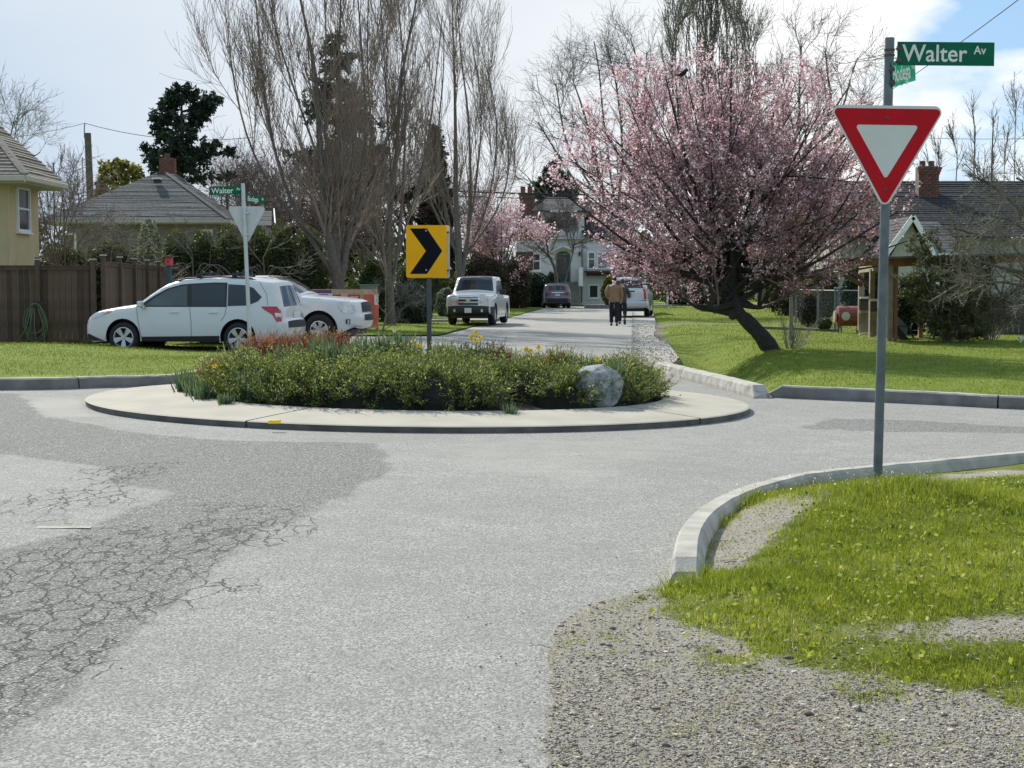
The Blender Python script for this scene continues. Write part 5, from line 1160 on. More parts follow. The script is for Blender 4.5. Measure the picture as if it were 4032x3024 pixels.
for k, (u0, u1, v0, v1, mt) in enumerate(((1226, 1311, 1143, 1190, 'paper'), (1345, 1372, 1152, 1192, 'pink_paper'), (1378, 1412, 1166, 1196, 'pink_paper'))):
    m = MB(); m.box(((X(u0)+X(u1))/2-ox, -.07, (Z(v0)+Z(v1))/2), (X(u1)-X(u0), .012, Z(v0)-Z(v1)), mt)
    if k == 0:
        m.box(((X(u0)+X(u1))/2-ox, -.079, Z(v0+5)), (X(u1)-X(u0)-.03, .004, .10), 'purple_print'); m.box(((X(u0)+X(u1))/2-ox, -.079, Z(v0+17)), ((X(u1)-X(u0))*.6, .004, .025), 'purple_print')
        for j in (0, .33, .62): m.box((X(u0+22)-ox+j, -.079, Z(v0+32)), (.12, .004, .10), 'jacket')
    m.build('notice', tp_)
q = (xb+xc_)/2+.1; m = MB(); m.box((q+.12, .78, Z(1180)), (.16, .012, .34), 'paper', Matrix.Rotation(.75, 3, 'Z')); m.build('notice', tp_)
# grey utility box behind it
q = P(1452, 1125, 56); m = MB(); m.box((0, 0, .72), (.62, .5, 1.45), 'utility_grey'); m.box((0, 0, 1.47), (.68, .56, .06), 'utility_grey'); tag(m.build('utility_cabinet', loc=(q.x, 56, 0), bevel=.015), 'grey-green utility cabinet between the bare trees', 'cabinet')

# ---- timber garden shelter on the right lawn
yS = 37.4; X = lambda u, y=yS: (u-2016)/FPX*y; Z = lambda v, y=yS: CH-(v-HZ)/FPX*y
sx0 = X(3510); sh_ = empty('garden_shelter', (sx0, yS, 0), 'open cedar garden shelter with a half-built panelled wall on the right lawn', 'shelter')
def sbox(name, u0, u1, v0, v1, y, dy, mat, bev=.0):
    a, b_ = X(u0, y)-sx0, X(u1, y)-sx0; z0, z1 = Z(v1, y), Z(v0, y); m = MB(); m.box(((a+b_)/2, y-yS, (z0+z1)/2), (b_-a, dy, z1-z0), mat); return m.build(name, sh_, bevel=bev)
sbox('post', 3493, 3513, 1048, 1364, yS, .12, 'timber_pale', .008); sbox('post', 3515, 3531, 1048, 1362, yS+.06, .14, 'timber', .008); sbox('post', 3616, 3631, 1175, 1358, yS+1.2, .10, 'timber'); sbox('post', 3728, 3745, 1040, 1366, yS-.1, .12, 'timber_pale')
sbox('post', 3378, 3397, 1068, 1300, yS+4.2, .12, 'timber_pale'); sbox('post', 3421, 3440, 1060, 1330, yS+2.2, .12, 'timber_pale'); sbox('post', 3455, 3475, 1050, 1345, yS+1.0, .12, 'timber')
m = MB(); m.beam((X(3495)-sx0, 0, Z(1034)), (X(4060)-sx0, .2, Z(1012)), .10, .22, 'timber'); m.build('beam', sh_, bevel=.01); m = MB(); m.beam((X(3290, yS+1)-sx0, 1.6, Z(1042, yS+1)), (X(3500)-sx0, -.1, Z(1024)), .10, .20, 'timber'); m.build('beam', sh_, bevel=.01)
m = MB(); m.beam((X(3385, yS+4.2)-sx0, 4.2, Z(1062, yS+4.2)), (X(3495)-sx0, 0, Z(1045)), .10, .18, 'timber_pale'); m.build('beam', sh_)
m = MB(); m.beam((X(3280)-sx0, .9, Z(1022)), (X(4060)-sx0, .9, Z(1000)), 2.6, .05, 'shingle_c'); m.build('roof', sh_)
m = MB(); m.beam((X(3303, yS+2)-sx0, 2, Z(1068, yS+2)), (X(3388, yS+3)-sx0, 3, Z(1122, yS+3)), .09, .09, 'brick_dark'); m.build('brace', sh_); m = MB(); m.beam((X(3345, yS+3)-sx0, 3, Z(1060, yS+2)), (X(3420, yS+3)-sx0, 3, Z(1125, yS+3)), .09, .09, 'brick_dark'); m.build('brace', sh_)
for j, (u0, u1, y) in enumerate(((3384, 3421, yS+4.1), (3423, 3452, yS+2.1))):
    for k in range(4):
        w = (u1-u0)/4; sbox('board', u0+w*k+.6, u0+w*(k+1)-.6, 1236+5*j, 1308+14*j, y, .03, 'timber_pale')
    sbox('rail', u0, u1, 1222+4*j, 1234+6*j, y-.03, .06, 'timber_pale'); sbox('rail', u0, u1, 1168+8*j, 1176+10*j, y-.03, .08, 'trim'); sbox('screen', u0+2, u1-2, 1176+8*j, 1224+4*j, y, .02, 'fence_grey'); sbox('sill', u0, u1+4, 1312+14*j, 1320+16*j, y-.08, .12, 'trim')
# stored sheet, ladder plank and cart under the roof
m = MB(); m.prism([(X(3535)-sx0, .9, Z(1266)), (X(3576)-sx0, .9, Z(1254)), (X(3612)-sx0, .9, Z(1290)), (X(3606)-sx0, .9, Z(1350)), (X(3570)-sx0, .9, Z(1350)), (X(3535)-sx0, .9, Z(1290))], (0, 1, 0), .04, 'utility_grey'); m.box((X(3585)-sx0, .88, Z(1288)), (.5, .02, .03), 'steel_dark'); o = m.build('metal_sheet'); o.location = sh_.location; tag(o, 'pale blue-grey metal sheet leaning inside the cedar shelter', 'sheet')
m = MB(); m.beam((X(3532)-sx0, .6, Z(1275)), (X(3600)-sx0, .6, Z(1352)), .1, .14, 'blackplastic'); o = m.build('plank'); o.location = sh_.location; tag(o, 'black plank leaning diagonally inside the cedar shelter', 'plank')
q = P(3636, 1302, yS+1.6); th = empty('wheel_cart', (q.x, q.y, 0), 'dark cart with spoked wheels stored behind the cedar post', 'cart')
m = MB(); m.lathe([(.30, -.03), (.335, -.03), (.335, .03), (.30, .03)], 'tyre', 24, 'y', (0, 0, .34)); 
m.build('tyre', th); m = MB()
for k in range(8): a = pi*k/4; m.beam((0, 0, .34), (.31*cos(a), 0, .34+.31*sin(a)), .012, .012, 'steel_light')
m.lathe([(.0, -.06), (.05, -.06), (.05, .06), (0, .06)], 'steel_dark', 10, 'y', (0, 0, .34)); m.build('spokes', th)
m = MB(); m.box((.42, 0, .46), (.75, .5, .10), 'blackplastic'); m.box((.42, -.1, .58), (.55, .3, .05), 'steel_light'); m.box((.5, 0, .25), (.5, .4, .12), 'blackplastic'); m.build('tray', th, bevel=.02); m = MB(); m.tube([(.75, 0, .5), (1.0, 0, .8), (1.02, 0, .95)], .02, 'steel_light', 6); m.build('handle', th)
a_, b2_ = P(3745, 1120, 42.5), P(4150, 1120, 41.5); board_fence((a_.x, 42.5), (b2_.x, 41.5), .05, 1.0, 'board_fence', 'low dark weathered board fence at the far right, behind the brown bushes', bw=.15, mat='fence_grey', seed=5)
q = P(4018, 1375, 36.5); m = MB(); m.tube([(0, 0, 0), (.0, 0, .26)], .035, 'trim', 8); m.box((0, 0, .27), (.10, .10, .05), 'trim'); tag(m.build('garden_stake', loc=(q.x, 36.5, q.z)), 'short white stake in the lawn at the far right edge', 'stake')
# chain-link fence
def chainlink():
    pts = [P(3115, 1120, 62), P(3135, 1120, 54), P(3222, 1120, 47.5), P(3290, 1120, 45.2), P(3303, 1120, 45.), P(3400, 1120, 44.5)]; th = empty('chain_link_fence', (pts[3].x, pts[3].y, 0), 'grey chain-link fence with steel posts left of the cedar shelter', 'fence'); o3 = Vector((pts[3].x, pts[3].y, 0)); H_ = 1.32
    for p in pts: m = MB(); q = Vector((p.x, p.y, 0))-o3; m.tube([q, q+Vector((0, 0, H_+.06))], .034, 'steel', 8); m.lathe([(.05, 0), (.045, .04), (0, .06)], 'steel', 8, 'z', q+Vector((0, 0, H_+.05))); m.build('post', th)
    for a, b_ in zip(pts[:-1], pts[1:]):
        a = Vector((a.x, a.y, 0))-o3; b_ = Vector((b_.x, b_.y, 0))-o3; m = MB(); m.tube([a+Vector((0, 0, H_)), b_+Vector((0, 0, H_))], .018, 'steel', 6); m.build('top_rail', th)
        d = b_-a; n = int(d.length/.11); m = MB()
        for i in range(-int(H_/.11), n):
            for s in (1, -1):
                t0, t1 = i, i+H_/.11; z0, z1 = 0, H_
                if t0 < 0: z0 = -t0*.11; t0 = 0
                if t1 > n: z1 = z0+(n-t0)*.11; t1 = n
                if t1 <= t0: continue
                if s > 0: p, q = a+d*(t0/n)+Vector((0, 0, z0)), a+d*(t1/n)+Vector((0, 0, min(z1, H_)))
                else: p, q = a+d*(t0/n)+Vector((0, 0, H_-z0)), a+d*(t1/n)+Vector((0, 0, H_-min(z1, H_)))
                u_ = Vector((0, 0, .0035)); k = len(m.v); m.add([p-u_, q-u_, q+u_, p+u_], [(0, 1, 2, 3)], 'steel')
        m.build('wire_mesh', th)
chainlink()
# rusty drum barbecue
q = P(3338, 1290, 43.0); th = empty('drum_barbecue', (q.x, 43., 0), 'rusty red drum barbecue beside the chain-link fence and cedar shelter', 'barbecue')
m = MB(); m.lathe([(0, -.36), (.27, -.35), (.28, -.33), (.28, .33), (.27, .35), (0, .36)], 'rustred', 20, 'x', (.05, 0, .62)); m.build('drum', th, smooth=False, bevel=0); m = MB(); m.lathe([(0, -.42), (.17, -.41), (.17, -.37)], 'timber_pale', 18, 'x', (.02, -.02, .60)); m.lathe([(0, -.02), (.12, 0), (.12, .02)], 'trim_beige', 16, 'y', (-.12, -.3, .62)); m.build('lid', th)
for x in (-.22, .3):
    for s in (-1, 1): m = MB(); m.beam((x, s*.1, .45), (x, s*.26, 0), .04, .04, 'steel_dark'); m.build('leg', th)
m = MB(); m.tube([(-.1, 0, .88), (-.1, 0, 1.02)], .035, 'steel_dark', 8); m.build('smoke_pipe', th)
# timber edging of the raised lawn
m = MB(); a = P(3010, 1290, 47); b_ = P(3290, 1290, 44); m.beam((a.x, 47, .12), (b_.x, 44, .12), .14, .2, 'fence_grey'); tag(m.build('timber_edging'), 'long dark timber edging behind the leaning blossom tree', 'edging')
# thin poles
def pole(u, v0, v1, y, r, label, mat='timber_grey', extra=None, name='garden_pole', cat='pole'):
    a = P(u, v1, y); t = P(u, v0, y); g = -.05; m = MB(); m.tube([(0, 0, g), (.01, 0, t.z*.5), (0, 0, t.z)], r, mat, 8)
    if extra: m.box(*extra)
    return tag(m.build(name, loc=(a.x, y, 0)), label, cat)
pole(3112, 1108, 1362, 36.8, .045, 'thin weathered pole with a crossbar, right of the leaning blossom tree', extra=((-.12, 0, Z(1112, 36.8)), (.34, .05, .04), 'timber_grey'))
pole(2627, 1150, 1216, 90, .06, 'thin pale post beside the silver vehicle under the blossom', 'steel_light')

# ================================================================ POLES AND WIRES
def wire(pts, r, label, name='overhead_wire', sag=0., n=14):
    a, b_ = Vector(pts[0]), Vector(pts[1]); P_ = [a.lerp(b_, i/n)-Vector((0, 0, sag*4*(i/n)*(1-i/n))) for i in range(n+1)]; m = MB(); o = P_[0].copy(); m.tube([p-o for p in P_], r, 'wire', 5); return tag(m.build(name, loc=o), label, 'wire')
q = P(362, 1120, 95); t = P(362, 524, 95); m = empty('utility_pole', (q.x, 95, 0), 'bare timber utility pole behind the grey hip roof at the left', 'utility pole')
b = MB(); b.tube([(0, 0, 0), (0, 0, t.z*.6), (-.10, 0, t.z)], [.24, .22, .20], 'bark_grey', 10); b.build('pole', m); b = MB(); b.tube([(-.30, 0, t.z-.3), (-.30, 0, t.z+.3), (-.26, 0, t.z+.6)], .035, 'steel_dark', 6); b.build('pin', m)
tip = (q.x-.26, 95, t.z+.6); w0 = P(-300, 570, 100); w1 = P(1000, 540, 90)
wire((tip, w0), .018, 'thin wire running left from the timber pole top', sag=.3); wire((tip, w1), .018, 'thin wire running right from the timber pole top', sag=.5)
wire((P(1500, 735, 96), P(2560, 768, 92)), .05, 'thick overhead cable crossing before the brick chimney', sag=.15); wire((P(1500, 752, 96), P(2560, 775, 92)), .03, 'thinner overhead cable just below the thick one', sag=.25)
wire((P(1010, 790, 80), P(1600, 742, 90)), .04, 'dark cable running right from behind the far street sign', sag=.3)
wire((P(4120, -85, 26), P(3250, 500, 60)), .010, 'service wire slanting across the sky behind the green blade', sag=.2)
wire((P(3600, 542, 80), P(4100, 545, 80)), .012, 'faint level wire above the right-hand roof', sag=.05)
# ================================================================ TREES AND SHRUBS
def onobj(name, parts, mats, parent, tint=None):
    V, F = merge(parts); return link(name, npmesh(name, V, F, mats, tint), parent)
def tree(name, label, base, leaders, D, levels, seed, bark='bark', twig='twig', group=None, r0=.25, foliage=None, cat='tree', depth=1.0, r1=.02, sides=6, keep=None, rk=.55):
    """leaders: lists of photo points, spread in depth by 'depth'; levels: dicts for grow()"""
    rng = np.random.RandomState(seed); b0 = np.array(base); th = empty(name, tuple(b0), label, cat, 0, group)
    main = []; 
    for i, ld in enumerate(leaders):
        off_ = 0 if i == 0 else depth*rng.uniform(-1, 1); pts = []
        for k, (u, v) in enumerate(ld):
            f = k/(len(ld)-1); p = P(u, v, D+off_*f); pts.append((p.x, p.y, p.z))
        w = r0*(1 if i == 0 else (rng.uniform(.34, .48) if i < 3 else rng.uniform(.22, .34))); c, r = P1(pts, w, r1, 13); r = r1+(w-r1)*np.linspace(1, 0, 13)[None]**1.5; c[:, 1:] += np.cumsum(rng.randn(1, 12, 3)*.02*r0*4, axis=1)*.3
        main.append((c, r))
    C = np.concatenate([m[0] for m in main])-b0; Rr = np.concatenate([m[1] for m in main]); kp = (lambda q: keep(q+b0)) if keep else None
    o = onobj('trunk', [tubes(C, Rr, 9)], [bark], th); o.data.polygons.foreach_set('use_smooth', np.ones(len(o.data.polygons), bool))
    par, pr = C, Rr; fine = []; last = None
    for lv in levels:
        c, r = grow(par, pr, rng=rng, keep=kp, **lv); fine.append(tubes(c, r, 4 if lv is levels[0] else 3)); par, pr = (c, r) if not lv.get('nopar') else (par, pr); last = (c, r)
    onobj('crown', fine, [twig], th)
    if foliage: foliage(th, last, fine, C, rng)
    return th
def leafpart(name, mat, c, n, size, rng, parent, tintf, aspect=.6, t0=.1, jit=.03, along=0, N_=None):
    p, t = polypts(c, rng, n, t0); p = p+rng.randn(n, 3)*jit; V, F = leaves(p, size, rng, aspect, axis=t if along else None); ti = np.repeat(tintf(p, rng), 4)
    return link(name, npmesh(name, V, F, [mat], np.clip(ti, 0, 1)), parent)
g0 = lambda u, D: P(u, 1120, D)
def gb(u, D, z=0.): q = g0(u, D); return (q.x, D, z)

# the row of bare upright trees along the left side of the street
LV = lambda k, up=.20: [dict(n=int(50*k), t0=.12, t1=.97, ang=26, asd=8, L0=3.4, Lsd=.25, up=up, wob=.05, N_=7, rk=.5, rtip=.013, shrink=.5), dict(n=int(560*k), t0=.12, t1=1, ang=28, asd=9, L0=1.9, Lsd=.35, up=up, wob=.07, N_=6, rk=.6, rtip=.007, shrink=.35), dict(n=int(4200*k), t0=.1, t1=1, ang=26, asd=10, L0=.95, Lsd=.4, up=up*.8, wob=.12, N_=5, rk=.7, rtip=.006, shrink=.3)]
tree('bare_tree', 'largest bare tree with thick grey trunk, standing inside the orange mesh fence', gb(1335, 52), [
    [(1335, 1262), (1330, 1090), (1290, 900), (1262, 600), (1245, 300), (1185, 0), (1130, -300)], [(1335, 1200), (1345, 1000), (1352, 700), (1335, 300), (1342, 0), (1340, -300)], [(1345, 1100), (1385, 870), (1440, 560), (1430, 250), (1400, -150)],
    [(1320, 1090), (1190, 880), (1095, 640), (1040, 340), (1010, 20), (1000, -140)], [(1300, 990), (1140, 830), (1000, 610), (925, 350), (895, 100)], [(1340, 1080), (1300, 780), (1180, 420), (1080, 100), (1020, -200)], [(1345, 1080), (1395, 850), (1490, 640), (1560, 400), (1590, 150)], [(1338, 1050), (1300, 800), (1280, 420), (1285, 120), (1260, -250)]],
    52, LV(.95), 11, r0=.27, depth=1.6, bark='bark_grey')
tree('bare_tree', 'second bare upright tree, between the orange mesh fence and the chevron board', gb(1538, 56), [
    [(1538, 1290), (1535, 1150), (1528, 900), (1560, 600), (1580, 300), (1640, 0), (1660, -250)], [(1540, 1150), (1575, 900), (1592, 600), (1590, 300), (1560, -50), (1545, -250)], [(1535, 1100), (1480, 880), (1470, 600), (1450, 250), (1460, -150)], [(1545, 1080), (1610, 850), (1670, 620), (1710, 350), (1740, 60)], [(1540, 1050), (1440, 800), (1420, 560), (1400, 300)], [(1540, 1050), (1540, 700), (1520, 350), (1500, 0)]],
    56, LV(.72), 12, r0=.20, depth=1.2)
tree('bare_tree', 'third bare upright tree, narrower, right behind the chevron board', gb(1815, 74), [
    [(1815, 1215), (1810, 1050), (1795, 800), (1792, 500), (1785, 200), (1775, -80)], [(1818, 1100), (1850, 850), (1845, 500), (1815, 220), (1800, 0)], [(1812, 1050), (1755, 820), (1725, 560), (1745, 300), (1750, 80)], [(1816, 1050), (1905, 850), (1950, 640), (1950, 420), (1900, 200)], [(1816, 1050), (1870, 760), (1895, 450), (1860, 180)], [(1812, 1020), (1700, 800), (1670, 620), (1690, 430)], [(1817, 1030), (1960, 820), (2005, 660), (1990, 500)]],
    74, LV(.9, .2), 13, r0=.26, depth=1.4)
LVs = lambda k, L=1.: [dict(n=int(40*k), t0=.2, t1=1, ang=45, asd=12, L0=2.4*L, Lsd=.3, up=.04, wob=.12, N_=7, rk=.55, rtip=.016, shrink=.4), dict(n=int(340*k), t0=.15, t1=1, ang=42, asd=12, L0=1.2*L, Lsd=.35, up=.04, wob=.16, N_=6, rk=.6, rtip=.010, shrink=.3), dict(n=int(1800*k), t0=.1, t1=1, ang=40, asd=14, L0=.6*L, Lsd=.4, up=.03, wob=.2, N_=4, rk=.7, rtip=.007, shrink=.3)]
# big bare trees far behind the blossom
tree('bare_tree', 'tall grey bare tree beyond the street end, left of the pink blossom', gb(2420, 125), [
    [(2420, 1180), (2400, 900), (2350, 650), (2300, 450), (2260, 330)], [(2420, 950), (2450, 600), (2430, 350), (2390, 180)], [(2410, 900), (2270, 720), (2170, 560), (2120, 480)], [(2400, 850), (2250, 600), (2210, 450), (2190, 330)], [(2420, 800), (2380, 500), (2360, 280), (2340, 160)], [(2420, 900), (2530, 600), (2540, 350), (2550, 200)], [(2400, 950), (2230, 850), (2130, 760), (2080, 700)], [(2440, 700), (2500, 450), (2510, 260), (2480, 150)]],
    125, LVs(2.0, 2.0), 14, r0=.36, depth=3, bark='bark_grey', twig='twig_grey', r1=.05)
tree('bare_tree', 'bare spreading tree behind the blossom, left of the green street blade', gb(3000, 82), [
    [(3000, 1180), (3020, 950), (3080, 750), (3200, 560), (3290, 420), (3350, 330)], [(3060, 800), (3140, 520), (3150, 330), (3160, 180)], [(3120, 680), (3260, 450), (3260, 290), (3250, 200)], [(3150, 640), (3330, 530), (3400, 440), (3440, 400)], [(3050, 800), (3000, 500), (2980, 330), (2960, 230)], [(3180, 600), (3290, 500), (3360, 280), (3380, 230)], [(3030, 850), (3200, 700), (3350, 640), (3450, 560)]],
    82, LVs(1.3, 1.35), 15, r0=.34, depth=2.5, bark='bark_grey', twig='twig_grey', r1=.03)
def budf(mat, n, size, aspect=.6, tf=None):
    return lambda th, last, fine, C, rng: leafpart('foliage', mat, last[0], n, size, rng, th, tf or (lambda p, r: r.rand(len(p))), aspect)
tree('lombardy_poplar', 'tall grey-green columnar poplar rising behind the pink blossom tree', gb(2800, 118), [
    [(2800, 1180), (2800, 800), (2800, 400), (2800, 0), (2800, -300)]]+[[(2800+dx*.25, 800), (2800+dx*.75, 420+abs(dx)*.3), (2800+dx*.8, 150), (2800+dx*.55, -120+abs(dx)*1.0)] for dx in (-170, -120, -70, -30, 40, 80, 125, 165, 185, -185)],
    118, [dict(n=220, t0=.1, t1=1, ang=20, asd=7, L0=4.0, Lsd=.3, up=.2, wob=.06, N_=6, rk=.5, rtip=.03, shrink=.4), dict(n=3800, t0=.1, t1=1, ang=22, asd=8, L0=1.5, Lsd=.35, up=.16, wob=.1, N_=4, rk=.6, rtip=.016, shrink=.3)], 16, r0=.20, depth=2.0, twig='twig_pale', bark='bark_grey', r1=.035, foliage=budf('leaf_pale', 14000, .13, .5))
# brushy reddish background trees left of centre
bk = [(905, 92, 660, 'low reddish bare tree behind the grey hip roof, beside its chimney'), (1090, 96, 640, 'reddish bare tree filling the gap right of the hip roof'), (1190, 78, 760, 'shorter reddish bare tree above the cedar hedge'), (1440, 90, 620, 'reddish bare tree between the two thickest upright trunks'), (1620, 95, 660, 'reddish bare tree above the chevron board'), (1900, 100, 800, 'low bare tree behind the far pink blossom')]
for i, (u, D, vt, lb) in enumerate(bk):
    h = 1100-vt; tree('bare_tree', lb, gb(u, D), [[(u, 1170), (u+5, 1120-h*.4), (u-10, vt+h*.3), (u, vt+20)]]+[[(u, 1080), (u+dx*.6, 1080-h*.45), (u+dx, vt+h*.35+abs(dx)*.3), (u+dx*1.15, vt+60+abs(dx)*.6)] for dx in (-120, -70, -30, 50, 95, 135)], D, LVs(1.3, 1.5), 30+i, r0=.25, depth=2, twig='twig_red', r1=.03, group='bare trees behind the houses')
# bare trees left edge
tree('bare_tree', 'pale bare tree above the tan shingle roof at the left edge', gb(20, 80), [[(20, 1150), (10, 800), (30, 600), (60, 450)], [(10, 800), (-60, 600), (-30, 440)], [(20, 750), (110, 640), (160, 600)], [(20, 760), (60, 620), (100, 560)]], 80, LVs(.7, 1.0), 41, r0=.2, depth=1, twig='twig_pale')
for i, (u, D, vt, w, lb, tw) in enumerate(((215, 50, 640, 110, 'bare multi-stem shrub tree just right of the cream stucco house', 'twig_red'), (330, 72, 620, 90, 'bare thin tree between the utility pole and the grey hip roof', 'twig_red'), (255, 47, 800, 140, 'grey-branched bare shrub leaning over the brown fence', 'twig_pale'), (440, 47, 985, 120, 'low tangled bare shrub above the fence, left of the pale shrub', 'twig_pale'), (760, 50, 985, 190, 'tangled bare climber over the hedge behind the nest box', 'twig_pale'), (1040, 51, 1010, 110, 'arching bare shrub between the hedge and the wagon roof', 'twig_pale'))):
    h = 1130-vt; tree('bare_shrub', lb, gb(u, D), [[(u, 1150), (u, 1120-h*.4), (u-5, vt)]]+[[(u, 1110), (u+dx*.5, 1100-h*.4), (u+dx, vt+abs(dx)*.7+h*.1)] for dx in (-w, -w*.6, -w*.3, w*.35, w*.7, w)], D, LVs((.7, .5, .6, .25, .10, .10)[i], .62), 50+i, r0=.03, depth=.8, twig=tw, cat='shrub', bark='bark_grey')
# small twin-trunk tree before the white house
tree('bare_tree', 'small crooked twin-trunked bare tree before the arched teal door', gb(2205, 101), [
    [(2195, 1150), (2185, 1060), (2160, 1000), (2150, 900), (2145, 830)], [(2215, 1150), (2245, 1040), (2262, 960), (2255, 880), (2300, 820)], [(2175, 1020), (2110, 960), (2095, 900), (2090, 860)], [(2165, 1000), (2195, 930), (2215, 880), (2225, 840)], [(2255, 970), (2330, 920), (2350, 880), (2400, 840)], [(2260, 960), (2340, 945), (2400, 920), (2450, 930)], [(2258, 930), (2285, 850), (2310, 800), (2320, 790)], [(2260, 980), (2240, 900), (2230, 860)]],
    101, [dict(n=60, t0=.35, t1=1, ang=42, asd=12, L0=1.7, Lsd=.3, up=.06, wob=.14, N_=6, rk=.6, rtip=.02), dict(n=620, t0=.15, t1=1, ang=40, asd=12, L0=.8, Lsd=.35, up=.05, wob=.16, N_=5, rk=.6, rtip=.014), dict(n=1500, t0=.1, t1=1, ang=40, asd=14, L0=.4, Lsd=.4, up=.03, wob=.2, N_=4, rk=.7, rtip=.01)], 17, r0=.15, depth=.8, bark='bark_grey', twig='twig_grey', r1=.025)

# ---- blossom trees
def pinktree():
    D = 31.6; base = P(3052, 1416, D); rng = np.random.RandomState(8); b0 = np.array(base); z0 = float(hR(np.array([base.x]), np.array([D]))[0]); b0[2] = z0
    th = empty('blossom_tree', tuple(b0), 'large pink blossom tree with a dark trunk leaning left over the right-hand lawn', 'tree')
    Q = lambda u, v, dy=0.: np.array(P(u, v, D+dy))
    trunk = P1([Q(3075, 1440), Q(3050, 1400), Q(3000, 1325), Q(2940, 1262), Q(2905, 1225), Q(2885, 1150), Q(2870, 1050), Q(2850, 900, .2), Q(2830, 700, .3), Q(2810, 480, .4)], .205, .03, 24)
    tr_ = [trunk]; tips = []
    fork = [(2895, 1190), (2885, 1150), (2880, 1100), (2870, 1050), (2862, 980)]
    ends = [(2240, 620), (2215, 760), (2290, 890), (2440, 1010), (2520, 1120), (2640, 1140), (2380, 520), (2500, 430), (2620, 300), (2760, 230), (2880, 200), (2980, 250), (3080, 330), (3200, 430), (3330, 600), (3450, 700), (3540, 830), (3570, 950), (3500, 1040), (3280, 1090), (3120, 1120), (2720, 400), (2950, 480), (2600, 700), (2700, 900), (3100, 800), (3250, 880), (2480, 820), (3000, 650), (2800, 620), (2750, 1120), (2990, 1000)]
    C = []; Rr = []
    for i, (u, v) in enumerate(ends):
        f = fork[i % 5]; dy = rng.uniform(-1.9, 1.9) if i < 21 else rng.choice([-1, 1])*rng.uniform(1.3, 2.3); mu, mv = (f[0]*.5+u*.5+rng.uniform(-40, 40)), (f[1]*.48+v*.52+50)
        c, r = P1([Q(*f), Q((f[0]+mu)/2, (f[1]+mv)/2+10, dy*.2), Q(mu, mv, dy*.6), Q(u, v, dy)], .065+.02*rng.rand(), .012, 11); C.append(c); Rr.append(r)
    C.append(P1([Q(2905, 1236), Q(2850, 1225), Q(2790, 1215, -.1), Q(2740, 1205, -.1)], .10, .05, 11)[0]); Rr.append(np.linspace(.10, .05, 11)[None])
    for i in range(46):
        a = rng.uniform(0, 2*pi); el = rng.uniform(-.25, 1.45); jc = C[rng.randint(0, 32)][0]; e_ = np.array([P(2880, 700, D).x+3.4*cos(a)*cos(el), D+2.5*sin(a)*cos(el), P(0, 730, D).z+2.35*sin(el)]); f = jc[rng.randint(2, 6)]; mid = f*.5+e_*.5+np.array([0, 0, -.15+.25*rng.rand()])
        c, r = P1([f, f*.75+mid*.25+rng.randn(3)*.05, mid+rng.randn(3)*.12, e_], .034+.012*rng.rand(), .008, 11); C.append(c); Rr.append(r)
    C = np.concatenate(C); Rr = np.concatenate(Rr)
    onobj('trunk', [tubes(trunk[0]-b0, trunk[1]*(1+.07*np.sin(np.arange(24)*1.9)), 12)], ['bark_dark'], th); onobj('bough', [tubes(C-b0, Rr, 7)], ['bark_dark'], th)
    # a burl where the left limb was sawn off
    b = MB(); q = Q(2885, 1236, -.05)-b0; b.lathe([(0, -.13), (.07, -.10), (.10, 0), (.09, .10), (0, .14)], 'bark_dark', 9, 'z', q); b.build('burl', th)
    cx, cz = P(2880, 700, D).x, P(0, 700, D).z
    def keep(e):
        dx = (e[:, 0]-cx)/4.1; dz = (e[:, 2]-cz)/np.where(e[:, 2] > cz, 2.75, 2.55); dy = (e[:, 1]-D)/2.9; lump = 1+.16*noise2(e[:, 0], e[:, 2], 77, 2.2)+.05*np.sin(5*e[:, 1])
        slope = (e[:, 2] > P(0, 1225, D).z+.05*np.abs(e[:, 0]-cx)); return (dx*dx+dz*dz+dy*dy < lump) & slope
    all_ = []; par, pr = C, Rr
    for lv in (dict(n=470, t0=.42, t1=1, ang=42, asd=12, L0=1.25, Lsd=.3, up=.05, wob=.12, N_=6, rk=.6, rtip=.010, shrink=.35), dict(n=1700, t0=.15, t1=1, ang=38, asd=12, L0=.75, Lsd=.35, up=.07, wob=.14, N_=5, rk=.6, rtip=.007, shrink=.3), dict(n=7800, t0=.1, t1=1, ang=36, asd=14, L0=.42, Lsd=.35, up=.09, wob=.12, N_=4, rk=.7, rtip=.005, shrink=.2)):
        par, pr = grow(par, pr, rng=rng, keep=keep, **lv); all_.append((par, pr))
    onobj('crown', [tubes(c-b0, r, 3) for c, r in all_], ['twig_mauve'], th)
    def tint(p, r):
        x, y, z = p[:, 0], p[:, 1], p[:, 2]; h = (z-1.2)/5.; lum = .50+.27*h+.12*noise2(x, z+y, 5, 3)+.19*r.randn(len(p))-.13*np.clip((x+b0[0]-cx)/3.6, -1, 1)*(h < .6)  # paler with height: light on the upper crown put into the tint
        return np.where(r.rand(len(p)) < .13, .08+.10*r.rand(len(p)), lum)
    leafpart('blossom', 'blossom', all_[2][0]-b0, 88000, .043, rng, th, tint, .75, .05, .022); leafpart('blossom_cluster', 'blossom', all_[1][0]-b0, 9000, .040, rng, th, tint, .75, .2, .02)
    # mossy lichen patches and a few side shoots at the foot
    leafpart('moss', 'leaf_olive', C[:, 2:9]-b0, 2600, .035, rng, th, lambda p, r: r.rand(len(p))*.8, .7, 0, .035)
    c, r = grow(np.array([[Q(3110, 1430), Q(3112, 1420)]])-b0, np.array([[.02, .02]]), 26, 0, 1, 22, 14, .95, .3, .03, .06, rng, 6, .5, .004, 0); c2, r2 = grow(c, r, 110, .2, 1, 35, 10, .35, .3, .04, .1, rng, 4, .6, .003)
    onobj('sucker_shoots', [tubes(c, r, 3), tubes(c2, r2, 3)], ['twig_pale'], th)
pinktree()
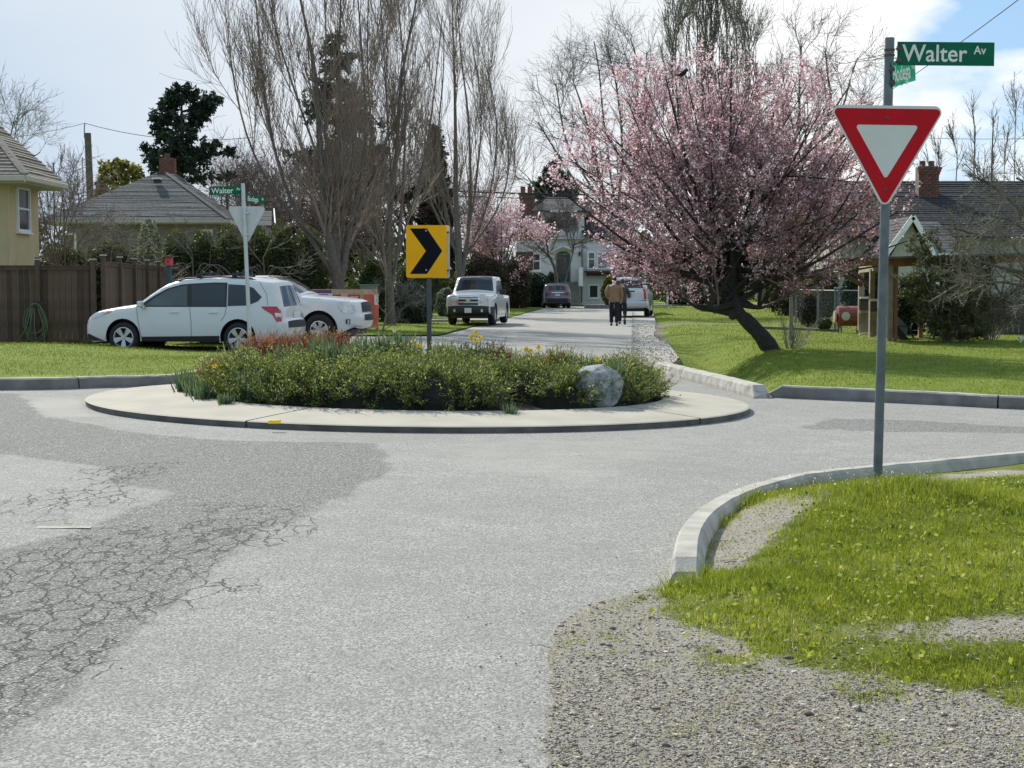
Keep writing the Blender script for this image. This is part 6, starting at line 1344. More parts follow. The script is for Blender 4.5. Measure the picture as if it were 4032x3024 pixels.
def farpink(u, D, v, w, h, label, seed, n=7000, sz=.10, mat='blossom'):
    s = FPX/D; rng = np.random.RandomState(seed)
    def fol(th, last, fine, C, rg): leafpart('blossom', mat, last[0], n, sz, rg, th, lambda p, r: .28+.5*(p[:, 2]/(h/s+1))+.2*r.randn(len(p)), .8, .05, .08)
    tree('blossom_tree', label, gb(u, D), [[(u, 1190), (u, 1090), (u, v)]]+[[(u, 1120), (u+dx*.5, v+h*.45), (u+dx, v+h*.12+abs(dx)*.5)] for dx in (-w, -w*.65, -w*.3, w*.3, w*.65, w)], D, LVs(.8, w/s/2.4*1.2), seed, r0=.16, depth=1.8, twig='twig_red', foliage=fol, bark='bark_dark')
farpink(1975, 92, 800, 105, 330, 'smaller hazy pink blossom tree behind the white pickup', 61)
farpink(1880, 97, 880, 70, 230, 'faint pink blossom tree just left of the hazy one', 62, 3000)
farpink(2800, 62, 1010, 110, 130, 'low dark red-leaved shrub tree behind the leaning trunk', 63, 5000, .07)

# ---- conifers
def conifer(label, u, D, vt, hw, seed, mat='leaf_conifer', taper=1., n=9000, sz=.35, v0=None, ragged=.25, name='conifer_tree', up=-.02, dens=150, lean=0):
    s = FPX/D; rng = np.random.RandomState(seed); b0 = np.array(gb(u, D)); top = P(u+lean, vt, D).z; zb = P(0, v0 or 1080, D).z; th = empty(name, tuple(b0), label, 'tree'); W_ = hw/s
    x1 = P(u+lean, vt, D).x-b0[0]
    tr_, rr_ = P1([(0, 0, -.2), (x1*.3, 0, top*.4), (x1, 0, top)], .022*top+.05, .03, 14); onobj('trunk', [tubes(tr_, rr_, 8)], ['bark_dark'], th)
    k = dens; t = np.sort(rng.rand(k)); z = zb+(top-zb)*t; Lb = W_*np.clip((1-t)**taper, .04, 1)*(1+ragged*rng.randn(k)); Lb = np.clip(Lb, .15, None); a = rng.rand(k)*2*pi
    pos = np.c_[x1*z/top, np.zeros(k), z]; d = np.c_[np.cos(a), np.sin(a), .28*rng.rand(k)]
    c = curves(pos, d, Lb, 6, up, .09, rng); r = np.linspace(.05, .015, 6)[None]*np.ones((k, 1)); c2, r2 = grow(c, r, k*9, .25, 1, 50, 12, W_*.34, .35, -.01, .12, rng, 4, .5, .012, .5)
    onobj('limbs', [tubes(c, r, 4), tubes(c2, r2, 3)], ['bark_dark'], th); a_ = np.concatenate([c2]); 
    leafpart('foliage', mat, a_, n, sz, rng, th, lambda p, r: r.rand(len(p))*.7+.25*noise2(p[:, 0], p[:, 2], 3, 1.5), .42, .0, sz*.28); leafpart('needle_tips', mat, c, n//4, sz, rng, th, lambda p, r: r.rand(len(p)), .42, .3, sz*.25)
    return th
conifer('dark ragged conifer behind the chimney of the grey hip roof', 715, 84, 350, 168, 71, n=13000, sz=.26, v0=740, ragged=.45, taper=.5, dens=52, up=.02)
conifer('tall dark conifer seen through the bare twigs of the largest tree', 1330, 92, 110, 235, 72, n=10000, sz=.34, ragged=.45, taper=.8, v0=1000)
conifer('bronze-green pointed cypress between the second and third bare trees', 1712, 92, 505, 95, 73, 'leaf_cypress', n=15000, sz=.28, ragged=.12, taper=.65, name='cypress_tree', up=.10, dens=260)
conifer('small dark conifer behind the roof of the white house', 2185, 135, 640, 120, 74, n=6000, sz=.45, v0=850)
conifer('narrow olive cypress beside the chain-link fence, right of the leaning trunk', 3045, 76, 1040, 40, 75, 'leaf_hedge', n=5000, sz=.16, ragged=.1, taper=.3, name='cypress_tree', up=.12, v0=1215, dens=180)

# ---- leafy shrubs and hedges
def lumpy(center, rad, n, size, rng, mat, parent, tint=None, core=True, aspect=.55, lump=.18, flat=0., seed=0, freq=3., name='foliage'):
    d = nrm(rng.randn(n, 3)); d[:, 2] = np.abs(d[:, 2])*(1-flat)+d[:, 2]*flat; k = 1+lump*noise2(d[:, 0]*2, d[:, 1]*2+d[:, 2]*2.5, seed, freq); r = k*(1-.22*rng.rand(n)**2); p = d*np.array(rad)*r[:, None]+np.array(center)
    V, F = leaves(p, size, rng, aspect, upb=.4); tf = tint or (lambda p, r: r.rand(len(p))); link(name, npmesh(name, V, F, [mat], np.repeat(np.clip(tf(p, rng), 0, 1), 4)), parent)
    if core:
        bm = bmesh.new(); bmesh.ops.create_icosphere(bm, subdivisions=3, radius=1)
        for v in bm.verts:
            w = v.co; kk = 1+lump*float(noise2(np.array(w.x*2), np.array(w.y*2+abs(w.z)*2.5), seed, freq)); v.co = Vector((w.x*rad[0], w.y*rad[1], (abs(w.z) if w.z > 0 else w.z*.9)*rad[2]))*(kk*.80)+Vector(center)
        me = bpy.data.meshes.new('inner_dark_core'); bm.to_mesh(me); bm.free(); me.materials.append(MAT['shrubcore']); link('inner_dark_core', me, parent)
def shrub(label, u, D, vt, vb, w, mat, seed, n=6000, size=.09, name='shrub', cat='shrub', group=None, dy=None, lump=.18, tint=None, z0=None, flat=.25, aspect=.5):
    s = FPX/D; zt = CH-(vt-HZ)/s; zb = z0 if z0 is not None else max(0, CH-(vb-HZ)/s); b0 = gb(u, D, zb if z0 is not None else 0.); th = empty(name, b0, label, cat, 0, group); rng = np.random.RandomState(seed)
    zc = (zt+zb)/2-b0[2]; lumpy((0, 0, zc*.92), (w/s, dy or w/s*.9, (zt-zb)/2*1.08), n, size, rng, mat, th, tint, lump=lump, flat=1., seed=seed, aspect=aspect); b = MB(); b.tube([(0, 0, 0), (0, 0, zc)], .06, 'bark', 6); b.build('stem', th)
    return th
TH = lambda p, r: .25+.25*noise2(p[:, 0]*2, p[:, 2], 8, 2)+.35*r.rand(len(p))+.12*(p[:, 2] > p[:, 2].max()*.85)
hl = [(700, 900, 75), (800, 905, 75), (905, 885, 85), (1010, 895, 85), (1110, 880, 90), (1215, 890, 95)]
names = ['leftmost clipped cedar of the hedge behind the wagon', 'second cedar from the left in the hedge, by the small window', 'third cedar of the hedge, left of the thin sign pipe', 'cedar of the hedge directly behind the thin sign pipe', 'fifth cedar of the hedge, right of the thin sign pipe', 'rightmost broad cedar of the hedge, beside the big grey trunk']
for i, (u, vt, w) in enumerate(hl): shrub(names[i], u, 53.5+.3*(i % 2), vt, 1290, w*.82, 'leaf_hedge', 100+i, 9000, .085, 'cedar_shrub', 'hedge', 'cedars of the hedge behind the wagon', tint=TH, lump=.12, dy=1.0)
for i, (u, vt, w, lb) in enumerate(((250, 965, 110, 'low dark laurel behind the fence near the stucco house'), (430, 945, 100, 'low dark laurel behind the fence in the middle'), (560, 960, 90, 'low dark laurel behind the fence next to the nest box'))): shrub(lb, u, 51, vt, 1290, w, 'leaf_olive', 120+i, 8000, .10, tint=TH)
shrub('square dark cedar above the utility cabinet', 1470, 60, 1020, 1290, 62, 'leaf_hedge', 130, 8000, .09, 'cedar_shrub', tint=TH, lump=.08)
shrub('dark weeping shrub on the lawn behind the chevron post', 1610, 58, 1120, 1292, 92, 'leaf_conifer', 131, 12000, .10, lump=.2, tint=TH)
shrub('tall dark cedar behind the chevron board', 1640, 64, 1010, 1280, 70, 'leaf_hedge', 132, 9000, .09, 'cedar_shrub', tint=TH)
shrub('pale grey-green flowering shrub left of the white pickup', 1755, 70, 1135, 1240, 42, 'leaf_pale', 133, 5000, .08)
shrub('brown thicket behind the white pickup', 1915, 88, 1010, 1212, 95, 'leaf_cypress', 134, 9000, .13, lump=.25)
shrub('second brown thicket between pickup and dark round bush', 2020, 94, 1040, 1215, 70, 'leaf_cypress', 135, 8000, .13, lump=.25)
shrub('dark round evergreen bush left of the far grey crossover', 2105, 99, 1078, 1216, 72, 'leaf_conifer', 136, 8000, .12, tint=TH)
shrub('small dark evergreen bush behind the far grey crossover', 2175, 102, 1075, 1216, 38, 'leaf_hedge', 137, 6000, .12, tint=TH)
shrub('yellow-green shrub before the bay window, by the walkers', 2418, 97, 1078, 1205, 50, 'leaf_magnolia', 138, 6000, .11, tint=lambda p, r: .1+.5*r.rand(len(p)))
shrub('dark holly to the right of the bay window', 2505, 92, 985, 1200, 62, 'leaf_conifer', 139, 8000, .12, tint=TH)
shrub('dark hedge bush right of the silver vehicle', 2700, 98, 1125, 1215, 80, 'leaf_conifer', 140, 7000, .12, tint=TH)
shrub('dark hedge bush behind the leaning trunk', 2850, 98, 1120, 1215, 90, 'leaf_olive', 141, 7000, .12, tint=TH)
shrub('dark laurel bush behind the chain-link fence', 3240, 60, 1065, 1240, 90, 'leaf_hedge', 142, 8000, .10, tint=TH)
shrub('small green bush against the chain-link fence foot', 3248, 44.5, 1248, 1292, 28, 'leaf_olive', 143, 2500, .05)
shrub('leafless brown climber massed on the chain-link fence', 3190, 48.5, 1150, 1280, 48, 'leaf_cypress', 144, 5000, .05, lump=.3)
shrub('dark shrub under the cedar shelter roof', 3590, 41, 1080, 1300, 60, 'leaf_conifer', 145, 7000, .07, tint=TH)
shrub('dark evergreen mass between the chain-link fence and the cedar shelter', 3400, 52, 1040, 1250, 85, 'leaf_conifer', 148, 9000, .09, tint=TH)
shrub('brownish bush mass behind the blossom tree, left of the shelter', 3130, 66, 1020, 1235, 95, 'leaf_cypress', 149, 9000, .10, lump=.25)
mg = shrub('yellow-green magnolia rising behind the grey hip roof', 480, 84, 610, 900, 105, 'leaf_magnolia', 146, 5200, .26, 'magnolia_tree', 'tree', lump=.3)
pl = shrub('tall pale-leaved shrub in front of the grey hip roof', 590, 50, 850, 1080, 46, 'leaf_pale', 147, 3800, .075, lump=.25)
for c in list(mg.children)+list(pl.children):
    if c.name.startswith('inner'): bpy.data.objects.remove(c)
# evergreen with open limbs before the shelter, brown bush beside it
def opentree(label, u, vb, D, ends, seed, mat, n, size, stems=1, r0=.07, twig='bark', lv=None, name='shrub', tint=None, cat='shrub', jit=.03):
    def fol(th, last, fine, C, rg):
        if n: leafpart('foliage', mat, last[0], n, size, rg, th, tint or (lambda p, r: r.rand(len(p))), .4, 0, jit)
    return tree(name, label, tuple(P(u, vb, D)), [[(u, vb), ((u*2+e[0])/3, (vb*1.6+e[1])/2.6), e] for e in ends], D, lv or LVs(.8, .36), seed, r0=r0, depth=.7, foliage=fol, twig=twig, cat=cat, bark=twig)
opentree('olive-green evergreen shrub with open limbs before the cedar shelter', 3722, 1372, 36.6, [(3700, 1010), (3640, 1080), (3660, 1160), (3760, 1000), (3830, 1020), (3880, 1080), (3840, 1150), (3780, 1120)], 151, 'leaf_olive', 26000, .06, r0=.09, twig='bark_grey', tint=lambda p, r: .2+.5*r.rand(len(p)))
opentree('brown twiggy bush before the dark fence at the far right', 3900, 1375, 38.2, [(3800, 1130), (3840, 1100), (3900, 1080), (3960, 1080), (4020, 1110), (4060, 1150), (3780, 1200)], 152, 'leaf_cypress', 9000, .035, r0=.05, twig='twig_pale', lv=LVs(1.5, .34))
tree('bare_tree', 'bare fruit tree with pale upright shoots at the far right edge', tuple(P(4170, 1400, 33)), [[(4170, 1400), (4150, 1250), (4060, 1100), (3960, 1060), (3820, 1020)], [(4150, 1230), (4100, 1000), (4000, 880), (3900, 850)], [(4150, 1200), (4150, 900), (4080, 750), (4000, 700)], [(4120, 1150), (3980, 960), (3860, 930), (3760, 900)], [(4120, 1150), (3950, 1110), (3820, 1110), (3740, 1080)], [(4150, 1100), (4030, 850), (3920, 740), (3850, 700)]],
     33, [dict(n=95, t0=.25, t1=1, ang=50, asd=14, L0=1.0, Lsd=.3, up=.05, wob=.16, N_=6, rk=.55, rtip=.007), dict(n=700, t0=.1, t1=1, ang=45, asd=14, L0=.5, Lsd=.4, up=.08, wob=.16, N_=5, rk=.6, rtip=.005), dict(n=2200, t0=.1, t1=1, ang=45, asd=14, L0=.24, Lsd=.4, up=.05, wob=.2, N_=4, rk=.7, rtip=.004)], 153, r0=.12, depth=1.2, twig='twig_pale', bark='bark_grey', r1=.02)
tree('bare_tree', 'tall thin bare shoots of a tree beyond the right-hand roof', gb(3900, 80), [[(u, 1100), (u+3, 750), (u+8, vt+90), (u+dx, vt)] for u, vt, dx in ((3900, 460, 12), (3830, 430, 0), (3760, 520, -15), (3990, 400, 10), (4030, 380, 5), (3690, 560, -10), (3950, 520, 20), (3660, 600, -20))], 80, [dict(n=90, t0=.45, t1=1, ang=25, asd=10, L0=1.6, Lsd=.4, up=.12, wob=.08, N_=6, rk=.6, rtip=.012), dict(n=500, t0=.1, t1=1, ang=40, asd=14, L0=.6, Lsd=.4, up=.06, wob=.15, N_=4, rk=.6, rtip=.008)], 154, r0=.10, depth=1.5, twig='twig_grey')
# bare bush with pale stems in front of the orange fence
tree('bare_shrub', 'small white-stemmed bare shrub right of the orange mesh fence', tuple(P(1505, 1308, 47)), [[(1505, 1308), (1520, 1240), (1500, 1215), (1482, 1180)], [(1510, 1300), (1570, 1260), (1578, 1220), (1640, 1180)], [(1520, 1250), (1560, 1190), (1610, 1150), (1640, 1120)], [(1560, 1260), (1600, 1200), (1660, 1190)], [(1515, 1230), (1530, 1180), (1580, 1160)]], 47, LVs(.55, .3), 155, r0=.035, depth=.4, twig='twig_pale', bark='twig_pale', cat='shrub', r1=.008)
# distant woods closing the view
def woods():
    rng = np.random.RandomState(9); parts = []; ti = []
    for k in range(90):
        x = -75+150*k/89+rng.uniform(-1, 1); y = 150+rng.uniform(-8, 8); h = rng.uniform(5, 8.5)*(1 if abs(x) > 12 else .7); n = 900; d = nrm(rng.randn(n, 3)); d[:, 2] = np.abs(d[:, 2]); p = d*np.array([2.3, 2.3, h])*(1-.3*rng.rand(n, 1)**2)+np.array([x, y, 0]); V, F = leaves(p, .5, rng, .6); parts.append((V, F)); ti.append(np.full(4*n, rng.rand()*.5)+np.repeat(rng.rand(n)*.5, 4))
    V, F = merge(parts); tag(link('distant_woods', npmesh('distant_woods', V, F, ['leaf_olive'], np.concatenate(ti))), 'far belt of dark trees closing the view behind the houses', 'woods', kind='stuff')
woods()
# ================================================================ PLANTING IN THE CIRCLE
def shrub_mesh(seed, R_, H_, n, size, nst=70, up=.05, tf=None, upright=0.):
    rng = np.random.RandomState(seed); a = rng.rand(nst)*2*pi; el = np.radians(rng.uniform(8, 88, nst)); d = np.c_[np.cos(a)*np.cos(el), np.sin(a)*np.cos(el), np.sin(el)]
    L_ = 1/np.sqrt((np.cos(el)/R_)**2+(np.sin(el)/H_)**2)*rng.uniform(.82, 1.10, nst); pos = np.c_[rng.randn(nst, 2)*.06, np.zeros(nst)]
    c = curves(pos, d, L_, 6, up, .07, rng); r = np.linspace(.006, .0025, 6)[None]*np.ones((nst, 1)); c2, r2 = grow(c, r, nst*9, .3, 1, 34, 10, .17, .3, .06, .1, rng, 4, .6, .0015, .1)
    p, t = polypts(np.concatenate([c2]), rng, int(n*.8), 0); p2, t2 = polypts(c, rng, int(n*.2), .5); p = np.r_[p, p2]; t = np.r_[t, t2]; p = p+rng.randn(len(p), 3)*.012
    V, F = leaves(p, size, rng, .5, axis=t, sd=.3); rad = np.sqrt((p[:, 0]/R_)**2+(p[:, 1]/R_)**2+(p[:, 2]/H_)**2)
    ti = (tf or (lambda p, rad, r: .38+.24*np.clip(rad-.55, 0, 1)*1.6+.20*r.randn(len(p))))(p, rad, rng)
    return npmesh('foliage', V, F, ['leaf_green'], np.repeat(np.clip(ti, 0, 1), 4)), (lambda VF: npmesh('stems', VF[0], VF[1], ['twig_red']))(merge([tubes(c, r, 3), tubes(c2, r2, 3)]))
variants = [shrub_mesh(200+i, .56, .43, 10500, .025, 95) for i in range(4)]
rows = []
def bedpt(a, k): return (IC.x+BC.x+BR.x*k*cos(a), IC.y+BC.y+BR.y*k*sin(a))
rs = random.Random(12)
side_words = {0: 'right edge', 1: 'front', 2: 'left part', 3: 'back'}
spots = []
for i in range(19):
    a = radians(-172+i*9.6); 
    if 287 < (math.degrees(a)+360) % 360 < 305: continue     # the boulder stands here
    spots.append((*bedpt(a, .84+rs.uniform(-.03, .03)), rs.uniform(.92, 1.12), rs.uniform(.92, 1.1), a, 'front rim'))
for i in range(12): a = radians(-165+i*14); spots.append((*bedpt(a, .58+rs.uniform(-.04, .04)), rs.uniform(.9, 1.1), rs.uniform(.9, 1.08), a, 'second row'))
for i in range(8): a = radians(-150+i*40); spots.append((*bedpt(a, .28), 1.1, rs.uniform(.9, 1.05), a, 'middle'))
for i in range(9): a = radians(15+i*19); spots.append((*bedpt(a, .82), 1., rs.uniform(.75, .9), a, 'back rim'))
ORD = 'first second third fourth fifth sixth seventh eighth ninth tenth eleventh twelfth thirteenth fourteenth fifteenth sixteenth seventeenth eighteenth nineteenth twentieth twenty-first twenty-second'.split()
rank = {}
for w_ in set(s[5] for s in spots):
    for j, s in enumerate(sorted([s for s in spots if s[5] == w_], key=lambda s: s[0]/s[1])): rank[(s[0], s[1])] = ORD[j]
for i, (x, y, sx_, sz_, a, where) in enumerate(spots):
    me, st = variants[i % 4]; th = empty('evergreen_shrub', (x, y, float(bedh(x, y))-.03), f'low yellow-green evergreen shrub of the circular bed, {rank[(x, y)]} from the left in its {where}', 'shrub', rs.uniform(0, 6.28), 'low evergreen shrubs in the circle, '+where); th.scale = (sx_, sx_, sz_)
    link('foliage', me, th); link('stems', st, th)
# a dark heart below the foliage keeps daylight from showing through, a solid core added inside each shrub
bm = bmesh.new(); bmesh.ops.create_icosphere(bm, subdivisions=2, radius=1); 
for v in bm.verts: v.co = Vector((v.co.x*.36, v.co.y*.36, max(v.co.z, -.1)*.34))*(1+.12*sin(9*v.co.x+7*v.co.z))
core = bpy.data.meshes.new('inner_dark_core'); bm.to_mesh(core); bm.free(); core.materials.append(MAT['shrubcore'])
for o in [o for o in COL.objects if o.name.startswith('evergreen_shrub')]: link('inner_dark_core', core, o)
# reddish heath and nandina
RT = lambda p, rad, r: .18+.5*np.clip(rad-.5, 0, 1)*1.5+.22*r.randn(len(p))
redm = []
for i in range(2):
    me, st = shrub_mesh(240+i, .42, .46, 4200, .026, 60, tf=RT, up=.12); me.materials.clear(); me.materials.append(MAT['leaf_red']); redm.append((me, st))
reds = [(1000, 1372, 19.9, 'left end'), (1075, 1362, 20.2, 'left'), (1150, 1358, 20.5, 'middle left'), (1225, 1352, 20.6, 'middle right'), (1290, 1350, 20.7, 'right'), (1345, 1356, 20.8, 'right end')]
for i, (u, v, D, w) in enumerate(reds):
    q = P(u, v, D); th = empty('red_shrub', (q.x, D, .22), f'red-tipped shrub at the {w} of the red row before the white cars', 'shrub', i*1.3, 'red-tipped shrubs before the white cars'); th.scale = (1, 1, 1.18); link('foliage', redm[i % 2][0], th); link('stems', redm[i % 2][1], th)
for (u, v, D, s, lb) in ((1960, 1350, 19.6, .85, 'orange-red low shrub beneath the yellow daffodils, right of the chevron post'), (1895, 1345, 19.9, .7, 'small orange-red shrub just right of the chevron post'), (2180, 1385, 18.9, .75, 'orange-tipped shrub beside the right-hand pair of daffodils'), (2110, 1380, 19.1, .6, 'small orange-tipped shrub left of the right-hand daffodils'), (850, 1440, 18.6, .6, 'small reddish shrub at the left side of the bed')):
    q = P(u, v, D); th = empty('red_shrub', (q.x, D, .22), lb, 'shrub', u*.1); th.scale = (s, s, s*1.15); link('foliage', redm[0][0], th); link('stems', redm[0][1], th)
# strap-leaved bulbs
def strapmesh(seed, n, H_, spread, w=.012):
    rng = np.random.RandomState(seed); a = rng.rand(n)*2*pi; lean_ = rng.uniform(.02, .42, n); d = np.c_[np.cos(a)*lean_, np.sin(a)*lean_, np.ones(n)]; pos = np.c_[rng.randn(n, 2)*spread, np.zeros(n)]
    c = curves(pos, d, H_*rng.uniform(.65, 1.15, n), 6, -.05, .06, rng); tn = nrm(np.diff(c, axis=1, append=c[:, -1:]*2-c[:, -2:-1])); side = nrm(np.cross(tn, np.array([0, 0, 1.])+.3*rng.randn(n, 1, 3))); ww = w*np.array([.7, 1, 1, .9, .6, .08])[None, :, None]
    V = np.stack([c-side*ww, c+side*ww], 2).reshape(-1, 3); base = (np.arange(n)*12)[:, None]+(np.arange(5)*2)[None]; F = np.stack([base, base+1, base+3, base+2], -1).reshape(-1, 4)
    ti = np.repeat(rng.rand(n), 12)*.6+np.tile(np.repeat(np.linspace(0, .35, 6), 2), n); return npmesh('leaves', V, F, ['leaf_strap'], np.clip(ti, 0, 1))
straps = [strapmesh(300+i, 90, .42, .07) for i in range(3)]
sp = sorted([(730, 1500, 19.0, .85), (765, 1525, 18.3, .8), (800, 1545, 17.8, .7), (740, 1470, 19.6, .8), (985, 1500, 17.6, 1.05), (1020, 1530, 17.4, .9), (950, 1420, 18.8, 1.0), (1260, 1400, 18.9, 1.15), (1290, 1420, 18.4, 1.0), (1120, 1390, 19.2, .9), (1430, 1370, 19.6, 1.0), (1500, 1360, 20.0, 1.1), (1560, 1365, 20.2, 1.1), (1610, 1370, 20.4, 1.0), (1400, 1400, 19.1, .9), (2010, 1590, 16.5, .45), (2260, 1400, 18.6, .8), (2420, 1430, 18.0, .8), (1750, 1375, 19.8, .8), (890, 1600, 17.2, .5), (1780, 1390, 19.0, .7), (2330, 1405, 18.6, .8)])
for i, (u, v, D, s) in enumerate(sp):
    q = P(u, v, D); k = .32 if v < 1460 else 0.0
    th = link('bulb_leaves', straps[i % 3]); th.location = (q.x, D, float(bedh(q.x, D))-.02+(.22 if v < 1460 else 0)); th.scale = (s, s, s); th.rotation_euler.z = i*1.7
    tag(th, f'clump of upright blue-green strap leaves, {ORD[i]} from the left in the circular bed', 'bulb plant', 'blue-green bulb clumps in the circle')
# daffodils in flower
def daffodil(mat, mat2):
    m = MB()
    for k in range(6):
        a = pi/3*k; ca, sa = cos(a), sin(a); pts = [(0, 0, 0), (.022, .014, .0), (.042, 0, -.006), (.022, -.014, .0)]; m.add([(x*ca-y*sa, x*sa+y*ca, z) for x, y, z in pts], [(0, 1, 2, 3)], mat)
    m.lathe([(.009, 0), (.011, .018), (.016, .026)], mat2, 10); return m
MAT['trumpet'] = M('daffodil_trumpet', (.95, .62, .03), .6, 0, .1, 20)
dm = daffodil('petal', 'trumpet').build('flower'); bpy.data.objects.remove(dm) if False else None; dY = dm.data; bpy.data.objects.remove(dm); dm = daffodil('petal_white', 'petal').build('flower'); dW = dm.data; bpy.data.objects.remove(dm)
fl = [(1856, 1325, 19.3, 1, 'yellow daffodil left in the tall cluster right of the chevron post'), (1873, 1309, 19.35, 1, 'topmost yellow daffodil of the tall cluster right of the chevron post'), (1890, 1330, 19.2, 1, 'yellow daffodil right in the tall cluster right of the chevron post'), (1872, 1340, 19.2, 1, 'lower yellow daffodil of the tall cluster right of the chevron post'), (2072, 1375, 18.8, 1, 'yellow daffodil left of the orange-tipped shrub'), (2090, 1382, 18.7, 1, 'second yellow daffodil beside the orange-tipped shrub'), (2120, 1368, 18.9, 1, 'pale yellow daffodil above the orange-tipped shrub'), (2352, 1413, 18.2, 1, 'lone yellow daffodil just above the boulder'), (846, 1440, 18.2, 1, 'lone yellow daffodil at the left of the bed'), (1553, 1302, 20.4, 0, 'tall cream daffodil left of the chevron post'), (1628, 1342, 20.3, 1, 'yellow bud-like daffodil just left of the chevron post'), (1512, 1325, 20.4, 0, 'cream daffodil behind the bulb leaves left of the chevron post'), (1155, 1412, 18.6, 0, 'white narcissus in the middle left of the bed'), (795, 1412, 18.9, 0, 'white narcissus at the far left of the bed'), (1260, 1362, 19.6, 0, 'small cream narcissus before the red shrubs'), (815, 1398, 19.0, 0, 'drooping cream narcissus at the far left of the bed'), (1650, 1362, 19.8, 1, 'small yellow daffodil at the chevron post foot')]
for i, (u, v, D, yel, lb) in enumerate(fl):
    q = P(u, v, D); th = empty('daffodil', (q.x, D, .3), lb, 'daffodil'); h = q.z-.3
    m = MB(); m.tube([(.0, 0, -.1), (.01, 0, h*.6), (.005, .0, h-.01), (0, -.012, h)], .004, 'hose', 5); m.build('stem', th)
    o = link('flower', dY if yel else dW, th); o.location = (0, -.015, h); s = 1.0 if yel else .75; o.scale = (s, s, s); o.rotation_euler = (radians(65+rs.uniform(-20, 20)), 0, rs.uniform(-.6, .6))

# ================================================================ GRASS AND GRAVEL
def blades(x, y, z, h, w, rng, lean=.5):
    n = len(x); a = rng.rand(n)*2*pi; wx, wy = np.cos(a)*w/2, np.sin(a)*w/2; b = rng.rand(n)*2*pi; lx, ly = np.cos(b)*h*lean*rng.rand(n), np.sin(b)*h*lean*rng.rand(n)
    V = np.stack([np.c_[x-wx, y-wy, z], np.c_[x+wx, y+wy, z], np.c_[x+lx, y+ly, z+h]], 1).reshape(-1, 3); return V, np.arange(3*n).reshape(-1, 3)
rng = np.random.RandomState(77)
# foreground verge
n = 420000; yy = 4.6+7.2*rng.rand(n)**.9; xx = yy*(.02+.42*rng.rand(n)); ins = inpoly(np.c_[xx, yy], vpoly); xx, yy = xx[ins], yy[ins]
g = grassN(xx, yy); dens = np.clip(g*1.15+.75*noise2(xx, yy, 91, 7)+.5*noise2(xx, yy, 92, 17)-.22, 0.03, 1); dpost = np.hypot(xx-post_xy[0], (yy-post_xy[1])*1.0); tall = np.exp(-(np.hypot((xx-post_xy[0]-.05)/.75, (yy-post_xy[1]+.30)/.42))**2); kd = dN(xx, yy); rim = np.exp(-((kd-.15)/.07)**2)*(.4+.6*(noise2(xx, yy, 55, 5) > 0)); corner = np.exp(-((xx-kerbN[0][0]-.20)/.34)**2-((yy-kerbN[0][1]+.12)/.30)**2)
dens = np.maximum(dens, np.maximum(tall, np.maximum(rim*.8, corner))); keep = (rng.rand(len(xx)) < dens*.62) & (kd > .09); xx, yy, tall, rim, corner, g = xx[keep], yy[keep], tall[keep], rim[keep], corner[keep], g[keep]
h = (.014+.022*rng.rand(len(xx)))*(.45+.75*g)+(.02*np.clip(noise2(xx, yy, 66, 4), 0, 1))+tall*.10*rng.rand(len(xx))+rim*.07*rng.rand(len(xx))+corner*.055*rng.rand(len(xx)); z = hN(xx, yy)-.004
V, F = blades(xx, yy, z, h, .0042+.003*rng.rand(len(xx)), rng, .9); ti = .34+.24*noise2(xx, yy, 33, 3)+.22*noise2(xx, yy, 34, 11)+.30*(rng.rand(len(xx)) < .10)+.22*rng.randn(len(xx))*.7+.08*(1-g)+.10*np.minimum(tall, .5); tag(link('verge_grass', npmesh('verge_grass', V, F, ['grass'], np.repeat(np.clip(ti, 0, 1), 3))), kind='stuff')
# broad weed leaves through the verge (plantain, clover, dandelion foliage)
n = 9000; yy = 5.2+6.2*rng.rand(n); xx = yy*(.06+.36*rng.rand(n)); ins = inpoly(np.c_[xx, yy], vpoly); xx, yy = xx[ins], yy[ins]; g = grassN(xx, yy); k = (rng.rand(len(xx)) < g*(.35+.6*(noise2(xx, yy, 12, 4) > .1))) & (dN(xx, yy) > .12); xx, yy = xx[k], yy[k]
V, F = leaves(np.c_[xx, yy, hN(xx, yy)+.022+.02*rng.rand(len(xx))], .024, rng, .6, upb=0); tag(link('verge_weeds', npmesh('verge_weeds', V, F, ['grass'], np.repeat(rng.rand(len(xx))*.8, 4))), kind='stuff')
# tiny white flower heads beside the pipe
n = 260; a = rng.rand(n)*2*pi; r_ = .9*np.sqrt(rng.rand(n)); xx = post_xy[0]+.1+r_*np.cos(a)*1.3; yy = post_xy[1]-.15+r_*np.sin(a)*.5; V, F = leaves(np.c_[xx, yy, hN(xx, yy)+.05+.09*rng.rand(n)], .011, rng, .9); tag(link('tiny_weed_flowers', npmesh('tiny_weed_flowers', V, F, ['petal_white'])), kind='stuff')
# lawns beyond
def lawn_blades(poly, hf, n, ymin, ymax, h0, name, skip=None):
    t = rng.rand(n); yy = ymin*(ymax/ymin)**t; xx = yy*rng.uniform(-.36, .36, n); k = inpoly(np.c_[xx, yy], np.array(poly)); xx, yy = xx[k], yy[k]
    if skip is not None: k = ~skip(xx, yy); xx, yy = xx[k], yy[k]
    sc = np.sqrt(yy/20); h = h0*(.5+rng.rand(len(xx)))*sc*(1+.5*noise2(xx, yy, 44, 1.5)); V, F = blades(xx, yy, hf(xx, yy)-.005, h, .010*sc*(.7+.6*rng.rand(len(xx))), rng, 1.0)
    ti = .40+.22*noise2(xx, yy, 36, .9)+.12*noise2(xx, yy, 37, 3.5)+.16*rng.randn(len(xx)); tag(link(name, npmesh(name, V, F, ['grass_far'], np.repeat(np.clip(ti, 0, 1), 3))), kind='stuff')
